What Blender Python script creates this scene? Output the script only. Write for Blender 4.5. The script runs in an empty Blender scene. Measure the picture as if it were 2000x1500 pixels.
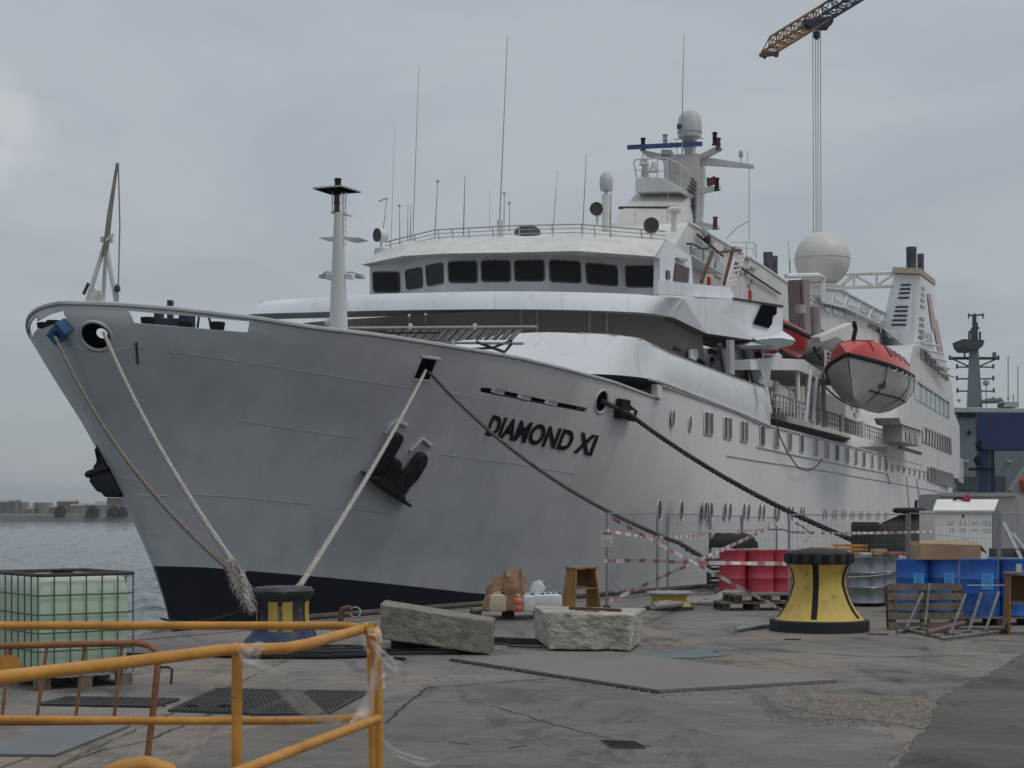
import bpy, bmesh, math, random
from mathutils import Vector, Matrix, Euler, noise
from mathutils.bvhtree import BVHTree
random.seed(7)
sc = bpy.context.scene
COL = sc.collection
# ------------------------------------------------------------------ camera
F, EYE, HOR = 3200.0, 1.75, 1000.0        # focal length in photo pixels, eye height, horizon row
cam = bpy.data.cameras.new('camera'); co = bpy.data.objects.new('camera', cam); COL.objects.link(co)
co.location = (0, 0, EYE); co.rotation_euler = (math.radians(90), 0, 0)
cam.sensor_width = 36; cam.lens = 36*F/2000; cam.shift_y = (HOR-750)/2000
cam.clip_start = .1; cam.clip_end = 9000
sc.camera = co
# ------------------------------------------------------------------ sky, sun, exposure
SUN_EL, SUN_AZ = math.radians(58), math.radians(118)     # azimuth clockwise from +Y
w = bpy.data.worlds.new('World'); sc.world = w; w.use_nodes = True
nt = w.node_tree; N = nt.nodes; L = nt.links; N.clear()
def wn(t, **k):
    n = N.new(t)
    for a, b in k.items(): setattr(n, a, b)
    return n
out = wn('ShaderNodeOutputWorld'); bg = wn('ShaderNodeBackground'); bg.inputs[1].default_value = .1
sky = wn('ShaderNodeTexSky', sky_type='NISHITA', sun_disc=False, sun_elevation=SUN_EL, sun_rotation=SUN_AZ)
tc = wn('ShaderNodeTexCoord'); sx = wn('ShaderNodeSeparateXYZ'); L.new(tc.outputs['Generated'], sx.inputs[0])
def mth(op, a, b=None, clamp=False):
    n = wn('ShaderNodeMath', operation=op, use_clamp=clamp)
    for i, q in enumerate((a, b)):
        if q is None: continue
        if isinstance(q, (int, float)): n.inputs[i].default_value = q
        else: L.new(q, n.inputs[i])
    return n.outputs[0]
zc = mth('MAXIMUM', sx.outputs[2], 0.0); zd = mth('ADD', zc, .22)
cx = wn('ShaderNodeCombineXYZ'); L.new(mth('DIVIDE', sx.outputs[0], zd), cx.inputs[0]); L.new(mth('DIVIDE', sx.outputs[1], zd), cx.inputs[1])
n1 = wn('ShaderNodeTexNoise'); n1.inputs['Scale'].default_value = 1.3; n1.inputs['Detail'].default_value = 7; n1.inputs['Roughness'].default_value = .55; n1.inputs['Distortion'].default_value = .5
L.new(cx.outputs[0], n1.inputs['Vector'])
rmp = wn('ShaderNodeValToRGB'); L.new(n1.outputs[0], rmp.inputs[0])
e = rmp.color_ramp.elements; e[0].position = .3; e[0].color = (3.45, 3.78, 4.08, 1); e[1].position = .70; e[1].color = (4.65, 4.92, 5.15, 1)
grad = mth('ADD', mth('MULTIPLY', zc, .75), .93)          # overcast sky: the zenith is brighter than the horizon
vm = wn('ShaderNodeVectorMath', operation='SCALE'); L.new(rmp.outputs[0], vm.inputs[0]); L.new(grad, vm.inputs['Scale'])
# the white cumulus head peeping in at the left
cd = Vector((-.318, 1, .234)).normalized(); dp = wn('ShaderNodeVectorMath', operation='DOT_PRODUCT'); nv = wn('ShaderNodeVectorMath', operation='NORMALIZE'); L.new(tc.outputs['Generated'], nv.inputs[0]); L.new(nv.outputs[0], dp.inputs[0]); dp.inputs[1].default_value = cd
n2 = wn('ShaderNodeTexNoise'); n2.inputs['Scale'].default_value = 48; n2.inputs['Detail'].default_value = 8; n2.inputs['Distortion'].default_value = .4; L.new(nv.outputs[0], n2.inputs['Vector'])
mk = wn('ShaderNodeMapRange', interpolation_type='SMOOTHSTEP'); mk.inputs['From Min'].default_value = math.cos(math.radians(2.9)); mk.inputs['From Max'].default_value = math.cos(math.radians(.4)); L.new(dp.outputs['Value'], mk.inputs[0])
puff = mth('MULTIPLY', mth('MULTIPLY', mth('SUBTRACT', mth('ADD', mk.outputs[0], mth('MULTIPLY', n2.outputs[0], 2.6)), 1.55, True), 1.1), mk.outputs[0], True)
cl = wn('ShaderNodeMixRGB'); L.new(puff, cl.inputs[0]); L.new(vm.outputs[0], cl.inputs[1]); cl.inputs[2].default_value = (5.5, 5.75, 5.9, 1)
mix = wn('ShaderNodeMixRGB'); mix.inputs[0].default_value = .9; L.new(sky.outputs[0], mix.inputs[1]); L.new(cl.outputs[0], mix.inputs[2])
L.new(mix.outputs[0], bg.inputs[0]); L.new(bg.outputs[0], out.inputs[0])
sl = bpy.data.lights.new('sun', 'SUN'); sl.energy = .9; sl.angle = math.radians(16); sl.color = (1, .96, .9)
so = bpy.data.objects.new('sun', sl); COL.objects.link(so); so.location = (20, -10, 60)
sdir = Vector((math.sin(SUN_AZ)*math.cos(SUN_EL), math.cos(SUN_AZ)*math.cos(SUN_EL), math.sin(SUN_EL)))
so.rotation_euler = sdir.to_track_quat('Z', 'Y').to_euler()
sc.view_settings.view_transform = 'Standard'; sc.view_settings.look = 'None'; sc.view_settings.gamma = 1
sc.cycles.max_bounces = 6; sc.cycles.diffuse_bounces = 3; sc.cycles.glossy_bounces = 3; sc.cycles.transmission_bounces = 4; sc.cycles.volume_bounces = 0
sc.view_settings.exposure = 0; sc.view_settings.use_curve_mapping = False
# ------------------------------------------------------------------ placing: photo pixel -> point in the place
def R(x, y, Y): return Vector(((x-1000)/F*Y, Y, EYE+(HOR-y)/F*Y))          # at distance Y
def G(x, y, z=0.): return R(x, y, (EYE-z)*F/(y-HOR))                        # on a level of height z
TA = 1192/3200; D = Vector((TA, 1, 0)).normalized(); P = Vector((D.y, -D.x, 0))
YB = 36.4; P0 = Vector(((121-1000)/F*YB, YB, 0))
def S(s, t, z): return P0+D*s+P*t+Vector((0, 0, z-.005*s))                  # ship: along, to port, up
def Sinv(p): q = p-P0; s = q.dot(D); return s, q.dot(P), p.z+.005*s
def A(x, y, s):                                                             # on the ship's frame s
    k = (x-1000)/F; return R(x, y, (s+P0.dot(D))/(k*D.x+D.y))
def B(x, y, t):                                                             # on the ship's lengthwise plane t
    k = (x-1000)/F; return R(x, y, (t+P0.dot(P))/(k*P.x+P.y))
def plane_hit(x, y, a, b):                                                  # on the upright plane through a and b
    n = Vector((-(b-a).y, (b-a).x, 0)); k = (x-1000)/F
    return R(x, y, a.dot(n)/(k*n.x+n.y))
def px(p): return 1000+F*p.x/p.y, HOR-F*(p.z-EYE)/p.y
def lerp(a, b, t): return a+(b-a)*t
def interp(tab, x):
    if x <= tab[0][0]: return tab[0][1]
    for (a, b), (c, d) in zip(tab, tab[1:]):
        if x <= c: return b+(d-b)*(x-a)/(c-a) if c > a else d
    return tab[-1][1]
# ------------------------------------------------------------------ materials
MATS = {}
def M(name, col, rough=.55, metal=0., var=.12, scale=2., bump=0., bscale=30., col2=None, streak=0., spec=.5, alpha=1., emit=None, thr=None, detail=5, chips=None, runs=None):
    if name in MATS: return MATS[name]
    m = bpy.data.materials.new(name); m.use_nodes = True; t = m.node_tree; b = t.nodes['Principled BSDF']
    b.inputs['Roughness'].default_value = rough; b.inputs['Metallic'].default_value = metal
    b.inputs['Specular IOR Level'].default_value = spec
    if alpha < 1: b.inputs['Alpha'].default_value = alpha
    geo = t.nodes.new('ShaderNodeNewGeometry'); mp = t.nodes.new('ShaderNodeMapping'); t.links.new(geo.outputs['Position'], mp.inputs[0])
    if streak: mp.inputs['Scale'].default_value = (1, 1, streak)
    nz = t.nodes.new('ShaderNodeTexNoise'); nz.inputs['Scale'].default_value = scale; nz.inputs['Detail'].default_value = detail; nz.inputs['Roughness'].default_value = .62
    t.links.new(mp.outputs[0], nz.inputs['Vector'])
    rp = t.nodes.new('ShaderNodeValToRGB'); t.links.new(nz.outputs[0], rp.inputs[0])
    c2 = col2 if col2 else tuple(c*(1-2*var) for c in col); lo, hi = thr if thr else (.3, .68)
    rp.color_ramp.elements[0].position = lo; rp.color_ramp.elements[0].color = (*c2, 1)
    rp.color_ramp.elements[1].position = hi; rp.color_ramp.elements[1].color = (*col, 1)
    colo = rp.outputs[0]
    if chips:                                             # worn spots: colour, scale, threshold
        n3 = t.nodes.new('ShaderNodeTexNoise'); n3.inputs['Scale'].default_value = chips[1]; n3.inputs['Detail'].default_value = 7; n3.inputs['Roughness'].default_value = .7
        t.links.new(geo.outputs['Position'], n3.inputs['Vector'])
        r3 = t.nodes.new('ShaderNodeMapRange'); r3.inputs['From Min'].default_value = chips[2]; r3.inputs['From Max'].default_value = chips[2]+.035; t.links.new(n3.outputs[0], r3.inputs[0])
        mx = t.nodes.new('ShaderNodeMixRGB'); mx.inputs[2].default_value = (*chips[0], 1); t.links.new(r3.outputs[0], mx.inputs[0]); t.links.new(colo, mx.inputs[1]); colo = mx.outputs[0]
    if runs:                                              # stains that have run down: colour, scale, threshold, strength
        m4 = t.nodes.new('ShaderNodeMapping'); m4.inputs['Scale'].default_value = (1, 1, .06); t.links.new(geo.outputs['Position'], m4.inputs[0])
        n4 = t.nodes.new('ShaderNodeTexNoise'); n4.inputs['Scale'].default_value = runs[1]; n4.inputs['Detail'].default_value = 4; t.links.new(m4.outputs[0], n4.inputs['Vector'])
        r4 = t.nodes.new('ShaderNodeMapRange'); r4.inputs['From Min'].default_value = runs[2]; r4.inputs['From Max'].default_value = runs[2]+.1; r4.inputs['To Max'].default_value = runs[3]; t.links.new(n4.outputs[0], r4.inputs[0])
        m5 = t.nodes.new('ShaderNodeMixRGB'); m5.inputs[2].default_value = (*runs[0], 1); t.links.new(r4.outputs[0], m5.inputs[0]); t.links.new(colo, m5.inputs[1]); colo = m5.outputs[0]
    t.links.new(colo, b.inputs['Base Color'])
    rm = t.nodes.new('ShaderNodeMapRange'); rm.inputs['To Min'].default_value = max(0, rough-.12); rm.inputs['To Max'].default_value = min(1, rough+.12)
    t.links.new(nz.outputs[0], rm.inputs[0]); t.links.new(rm.outputs[0], b.inputs['Roughness'])
    if bump:
        n2 = t.nodes.new('ShaderNodeTexNoise'); n2.inputs['Scale'].default_value = bscale; n2.inputs['Detail'].default_value = 6
        t.links.new(geo.outputs['Position'], n2.inputs['Vector'])
        bp = t.nodes.new('ShaderNodeBump'); bp.inputs['Strength'].default_value = bump; bp.inputs['Distance'].default_value = .02
        t.links.new(n2.outputs[0], bp.inputs['Height']); t.links.new(bp.outputs[0], b.inputs['Normal'])
    if emit: b.inputs['Emission Color'].default_value = (*emit, 1); b.inputs['Emission Strength'].default_value = 1
    MATS[name] = m; return m
def stripes_mat(name, ca, cb, freq): pass
white = M('ship_white_paint', (.74, .76, .79), .6, var=.05, scale=.7, streak=.25, runs=((.50, .47, .42), 3.0, .60, .4))
white2 = M('ship_white_aged', (.66, .66, .64), .5, var=.1, scale=1.2, streak=.2, chips=((.42, .36, .29), 1.7, .69), runs=((.44, .38, .30), 2.6, .60, .5))
cream = M('deckhouse_paint', (.60, .58, .54), .55, var=.1, scale=1., runs=((.36, .30, .22), 2.6, .58, .6))
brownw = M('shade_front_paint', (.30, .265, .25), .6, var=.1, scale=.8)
greyp = M('ship_grey_paint', (.40, .41, .42), .5, var=.08)
black = M('black_paint', (.010, .011, .015), .6, var=.2, scale=5, spec=.2)
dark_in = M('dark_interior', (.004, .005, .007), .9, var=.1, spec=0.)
blackm = M('black_rubber', (.018, .018, .02), .75, var=.25, scale=4, bump=.3, bscale=25)
glass = M('dark_window_glass', (.004, .006, .010), .08, var=.1, spec=.14)
glassg = M('greenish_glass', (.30, .40, .42), .15, var=.08, spec=.7)
frameg = M('grey_window_frame', (.34, .35, .36), .5)
steel = M('galvanised_steel', (.36, .37, .38), .45, metal=.6, var=.12, scale=6)
dsteel = M('dark_steel', (.06, .06, .065), .6, metal=.3, var=.2, scale=4)
redpaint = M('lifeboat_red', (.58, .045, .033), .33, var=.12, scale=1.5)
boatwhite = M('lifeboat_white', (.70, .69, .66), .45, var=.1, scale=1.3, streak=.3)
rustm = M('rust', (.16, .075, .05), .85, var=.25, scale=6, bump=.3)
bluew = M('winch_blue', (.014, .024, .05), .5, var=.2)
# ------------------------------------------------------------------ mesh builder
class MB:
    def __init__(s): s.v = []; s.f = []; s.m = []; s.cur = 0
    def add(s, vs, fs):
        o = len(s.v); s.v += [Vector(q) for q in vs]; s.f += [[i+o for i in f] for f in fs]; s.m += [s.cur]*len(fs); return s
    def obox(s, o, a, b, c):
        o, a, b, c = (Vector(q) for q in (o, a, b, c))
        return s.add([o, o+a, o+a+b, o+b, o+c, o+a+c, o+a+b+c, o+b+c], [(0, 3, 2, 1), (4, 5, 6, 7), (0, 1, 5, 4), (1, 2, 6, 5), (2, 3, 7, 6), (3, 0, 4, 7)])
    def box(s, c, d, rz=0., rot=None):
        c = Vector(c); r = rot if rot else Euler((0, 0, rz)).to_matrix(); a, b, e = (r @ Vector(q) for q in ((d[0], 0, 0), (0, d[1], 0), (0, 0, d[2])))
        return s.obox(c-(a+b+e)/2, a, b, e)
    def bar(s, p, q, w, h=None, up=(0, 0, 1)):
        p, q = Vector(p), Vector(q); h = h or w; t = (q-p).normalized(); u = Vector(up)
        if abs(t.dot(u)) > .95: u = Vector((1, 0, 0))
        x = t.cross(u).normalized(); y = x.cross(t)
        return s.obox(p-x*w/2-y*h/2, x*w, y*h, q-p)
    def tube(s, pts, r, n=6, cap=True):
        pts = [Vector(p) for p in pts]; k = len(pts); rs = r if isinstance(r, (list, tuple)) else [r]*k
        t = (pts[1]-pts[0]).normalized(); u = Vector((0, 0, 1)) if abs(t.z) < .9 else Vector((1, 0, 0))
        u = (u-t*u.dot(t)).normalized(); vs = []
        for i, p in enumerate(pts):
            t2 = (pts[min(i+1, k-1)]-pts[max(i-1, 0)])
            if t2.length < 1e-9: t2 = t
            t2.normalize(); u = u-t2*u.dot(t2)
            if u.length < 1e-6: u = t2.orthogonal()
            u.normalize(); v = t2.cross(u); t = t2
            vs += [p+(u*math.cos(a)+v*math.sin(a))*rs[i] for a in (2*math.pi*j/n for j in range(n))]
        fs = [(i*n+j, i*n+(j+1) % n, (i+1)*n+(j+1) % n, (i+1)*n+j) for i in range(k-1) for j in range(n)]
        if cap: fs += [tuple(range(n-1, -1, -1)), tuple(range((k-1)*n, k*n))]
        return s.add(vs, fs)
    def lathe(s, prof, c=(0, 0, 0), n=24, cap=True, a0=0., a1=2*math.pi, sx=1, sy=1):
        c = Vector(c); full = abs(a1-a0-2*math.pi) < 1e-6; m = n if full else n+1; vs = []; k = len(prof)
        for r, z in prof: vs += [c+Vector((r*sx*math.cos(a0+(a1-a0)*j/n), r*sy*math.sin(a0+(a1-a0)*j/n), z)) for j in range(m)]
        fs = [(i*m+j, i*m+(j+1) % m, (i+1)*m+(j+1) % m, (i+1)*m+j) for i in range(k-1) for j in range(n)]
        if cap and full:
            if prof[0][0] > 1e-6: fs.append(tuple(range(m-1, -1, -1)))
            if prof[-1][0] > 1e-6: fs.append(tuple(range((k-1)*m, k*m)))
        return s.add(vs, fs)
    def prism(s, pts, vec):
        pts = [Vector(p) for p in pts]; vec = Vector(vec); k = len(pts)
        return s.add(pts+[p+vec for p in pts], [tuple(range(k)), tuple(range(2*k-1, k-1, -1))]+[(i, i+k, (i+1) % k+k, (i+1) % k) for i in range(k)])
    def loft(s, rows, closed=False, caps=False):
        k = len(rows[0]); vs = [q for r in rows for q in r]; m = k if closed else k-1
        fs = [(i*k+j, i*k+(j+1) % k, (i+1)*k+(j+1) % k, (i+1)*k+j) for i in range(len(rows)-1) for j in range(m)]
        if caps: fs += [tuple(range(k-1, -1, -1)), tuple(range((len(rows)-1)*k, len(rows)*k))]
        return s.add(vs, fs)
    def slab(s, row_a, row_b, vec):                       # ruled wall between two polylines, thickened by vec
        vec = Vector(vec); return s.loft([row_a, row_b, [Vector(q)+vec for q in row_b], [Vector(q)+vec for q in row_a], row_a], False)
    def build(s, name, mat, parent=None, smooth=False, bevel=0., kind=None, weld=False):
        og = ORG.get(parent.name, Vector()) if parent else Vector()
        me = bpy.data.meshes.new(name); me.from_pydata([v-og for v in s.v], [], s.f)
        for q in (mat if isinstance(mat, (list, tuple)) else [mat]): me.materials.append(q)
        for p, i in zip(me.polygons, s.m): p.material_index = i
        b = bmesh.new(); b.from_mesh(me)
        if weld or bevel: bmesh.ops.remove_doubles(b, verts=b.verts, dist=1e-5)
        bmesh.ops.recalc_face_normals(b, faces=b.faces)
        if bevel: bmesh.ops.bevel(b, geom=[e for e in b.edges if len(e.link_faces) == 2 and e.calc_face_angle(0) > .4], offset=bevel, segments=2, affect='EDGES', profile=.6)
        if smooth:
            for f in b.faces: f.smooth = True
            for e in b.edges:
                if len(e.link_faces) == 2 and e.calc_face_angle(0) > .7: e.smooth = False
        b.to_mesh(me); b.free()
        o = bpy.data.objects.new(name, me); COL.objects.link(o)
        if parent: o.parent = parent
        ORG[o.name] = og.copy()
        if kind: o['kind'] = kind
        return o
ORG = {}
def tag(o, label=None, cat=None, group=None, kind=None):
    for k, q in (('label', label), ('category', cat), ('group', group), ('kind', kind)):
        if q: o[k] = q
    return o
def T(name, label, cat, loc=(0, 0, 0), rz=0., group=None, local=False, rot=None):
    o = bpy.data.objects.new(name, None); COL.objects.link(o); o.location = loc; o.rotation_euler = rot if rot else (0, 0, rz); o.empty_display_size = .2
    ORG[o.name] = Vector() if local else Vector(loc)
    return tag(o, label, cat, group)
def copy_tree(o, parent=None):
    c = o.copy(); COL.objects.link(c); c.parent = parent
    for ch in o.children: copy_tree(ch, c)
    return c
def copy_thing(o, loc, rz, label, group=None):
    c = copy_tree(o); c.location = loc; c.rotation_euler = (0, 0, rz); return tag(c, label, None, group)
def one(mb, name, mat, label, cat, group=None, **k):      # a thing that is one mesh
    return tag(mb.build(name, mat, **k), label, cat, group)
def sag(p, q, d, n=24):
    p, q = Vector(p), Vector(q); return [p.lerp(q, i/n)-Vector((0, 0, d*4*(i/n)*(1-i/n))) for i in range(n+1)]
def curve_pts(ps, n=10):
    o = []
    for i in range(len(ps)-1):
        a, b_, c2, d = ps[max(0, i-1)], ps[i], ps[i+1], ps[min(len(ps)-1, i+2)]
        for j in range(n): u = j/n; o.append(.5*((2*b_)+(c2-a)*u+(2*a-5*b_+4*c2-d)*u*u+(3*b_-a-3*c2+d)*u**3))
    return o+[ps[-1]]
def rope_mb(pts, r, pitch=None, n=5):                     # three strands laid round each other
    mb = MB(); pitch = pitch or r*7; pts = [Vector(p) for p in pts]; cum = [0.]
    for a, b in zip(pts, pts[1:]): cum.append(cum[-1]+(b-a).length)
    m = max(8, int(cum[-1]/(pitch/7))); path = []
    j = 0
    for i in range(m+1):
        d = cum[-1]*i/m
        while j < len(cum)-2 and cum[j+1] < d: j += 1
        path.append(pts[j].lerp(pts[j+1], (d-cum[j])/max(1e-9, cum[j+1]-cum[j])))
    for k in range(3):
        q = []
        for i, p in enumerate(path):
            t = (path[min(i+1, m)]-path[max(i-1, 0)]).normalized(); u = Vector((0, 0, 1)) if abs(t.z) < .9 else Vector((0, 1, 0))
            x = t.cross(u).normalized(); y = x.cross(t); a = 2*math.pi*(k/3+cum[-1]*i/m/pitch)
            q.append(p+(x*math.cos(a)+y*math.sin(a))*r*.5)
        mb.tube(q, r*.56, n)
    return mb
# ================================================================== the setting
WATER = -2.2
def ground_mat(name='quay_concrete', k=1.05, sandy=.45):
    m = bpy.data.materials.new(name); m.use_nodes = True; t = m.node_tree; b = t.nodes['Principled BSDF']; nn = t.nodes.new; ln = t.links.new
    geo = nn('ShaderNodeNewGeometry'); pos = geo.outputs['Position']
    def nz(scale, detail=5, rough=.6, dist=0., stretch=None):
        v = pos
        if stretch: mp = nn('ShaderNodeMapping'); mp.inputs['Scale'].default_value = stretch; mp.inputs['Rotation'].default_value = (0, 0, .6); ln(pos, mp.inputs[0]); v = mp.outputs[0]
        n = nn('ShaderNodeTexNoise'); n.inputs['Scale'].default_value = scale; n.inputs['Detail'].default_value = detail; n.inputs['Roughness'].default_value = rough; n.inputs['Distortion'].default_value = dist
        ln(v, n.inputs['Vector']); return n.outputs[0]
    def ramp(f, stops):
        r = nn('ShaderNodeValToRGB'); ln(f, r.inputs[0]); e = r.color_ramp.elements
        while len(e) < len(stops): e.new(.5)
        for q, (p, c) in zip(e, stops): q.position = p; q.color = (*c, 1)
        return r.outputs[0]
    def mixc(f, a, c, mode='MIX'):
        x = nn('ShaderNodeMixRGB'); x.blend_type = mode
        for i, q in enumerate((f, a, c)):
            if isinstance(q, (int, float)): x.inputs[i].default_value = q
            elif isinstance(q, tuple): x.inputs[i].default_value = (*q, 1)
            else: ln(q, x.inputs[i])
        return x.outputs[0]
    base = ramp(nz(.22, 6, .65, .6), [(.3, (.115*k, .107*k, .100*k)), (.5, (.165*k, .155*k, .145*k)), (.7, (.225*k, .207*k, .188*k))])
    sand = ramp(nz(.35, 5, .6, 1., (1, .45, 1)), [(.46, (0, 0, 0)), (.62, (1, 1, 1))])
    c = mixc(mixc(sandy, (0, 0, 0), sand), base, (.29, .225, .17))
    stain = ramp(nz(1.1, 6, .7, 1.2, (1, .4, 1)), [(.32, (.38, .38, .39)), (.48, (1, 1, 1))])
    c = mixc(.9, c, stain, 'MULTIPLY')
    oil = ramp(nz(.45, 7, .72, 2.0), [(.30, (.45, .45, .46)), (.40, (1, 1, 1))])
    c = mixc(.8, c, oil, 'MULTIPLY')
    scuff = ramp(nz(2.2, 8, .78, .8, (.55, 1.3, 1)), [(.34, (.62, .62, .62)), (.5, (1, 1, 1)), (.66, (1.28, 1.25, 1.2))])
    c = mixc(.7, c, scuff, 'MULTIPLY')
    drips = ramp(nz(5.5, 4, .6, .3), [(.68, (0, 0, 0)), (.73, (1, 1, 1))])
    c = mixc(mixc(.5, (0, 0, 0), drips), c, (.06, .058, .055))
    specks = ramp(nz(38, 3, .7), [(.3, (.72, .72, .72)), (.5, (1, 1, 1)), (.72, (1.22, 1.2, 1.18))])
    c = mixc(.7, c, specks, 'MULTIPLY')
    chips = ramp(nz(9, 2, .5), [(.74, (0, 0, 0)), (.77, (1, 1, 1))])
    c = mixc(mixc(.35, (0, 0, 0), chips), c, (.36, .35, .33))
    ln(c, b.inputs['Base Color'])
    rr = nn('ShaderNodeMapRange'); rr.inputs['To Min'].default_value = .62; rr.inputs['To Max'].default_value = .95; ln(nz(1.4, 4), rr.inputs[0]); ln(rr.outputs[0], b.inputs['Roughness'])
    b.inputs['Specular IOR Level'].default_value = .3
    bp = nn('ShaderNodeBump'); bp.inputs['Strength'].default_value = .55; bp.inputs['Distance'].default_value = .03; ln(nz(14, 8, .7), bp.inputs['Height'])
    bp2 = nn('ShaderNodeBump'); bp2.inputs['Strength'].default_value = .5; bp2.inputs['Distance'].default_value = .12; ln(nz(1.2, 4), bp2.inputs['Height']); ln(bp.outputs[0], bp2.inputs['Normal']); ln(bp2.outputs[0], b.inputs['Normal'])
    return m
concrete = ground_mat()
ED = Vector((.554, .832, 0)).normalized(); EP = Vector((-5.1, 23.3, 0)); EB = Vector((4.9, 38.3, 0)); ED2 = Vector((.40, .917, 0))
E0, E2 = EP-ED*45, EB+ED2*160
mb = MB(); top = [E0, EB, E2, Vector((260, E2.y, 0)), Vector((260, E0.y, 0))]
mb.add(top, [(0, 1, 2, 3, 4)])
quay = tag(mb.build('quay_ground', concrete), kind='structure')
stone = M('quay_wall_stone', (.17, .16, .145), .9, var=.25, scale=1.5, bump=.6, bscale=8)
mb = MB(); dn = Vector((0, 0, -4.5))
for a, b in ((E0, EB), (EB, E2)): mb.add([a-Vector((0, 0, .004)), b-Vector((0, 0, .004)), b+dn, a+dn], [(0, 1, 2, 3)])
tag(mb.build('quay_wall', stone), kind='structure')
# coping stones along the quay's edge
cop = M('coping_stone', (.20, .185, .165), .85, var=.22, scale=2.2, bump=.5, bscale=18)
nE = Vector((-ED.y, ED.x, 0))
for i in range(-5, 21):
    p = EP+ED*(i*1.5); mb = MB(); q = random.uniform(-.006, .006)
    if (p+ED*1.5-EB).dot(ED) > 0: break
    mb.obox(p+ED*.02+nE*.03+Vector((0, 0, -.25)), ED*1.46, -nE*.62, Vector((0, 0, .275+q)))
    mb.build('coping_stone', cop, quay, bevel=.015)
# water
wm = bpy.data.materials.new('harbour_water'); wm.use_nodes = True; t = wm.node_tree; b = t.nodes['Principled BSDF']
b.inputs['Base Color'].default_value = (.05, .065, .075, 1); b.inputs['Roughness'].default_value = .06; b.inputs['IOR'].default_value = 1.33
g = t.nodes.new('ShaderNodeNewGeometry'); prev = None
for scl, st, ds, sy in ((.9, .8, .4, .9), (4., .8, .10, 1.)):
    mp = t.nodes.new('ShaderNodeMapping'); mp.inputs['Scale'].default_value = (1, sy*.55, 1); mp.inputs['Rotation'].default_value = (0, 0, .35); t.links.new(g.outputs['Position'], mp.inputs[0])
    nz = t.nodes.new('ShaderNodeTexNoise'); nz.inputs['Scale'].default_value = scl; nz.inputs['Detail'].default_value = 5; nz.inputs['Distortion'].default_value = .6
    t.links.new(mp.outputs[0], nz.inputs['Vector']); bp = t.nodes.new('ShaderNodeBump'); bp.inputs['Strength'].default_value = st; bp.inputs['Distance'].default_value = ds
    t.links.new(nz.outputs[0], bp.inputs['Height'])
    if prev: t.links.new(prev.outputs[0], bp.inputs['Normal'])
    prev = bp
t.links.new(prev.outputs[0], b.inputs['Normal'])
def wave(x, y):
    q = Vector((x*.8+y*.35, y*.8-x*.35, 0)); f = min(1, max(0, (y-8)/12))
    return 1.6*f*(.10*noise.noise(q*.33)+.11*noise.noise(Vector((q.x*.75, q.y*1.5, 4)))+.06*noise.noise(Vector((q.x*1.9, q.y*3.4, 9))))
mb = MB(); ys = [10.]
while ys[-1] < 640: ys.append(ys[-1]*1.0085+.02)
rows = []
for y in ys: wd = .36*y+12; rows.append([Vector((-wd+wd*1.15*j/190, y, WATER+wave(-wd+wd*1.15*j/190, y)*min(1, 260/y))) for j in range(191)])
mb.loft(rows); tag(mb.build('water', wm, smooth=True), kind='structure')
mb = MB(); mb.add([(-3500, -150, WATER-.22), (3500, -150, WATER-.22), (3500, 6000, WATER-.22), (-3500, 6000, WATER-.22)], [(0, 1, 2, 3)])
tag(mb.build('water', wm), kind='structure')
# asphalt on the right with a ragged edge, a sheet above the concrete
asph = ground_mat('asphalt', .60, .03)
edge = [(1745, 1500), (1775, 1470), (1788, 1440), (1815, 1425), (1822, 1398), (1835, 1370), (1870, 1345), (1925, 1322), (1960, 1300), (1985, 1285), (2030, 1262), (2100, 1240), (2300, 1205), (2700, 1170)]
row = [G(1725, 1560), G(1600, 1800)]; pts = [G(x, y) for x, y in edge]; fine = []
for a, b in zip(pts, pts[1:]):
    for i in range(6):
        q = a.lerp(b, i/6); fine.append(q+Vector((random.uniform(-.02, .02), random.uniform(-.02, .02), 0)))
poly = row[::-1]+fine+[pts[-1], Vector((60, pts[-1].y, 0)), Vector((60, 3, 0))]
mb = MB(); k = len(poly); mb.add([p+Vector((0, 0, .012)) for p in poly]+[p-Vector((0, 0, .01)) for p in poly], [tuple(range(k))]+[(i, (i+1) % k, (i+1) % k+k, i+k) for i in range(k)])
tag(mb.build('asphalt_road', asph), kind='structure')
# broken concrete strewn with gravel beside the asphalt
def patch(name, pxs, mat, lift, jit=.04, sub=5):
    ps = [G(x, y) for x, y in pxs]; f2 = []
    for a, b in zip(ps, ps[1:]+ps[:1]):
        for i in range(sub): f2.append(a.lerp(b, i/sub)+Vector((random.uniform(-jit, jit), random.uniform(-jit, jit), lift)))
    m_ = MB(); m_.add(f2, [tuple(range(len(f2)))]); return m_.build(name, mat, quay)
rubble = M('rubble_ground', (.24, .20, .165), .95, var=.3, scale=7, bump=1., bscale=30)
patch('rubble_patch', [(1560, 1362), (1650, 1356), (1760, 1360), (1838, 1362), (1818, 1398), (1808, 1424), (1700, 1408), (1590, 1392), (1530, 1378)], rubble, .004)
patch('dark_patch', [(720, 1372), (835, 1343), (1130, 1328), (1270, 1360), (1420, 1400), (1700, 1425), (1780, 1450), (1740, 1500), (1500, 1560), (300, 1560), (420, 1440)], ground_mat('newer_concrete', .88, .12), .004, .05)
blue_s = M('blue_stain', (.15, .19, .215), .85, var=.2, scale=3., bump=.4)
patch('blue_stain', [(1268, 1276), (1330, 1268), (1395, 1270), (1420, 1280), (1370, 1287), (1290, 1288)], blue_s, .008, .12)
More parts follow.
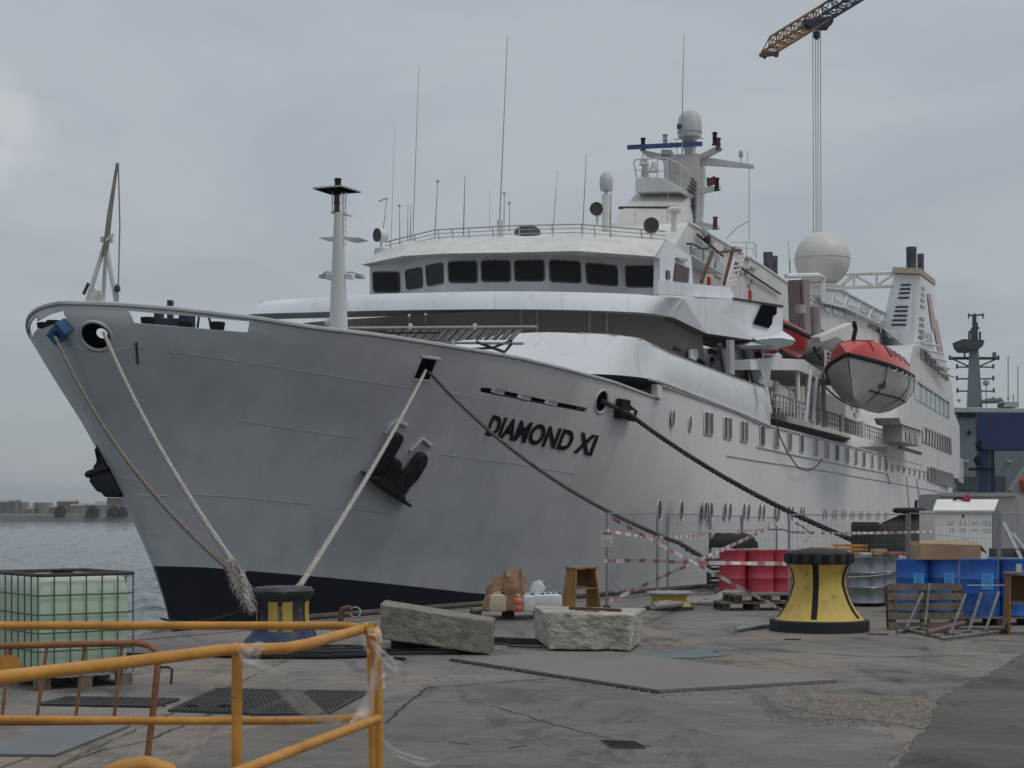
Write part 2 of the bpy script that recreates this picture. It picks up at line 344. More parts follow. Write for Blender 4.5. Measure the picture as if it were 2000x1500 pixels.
# gravel lying about
gm = MB(); grav = M('gravel', (.27, .25, .225), .95, var=.3, scale=12)
for i in range(900):
    if i < 620: x, y = random.uniform(1540, 1822), random.uniform(1362, 1420)
    elif i < 760: u = random.random(); x, y = lerp(885, 1285, u)+random.uniform(-15, 12), lerp(1289, 1356, u)+random.uniform(-1, 7)
    elif i < 840: u = random.random(); x, y = lerp(1285, 1640, u), lerp(1358, 1334, u)+random.uniform(-2, 8)
    else: x, y = random.uniform(760, 1950), random.uniform(1260, 1480)
    p = G(x, y); r = random.uniform(.006, .022) if i < 620 else random.uniform(.006, .02); a = random.random()*3
    vs = [p+Vector((math.cos(a+j*1.57)*r*random.uniform(.6, 1.2), math.sin(a+j*1.57)*r*random.uniform(.6, 1.2), .005)) for j in range(4)]+[p+Vector((0, 0, r*random.uniform(.6, 1.2)+.005))]
    gm.add(vs, [(0, 1, 4), (1, 2, 4), (2, 3, 4), (3, 0, 4)])
tag(gm.build('gravel', grav), 'loose gravel and concrete crumbs scattered over the quay', 'gravel', kind='stuff')
# cracks and joints in the slabs
crk = M('crack_dirt', (.035, .033, .03), .95, var=.2)
def crack(pxs, wd, name='crack'):
    ps = [G(x, y) for x, y in pxs]; path = []
    for a, b in zip(ps, ps[1:]):
        k = max(2, int((b-a).length/.12)); path += [a.lerp(b, i/k)+Vector((random.uniform(-.02, .02), random.uniform(-.02, .02), 0)) for i in range(k)]
    path.append(ps[-1]); l = []; r = []
    for i, p in enumerate(path):
        d = (path[min(i+1, len(path)-1)]-path[max(0, i-1)]).normalized(); n = Vector((-d.y, d.x, 0)); ww = wd*random.uniform(.5, 1.2)
        l.append(p+n*ww/2+Vector((0, 0, .0085))); r.append(p-n*ww/2+Vector((0, 0, .0085)))
    MB().loft([l, r]).build(name, crk, quay)
crack([(745, 1414), (755, 1412), (800, 1370), (836, 1344), (900, 1339), (980, 1334), (1070, 1326)], .03)
crack([(836, 1344), (862, 1349)], .02)
crack([(1290, 1275), (1500, 1270), (1700, 1284), (1950, 1280)], .025)
crack([(1640, 1331), (1800, 1330)], .02)
crack([(960, 1380), (1060, 1410), (1180, 1442), (1270, 1460)], .015)
crack([(880, 1450), (915, 1455)], .03); crack([(990, 1462), (1030, 1458)], .03)
crack([(110, 1500), (200, 1465), (290, 1448), (340, 1425), (425, 1390)], .02)
crack([(100, 1500), (240, 1438), (420, 1355), (560, 1290)], .012)
crack([(1780, 1325), (1860, 1327), (1915, 1325)], .025)
crack([(0, 1500), (60, 1480)], .02); crack([(1450, 1270), (1560, 1252), (1700, 1268)], .012)
# ================================================================== the cruise ship
ship = T('cruise_ship', 'large white and grey cruise ship moored along the quay with DIAMOND XI on its bow', 'ship', S(0, 0, WATER))
STEM = [(-2.6, 5.1), (-1.28, 4.55), (-.5, 4.25), (.45, 3.77), (1.5, 3.1), (2.2, 2.65), (3.04, 2.1), (4.0, 1.48), (4.94, .77), (5.5, .38), (6.1, 0), (7, -.1)]
def plan(s, z):
    h = min(1, max(0, (z+2.5)/8.6)); s0 = interp(STEM, z); le = lerp(33, 24, h); n = lerp(1.75, 2.5, h); m = lerp(1.12, 1.35, h*h)
    u = min(1, max(0, (s-s0)/le)); return 8*(1-(1-u)**n)**(1/m)
RIM = [(45, 622), (60, 609), (95, 600), (130, 595), (180, 594), (240, 597), (330, 604), (490, 622), (600, 640), (730, 655), (850, 673), (1000, 697), (1100, 720), (1200, 747), (1291, 781)]
RIM2 = [(1291, 748), (1440, 803), (1480, 824), (1760, 895), (1872, 922)]
def ztop(s, aft=False):
    sq = max(s, .55); p = S(sq, plan(sq, 6), 0); x = px(p)[0]
    y = interp(RIM2 if aft else RIM, x); return EYE+(HOR-y)/F*p.y+.005*s
SB = Sinv(B(1291, 781, 8))[0]; DS = SB-22                                                  # where the bulwark steps up into the superstructure
cols = [24*(i/44)**2 for i in range(45)]; cols = [c for c in cols if c < SB-.2]+[SB-.02, SB+.02, SB+1, SB+2.5, SB+4, 28, 30, 33, 36, 39, 42, 50, 60, 70, 80, 90, 100, 108, 116, 124]
NR = 36; grid = []
for c in cols:
    zt = ztop(c, c > SB); col = []
    for r in range(NR+1):
        v = r/NR; z = lerp(-2.6, zt, v); st = interp(STEM, z)*max(0, 1-c/42); s = c+st
        bb = plan(s, z) if c > 0 else 0.
        if s > 104: bb *= 1-.06*((s-100)/24)**2
        col.append((s, bb, z))
    grid.append(col)
full = [[S(s, b, z) for s, b, z in col] for col in grid[::-1]]+[[S(s, -b, z) for s, b, z in col] for col in grid[1:]]
hv = [p for col in full for p in col]; k = NR+1
hf = [(i*k+j, (i+1)*k+j, (i+1)*k+j+1, i*k+j+1) for i in range(len(full)-1) for j in range(NR)]
bvh = BVHTree.FromPolygons(hv, hf)
def hit(x, y, off=0.):
    o = Vector((0, 0, EYE)); d = (R(x, y, 1)-o).normalized(); p, n, i, dist = bvh.ray_cast(o, d)
    if p is None: raise ValueError('no hull at %s %s' % (x, y))
    if n.dot(d) > 0: n = -n
    return p+n*off, n
# boot-top paint line
BT = []
for x, y in [(300, 1105.5), (400, 1108), (500, 1116), (640, 1128), (740, 1138), (840, 1149), (930, 1159)]:
    try: s, t_, z = Sinv(hit(x, y)[0]); BT.append((s, z))
    except ValueError: pass
BT = [(0, BT[0][1]+.1)]+BT; BT.append((BT[-1][0]+6, BT[-1][1]-.45)); BT.append((130, BT[-1][1]-.1))
hm = bpy.data.materials.new('hull_paint'); hm.use_nodes = True; t = hm.node_tree; b = t.nodes['Principled BSDF']; b.inputs['Roughness'].default_value = .42
at = t.nodes.new('ShaderNodeAttribute'); at.attribute_name = 'paint'
rp = t.nodes.new('ShaderNodeMapRange'); rp.inputs['From Min'].default_value = -.008; rp.inputs['From Max'].default_value = .008; t.links.new(at.outputs['Fac'], rp.inputs[0])
g = t.nodes.new('ShaderNodeNewGeometry'); mp = t.nodes.new('ShaderNodeMapping'); mp.inputs['Scale'].default_value = (1, 1, .16); t.links.new(g.outputs['Position'], mp.inputs[0])
def hnoise(vec, sc_, det=6, r=.6):
    n = t.nodes.new('ShaderNodeTexNoise'); n.inputs['Scale'].default_value = sc_; n.inputs['Detail'].default_value = det; n.inputs['Roughness'].default_value = r; t.links.new(vec, n.inputs['Vector']); return n.outputs[0]
def hramp(f, st):
    r = t.nodes.new('ShaderNodeValToRGB'); t.links.new(f, r.inputs[0]); e = r.color_ramp.elements
    while len(e) < len(st): e.new(.5)
    for q, (p, c) in zip(e, st): q.position = p; q.color = (*c, 1)
    return r.outputs[0]
def hmix(f, a, c, mode='MIX'):
    x = t.nodes.new('ShaderNodeMixRGB'); x.blend_type = mode
    for i, q in enumerate((f, a, c)):
        if isinstance(q, (int, float)): x.inputs[i].default_value = q
        elif isinstance(q, tuple): x.inputs[i].default_value = (*q, 1)
        else: t.links.new(q, x.inputs[i])
    return x.outputs[0]
grey = hramp(hnoise(g.outputs['Position'], .35), [(.32, (.50, .512, .525)), (.46, (.545, .555, .565)), (.5, (.575, .583, .59)), (.7, (.60, .607, .612))])
grey = hmix(.6, grey, hramp(hnoise(mp.outputs[0], 1.6), [(.3, (.82, .82, .82)), (.5, (1, 1, 1))]), 'MULTIPLY')
run = t.nodes.new('ShaderNodeMapping'); run.inputs['Scale'].default_value = (1, 1, .05); t.links.new(g.outputs['Position'], run.inputs[0])
grey = hmix(hmix(.35, (0, 0, 0), hramp(hnoise(run.outputs[0], 3.2, 4), [(.66, (0, 0, 0)), (.74, (1, 1, 1))])), grey, (.36, .33, .29))
grey = hmix(hmix(.5, (0, 0, 0), hramp(hnoise(g.outputs['Position'], 2.3, 8, .75), [(.70, (0, 0, 0)), (.74, (1, 1, 1))])), grey, (.66, .665, .67))
aft = t.nodes.new('ShaderNodeAttribute'); aft.attribute_name = 'aft'
grey = hmix(aft.outputs['Fac'], grey, hramp(hnoise(mp.outputs[0], .9), [(.3, (.60, .60, .60)), (.6, (.68, .68, .68))]))
blk = hramp(hnoise(g.outputs['Position'], .8), [(.3, (.010, .013, .018)), (.7, (.017, .02, .026))])
t.links.new(hmix(rp.outputs[0], blk, grey), b.inputs['Base Color'])
bp = t.nodes.new('ShaderNodeBump'); bp.inputs['Strength'].default_value = .22; bp.inputs['Distance'].default_value = .10; t.links.new(hnoise(g.outputs['Position'], .75, 2), bp.inputs['Height']); t.links.new(bp.outputs[0], b.inputs['Normal'])
me = bpy.data.meshes.new('hull'); og = ORG[ship.name]
tr = [i for i in range(k)]; ts = [(len(full)-1)*k+i for i in range(k)]
hf2 = hf+[(tr[j], tr[j+1], ts[j+1], ts[j]) for j in range(NR)]
me.from_pydata([p-og for p in hv], [], hf2); me.materials.append(hm)
pa = me.attributes.new('paint', 'FLOAT', 'POINT'); aa = me.attributes.new('aft', 'FLOAT', 'POINT')
allc = [c for c in grid[::-1]]+grid[1:]
for i, (s, b_, z) in enumerate(q for col in allc for q in col):
    pa.data[i].value = z-interp(BT, s); aa.data[i].value = min(1, max(0, (s-14)/14))
bmh = bmesh.new(); bmh.from_mesh(me); bmesh.ops.remove_doubles(bmh, verts=bmh.verts, dist=1e-4); bmesh.ops.recalc_face_normals(bmh, faces=bmh.faces)
# recalc on an open shell can flip it: outward means away from the centreline
fq = max(bmh.faces, key=lambda f: (f.calc_center_median()+og-P0).dot(P))
if fq.normal.dot(P) < 0: bmesh.ops.reverse_faces(bmh, faces=bmh.faces)
bmh.to_mesh(me); bmh.free()
for p in me.polygons: p.use_smooth = True
hull = bpy.data.objects.new('hull', me); COL.objects.link(hull); hull.parent = ship; ORG[hull.name] = og
# openings cut through the plating
cut = MB()
def cutter(pxs, dep=.7, mirror=False, clip=None):
    hs = [hit(x, y) for x, y in pxs]; n = sum((q[1] for q in hs), Vector()).normalized(); ps = [q[0] for q in hs]
    cut.prism([p-n*dep for p in ps], n*2*dep)
    if mirror:
        def mir(p): s, t_, z = Sinv(p); return S(s, -t_, z)
        cut.prism([mir(p-n*dep) for p in ps][::-1], mir(ps[0]+n*dep)-mir(ps[0]-n*dep))
def ell(cx_, cy_, rx, ry, rot=0., n=20):
    return [(cx_+rx*math.cos(a)*math.cos(rot)-ry*math.sin(a)*math.sin(rot), cy_+rx*math.cos(a)*math.sin(rot)+ry*math.sin(a)*math.cos(rot)) for a in (2*math.pi*i/n for i in range(n))]
SLOT = [(252, 607), (370, 617), (489, 628), (485, 650), (370, 640), (262, 631)]
cutter(SLOT, .5, True)
BOWSLOT = [(66, 632), (95, 615), (124, 607.5), (130, 622), (105, 633), (76, 645)]
cutter(BOWSLOT, .45)
HOLE = ell(187, 656, 33, 26, .55); cutter(HOLE, .45)
SQ = [(826, 697), (854, 700), (838, 743), (808, 740)]; cutter(SQ, .5)
STRIP = [(939, 757), (966, 759), (1148, 797), (1144, 806), (1090, 796), (938, 766)]; cutter(STRIP, .4)
OVAL = ell(1174.5, 784, 12, 22.5, .22); cutter(OVAL, .5)
cm = bpy.data.meshes.new('cutter'); cm.from_pydata([v-og for v in cut.v], [], cut.f)
bq = bmesh.new(); bq.from_mesh(cm); bmesh.ops.recalc_face_normals(bq, faces=bq.faces); bq.to_mesh(cm); bq.free()
cobj = bpy.data.objects.new('cutter', cm); COL.objects.link(cobj); cobj.location = og
nf0 = len(me.polygons)
for even, th_, slf in ((False, .06, True), (True, .05, True), (False, .03, True), (False, .06, False)):
    so_ = hull.modifiers.new('sol', 'SOLIDIFY'); so_.thickness = th_; so_.offset = -1; so_.use_even_offset = even
    bo = hull.modifiers.new('boo', 'BOOLEAN'); bo.operation = 'DIFFERENCE'; bo.solver = 'EXACT'; bo.object = cobj; bo.use_self = slf
    bpy.context.view_layer.update(); nm = bpy.data.meshes.new_from_object(hull.evaluated_get(bpy.context.evaluated_depsgraph_get())); hull.modifiers.clear()
    if len(nm.polygons) > nf0*1.9: hull.data = nm; nm.name = 'hull'; break
bpy.data.objects.remove(cobj)
bq = bmesh.new(); bq.from_mesh(hull.data)
for e in bq.edges:
    if len(e.link_faces) == 2 and e.calc_face_angle(0) > .5: e.smooth = False
bq.to_mesh(hull.data); bq.free()
# rims of the openings, rail cap, weld seams
def hline(pxs, off=.0): return [hit(x, y, off)[0] for x, y in pxs]
def ring(pxs, r, mat, name, off=0.): ps = hline(pxs, off); MB().tube(ps+[ps[0]], r, 8, False).build(name, mat, hull, smooth=True)
lgrey = M('ship_rim_paint', (.56, .57, .58), .45)
for q in (HOLE, OVAL): ring(q, .04, lgrey, 'fairlead_rim')
MB().tube(hline([(822, 696), (840, 698), (858, 701)]), .05, 6).build('opening_lip', lgrey, hull)
MB().tube(hline([(808, 741), (838, 744)]), .025, 6).build('opening_lip', lgrey, hull)
capm = M('bulwark_cap', (.47, .48, .49), .5)
mb = MB()
for sg in (1, -1): mb.tube([S(c[-1][0], sg*c[-1][1], c[-1][2]+.01) for c in grid if c[-1][0] < SB], .055, 6)
mb.build('bulwark_cap', capm, hull, smooth=True)
seam = M('weld_seam_paint', (.53, .54, .55), .4, var=.2, scale=6)
for sx_ in ([(330, 688), (450, 703), (600, 727), (720, 746), (815, 760)], [(860, 766), (940, 779)], [(465, 822), (560, 836), (700, 856)], [(860, 887), (1000, 905), (1120, 925)], [(235, 934), (262, 937), (290, 934)], [(240, 957), (270, 967), (330, 968)], [(275, 1041), (302, 1043)], [(360, 965), (480, 972), (606, 985)], [(640, 988), (760, 1005)], [(122, 672), (150, 683), (200, 688), (290, 676)]):
    f2 = []
    for (a, b_), (c, d) in zip(sx_, sx_[1:]): f2 += [(lerp(a, c, i/8), lerp(b_, d, i/8)) for i in range(8)]
    try: MB().tube(hline(f2+[sx_[-1]], .0), .011, 4).build('weld_seam', seam, hull)
    except ValueError: pass
# foredeck
dk = M('deck_paint_green_grey', (.16, .18, .17), .7, var=.2)
ds = [.9+i*.6 for i in range(5)]+[4+i*1.5 for i in range(16)]
def zdeck(s): return min(ztop(min(s, 21.9)), 6.1)-1.12
mb = MB().loft([[S(s, u*max(.05, plan(s, zdeck(s))-.1), zdeck(s)+.12*(1-u*u)) for u in (-1, -.6, -.2, .2, .6, 1)] for s in ds]); mb.build('foredeck', dk, ship)
# ---- lettering laid onto the plating
def flat_text(body, size=1., bold=.0, shear=0.):
    cu = bpy.data.curves.new('txt', 'FONT'); cu.body = body; cu.size = size; cu.offset = bold; cu.shear = shear; cu.resolution_u = 4
    o = bpy.data.objects.new('txt', cu); COL.objects.link(o); bpy.context.view_layer.update()
    m_ = bpy.data.meshes.new_from_object(o.evaluated_get(bpy.context.evaluated_depsgraph_get())); bpy.data.objects.remove(o); bpy.data.curves.remove(cu)
    bb = bmesh.new(); bb.from_mesh(m_); bmesh.ops.triangulate(bb, faces=bb.faces)
    for _ in range(1): bmesh.ops.subdivide_edges(bb, edges=[e for e in bb.edges if e.calc_length() > .25*size], cuts=2)
    bmesh.ops.triangulate(bb, faces=bb.faces)
    vs = [v.co.copy() for v in bb.verts]; bb.verts.index_update(); fs = [[v.index for v in f.verts] for f in bb.faces]; bb.free(); bpy.data.meshes.remove(m_)
    x0, x1 = min(v.x for v in vs), max(v.x for v in vs); y0, y1 = min(v.y for v in vs), max(v.y for v in vs)
    return [((v.x-x0)/(x1-x0), (v.y-y0)/(y1-y0)) for v in vs], fs
def quad_px(q, u, v): a, b_, c, d = q; return tuple(lerp(lerp(a[i], b_[i], u), lerp(d[i], c[i], u), v) for i in (0, 1))
uv, fs = flat_text('DIAMOND XI', 1, .036)
LQ = [(946, 850), (1154, 891), (1169, 850), (962, 809)]
vs = [hit(*quad_px(LQ, u**1.06, v), .03)[0] for u, v in uv]
MB().add(vs, fs).build('ship_name_lettering', black, hull)
# ---- strip opening: pale frames inside it
for x0, x1 in ((967, 988), (1019, 1040), (1072, 1092)):
    y0 = interp([(939, 757), (966, 759), (1148, 797)], x0); y1 = interp([(939, 757), (966, 759), (1148, 797)], x1)
    ps = hline([(x0+3, y0+1), (x1, y1+1), (x1-4, y1+9), (x0-2, y0+9)], -.02); n = hit(x0, y0)[1]
    MB().prism(ps, -n*.12).build('strip_frame', lgrey, hull)
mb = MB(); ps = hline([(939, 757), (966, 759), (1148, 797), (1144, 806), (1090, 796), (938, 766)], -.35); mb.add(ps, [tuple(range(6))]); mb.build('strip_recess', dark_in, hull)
# ---- black roller fairlead and dark backs of openings
mb = MB()
for q in ([(1203, 777), (1219, 779), (1216, 817), (1197, 815)], [(1216, 786), (1233, 800), (1226, 822), (1215, 812)]): mb.prism(hline(q, .02), hit(1213, 797)[1]*.22)
mb.build('roller_fairlead', black, hull, bevel=.03)
MB().tube([hit(1217, 800, .3)[0], hit(1217, 812, .3)[0]], .07, 10).build('fairlead_roller', lgrey, hull)
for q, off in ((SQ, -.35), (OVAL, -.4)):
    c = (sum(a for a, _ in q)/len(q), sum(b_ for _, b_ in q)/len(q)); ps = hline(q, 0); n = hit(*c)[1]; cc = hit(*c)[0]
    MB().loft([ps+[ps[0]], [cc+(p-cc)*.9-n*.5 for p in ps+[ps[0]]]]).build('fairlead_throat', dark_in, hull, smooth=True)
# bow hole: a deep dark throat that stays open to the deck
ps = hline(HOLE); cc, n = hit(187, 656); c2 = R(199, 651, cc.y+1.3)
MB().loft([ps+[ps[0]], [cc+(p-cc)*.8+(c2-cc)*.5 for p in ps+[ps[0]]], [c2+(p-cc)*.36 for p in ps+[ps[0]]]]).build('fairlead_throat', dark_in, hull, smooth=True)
# ---- bow gear: rollers, winch, blue chock, jackstaff
for x, y, Y in ((290, 627, 37.4), (360, 636, 37.6), (424, 636, 38.0), (106, 633, 37.5), (88, 637, 38.3)):
    c = R(x, y, Y); r = 16/F*Y; mb = MB().lathe([(r*.55, -.24), (r*.55, -.14), (r*.85, -.10), (r, .05), (r*.95, .08), (0, .08)], c, 16); mb.build('mooring_roller', black, ship, smooth=True)
c = R(345, 632, 39.2)
mb = MB(); mb.box(c+Vector((-.1, 0, -.1)), (.8, .5, .4)); mb.box(c+Vector((-.15, 0, .3)), (.12, .2, .5)); mb.box(c+Vector((-.42, 0, .15)), (.16, .4, .25)); mb.tube([c+Vector((.25, 0, -.1)), c+Vector((.25, 0, .22))], .2, 12); mb.tube([c+Vector((.5, 0, -.1)), c+Vector((.55, 0, .3)), c+Vector((.75, 0, .25)), c+Vector((.85, 0, -.2))], .03, 6)
mb.build('windlass', bluew, ship)
blueb = M('blue_chock_paint', (.035, .13, .30), .5, var=.2, scale=3)
n = hit(127, 650)[1]
def chk(q, dep): return [hit(x, y, dep)[0] for x, y in q]
mb = MB(); CH = [(126, 620), (146, 643), (139, 649), (128, 636), (121, 640), (134, 658), (127, 666), (107, 644)]
mb.prism(chk(CH, .0), n*.28); mb.build('blue_chock', blueb, hull, bevel=.02)
# jackstaff tripod at the bow
jm = MB(); b0, b1, b2 = R(168, 600, 37), R(196, 600, 38.3), R(229, 600, 37.6); jt = R(207, 478, 37.6)
jm.prism([R(162, 600, 37.2), R(203, 600, 38), R(203, 578, 38), R(193, 566, 37.8), R(186, 568, 37.6), R(181, 560, 37.5), R(206, 478, 37.6), R(200, 478, 37.5)][0:8], D*.06)
jm.tube([R(202, 575, 38), R(208, 478, 37.7)], .05, 8); jm.tube([b2, jt], .055, 8); jm.prism([R(196, 462, 37.6), R(218, 462, 37.6), R(218, 473, 37.6), R(196, 473, 37.6)], D*.08)
jm.build('jackstaff_tripod', white2, ship)
MB().tube([R(205, 500, 37.6), R(214, 420, 37.5), R(229, 318, 37.3)], [.075, .06, .03], 8).build('jackstaff', M('weathered_pole', (.36, .33, .27), .7, var=.2), ship, smooth=True)
MB().tube([R(231, 318, 37.3), R(234, 440, 37.4), R(231, 560, 37.5), R(230, 596, 37.5)], .018, 5).build('halyard', M('wire_grey', (.30, .30, .30), .6), ship)
MB().lathe([(.0, -.1), (.08, -.05), (.06, .05), (0, .1)], R(229, 563, 37.5), 8).build('halyard_block', dsteel, ship)
MB().bar(R(173, 553, 37.2), R(163, 575, 37.2), .06).build('clamp', dsteel, ship)
MB().bar(R(207, 470, 37.4), R(222, 457, 37.4), .05).build('bracket', white2, ship)
# ---- foremast
fm = 15.0; mb = MB(); cyl = []
fp = [(661, 655, 40), (661, 600, 34), (661, 520, 27), (661, 415, 17)]
base = A(661, 640, fm)
for x, y, wd in fp: c = A(x, y, fm); r = wd/2/F*c.y; cyl.append([c+D*(r*.8*math.sin(a))+P*(r*math.cos(a)) for a in (2*math.pi*i/16 for i in range(16))])
mb.loft(cyl, True, True); mast = mb.build('foremast', white2, ship, smooth=True)
def fplate(pxs, s, mat, name, dep=.8, parent=None): return MB().prism([A(x, y, s) for x, y in pxs], D*dep).build(name, mat, parent or mast)
fplate([(620, 464), (652, 462), (652, 467), (645, 467)], fm, white2, 'wing_plate', .7); fplate([(671, 462), (702, 464), (680, 468), (671, 467)], fm, white2, 'wing_plate', .7)
q = A(655, 372, fm); mb = MB(); hw = .62; mb.add([q+P*-.55-D*.45+Vector((0, 0, .0)), q+P*.45-D*.5, q+P*.6+D*.6, q+P*-.45+D*.6], [(0, 1, 2, 3)]); mb.prism(mb.v[:4], (0, 0, .05)); mb.build('light_screen', greyp, mast)
mb = MB().lathe([(.12, 0), (.1, .05), (.1, .28), (.13, .3), (.1, .34), (0, .36)], A(660, 370, fm), 10); mb.build('masthead_light', black, mast)
mb = MB().lathe([(.13, 0), (.09, .05), (.09, .25), (.12, .28), (.09, .3), (.09, .5), (.12, .53), (0, .6)], A(658, 414, fm), 10); mb.build('masthead_light', M('lamp_black_brass', (.05, .045, .035), .4, var=.4, scale=12), mast)
mb = MB()
for x in (649, 668, 675): mb.tube([A(x, 375, fm), A(x, 416, fm)], .018, 5)
for x in (671, 676): mb.tube([A(x, 380, fm), A(x+(-1 if x > 672 else 0), 480, fm)], .015, 5)
for y in range(392, 480, 12): mb.tube([A(671, y, fm), A(676, y, fm)], .012, 4)
mb.build('mast_ladder', white2, mast); MB().prism([A(645, 414, fm), A(675, 416, fm), A(675, 418, fm), A(645, 416, fm)], D*.5).build('light_platform', white2, mast)
for x0, x1 in ((645, 630), (677, 700)):
    MB().tube([A(x0, 532, fm), A((x0+x1)/2, 531, fm), A(x1, 536, fm)], .035, 6).build('floodlight_arm', white2, mast)
    sgn = 1 if x1 > x0 else -1; MB().prism([A(x1-7, 536, fm), A(x1+5, 534, fm), A(x1+8, 543, fm), A(x1-9, 543, fm)], D*.25).build('floodlight', greyp, mast, bevel=.03)
    MB().prism([A(x0-sgn*2, 535, fm), A(x0+sgn*8, 536, fm), A(x0+sgn*8, 546, fm), A(x0-sgn*2, 544, fm)], D*.2).build('loudhailer', white2, mast)
MB().tube([A(637, 630, fm), A(646, 630, fm)], .12, 8).build('mast_fitting', white2, mast)
# ---- forward superstructure: lower white parapet
PB = [(22, 8.06), (20.6, 8.0), (19.2, 7.55), (18.2, 6.6), (17.5, 5), (17.1, 3), (17, 0), (17.1, -3), (17.5, -5), (18.2, -6.6), (19.2, -7.55), (22, -8.06), (40, -8.06)]
PT = [(24, 8.04), (22.2, 7.9), (20.9, 7.35), (19.9, 6.3), (19.3, 4.8), (18.9, 3), (18.8, 0), (18.9, -3), (19.3, -4.8), (19.9, -6.3), (20.9, -7.35), (24, -8.0), (40, -8.06)]
ZB, ZT = 6.08, 7.02
PB = [(q+DS, t_) for q, t_ in PB]; PT = [(q+DS, t_) for q, t_ in PT]
rb = [B(1505, 832, 8.06), B(1440, 803, 8.06), B(1360, 772, 8.06)]+[S(s, t, ZB) for s, t in PB]
TOPP = [(1310, 691, 22.4), (1278, 675, 20.6), (1250, 662, 19.2), (1200, 655, 18.5), (1130, 651, 18.0), (1060, 649, 17.8), (980, 654, 17.7), (880, 668, 17.8), (790, 676, 18.2), (720, 680, 18.9), (660, 682, 20), (620, 684, 23)]
rt = [B(1492, 757, 8.04), B(1430, 736, 8.04), B(1365, 712, 8.04)]+[A(*q) for q in TOPP]; rt.append(S(40, -8.06, 7.1))
mid = [a.lerp(b_, .5)+(P*.12 if i < 4 else Vector()) for i, (a, b_) in enumerate(zip(rb, rt))]
def smooth_rows(rows): return rows
rbs, mids, rts = (curve_pts(q, 5) for q in (rb, mid, rt)); mb = MB(); mb.loft([rbs, mids, rts]); mb.loft([rts, [q+Vector((0, 0, -.0))-(q-S(30, 0, q.z)).normalized()*.15 for q in rts]])
par = mb.build('forward_parapet', white, ship, smooth=True, weld=True)
smm = M('panel_seam', (.56, .57, .58), .5)
for i in (1, 2, 4, 6, 8): MB().tube([rb[i], mid[i], rt[i]], .006, 4).build('panel_seam', smm, par)
MB().tube(rt[:8], .03, 6).build('parapet_rail', greyp, par); MB().tube(rb[:5], .06, 6).build('parapet_edge', white2, par)
# promenade deck behind the parapet, and the shaded mooring recess under it
mb = MB(); mb.add([S(s, t*.98, ZB+.02) for s, t in PB]+[S(40, 8, ZB+.02)], [tuple(range(len(PB)+1))]); mb.build('promenade_deck', dk, ship)
mb = MB(); mb.loft([[S(SB+1.5, t, z) for t in (7.9, 0, -7.9)] for z in (4.4, 6.0)]); mb.loft([[S(s, 7.4, z) for s in (19, 23.5)] for z in (4.4, 6.0)][:0] or [[S(SB+1.4, t, z) for t in (7.8, 7.7)] for z in (4.4, 6.)])
mb.build('recess_bulkhead', greyp, ship)
mb = MB(); mb.prism([B(1284, 750, 8.05), B(1293, 754, 8.05), B(1293, 779, 8.05), B(1284, 776, 8.05)], -P*.2); mb.build('recess_post', white2, ship)
# ---- shaded curved front under the bridge
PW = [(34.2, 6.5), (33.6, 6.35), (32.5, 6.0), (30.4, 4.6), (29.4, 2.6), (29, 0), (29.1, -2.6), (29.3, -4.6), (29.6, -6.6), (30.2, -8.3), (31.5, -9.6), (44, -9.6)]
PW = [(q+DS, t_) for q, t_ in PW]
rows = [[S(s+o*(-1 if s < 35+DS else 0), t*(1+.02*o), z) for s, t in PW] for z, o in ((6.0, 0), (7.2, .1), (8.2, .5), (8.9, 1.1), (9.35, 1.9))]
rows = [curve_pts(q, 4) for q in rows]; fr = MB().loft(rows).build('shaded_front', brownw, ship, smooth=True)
def on_wall(x, y, s): return A(x, y, s)
for x0 in (555, 585, 800, 832, 1018, 1050, 1152, 1185):
    # vertical stiffening ribs follow the curve of the front
    sa = S(0, 0, 0); pts = []
    for r in rows:
        best = None
        for a, b_ in zip(r, r[1:]):
            xa, xb = px(a)[0], px(b_)[0]
            if (xa-x0)*(xb-x0) <= 0 and a.y < 75: best = a.lerp(b_, (x0-xa)/(xb-xa))
        if best: pts.append(best-D*.03)
    if len(pts) > 2: MB().tube(pts, .06, 5).build('front_rib', M('rib_paint', (.52, .49, .47), .55), fr)
def small_window(pxs, plane, t, mat=glass, name='window', parent=None, dep=.05, frame=.0):
    ps = [plane(x, y, t) for x, y in pxs]; off = P*dep if plane is B else -D*dep
    o = MB().prism(ps, off).build(name, mat, parent or ship)
    if frame:
        q = [p+off*.5 for p in ps]; MB().tube(q+[q[0]], frame, 4, False).build('window_frame', white2, o)
    return o
for x0, x1, y in ((1100, 1127, 640), (1130, 1162, 640)): small_window([(x0, y), (x1, y+1), (x1, y+12), (x0, y+12)], A, 28.9, glass, parent=fr)
# ---- bridge bulwark band
TOPB = [(505, 596, 33), (530, 587, 30.6), (620, 581, 28.6), (720, 575, 27.4), (850, 571, 26.7), (968, 569, 26.5), (1100, 570, 26.7), (1230, 574, 27.6)]
BOTB = [(480, 616, 32), (500, 613, 30), (610, 610, 28), (715, 607, 26.9), (850, 605, 26.2), (968, 604, 26), (1100, 605, 26.2), (1225, 609, 27)]
tf = lambda x: 7.15+(x-1400)*.0085
def W(x, y, o=0.): return B(x, y, tf(x)+o)
pA, pB, pC, pD = W(1336, 583), W(1400, 615), W(1380, 651), W(1315, 620, -.15)
rt = [A(*q) for q in TOPB]+[A(1290, 579, 28.4), pA]; rb = [A(*q) for q in BOTB]+[A(1275, 613, 27.8), pD]; mid = [a.lerp(b_, .45)-D*.12 for a, b_ in zip(rt, rb)]; inn = [p+D*1.2-Vector((0, 0, .02)) for p in rt]; low = [p+D*2.4+Vector((0, 0, .05)) for p in rb]
band = MB().loft([curve_pts(q, 4) for q in (inn, rt, mid, rb, low)]).build('bridge_bulwark', white, ship, smooth=True)
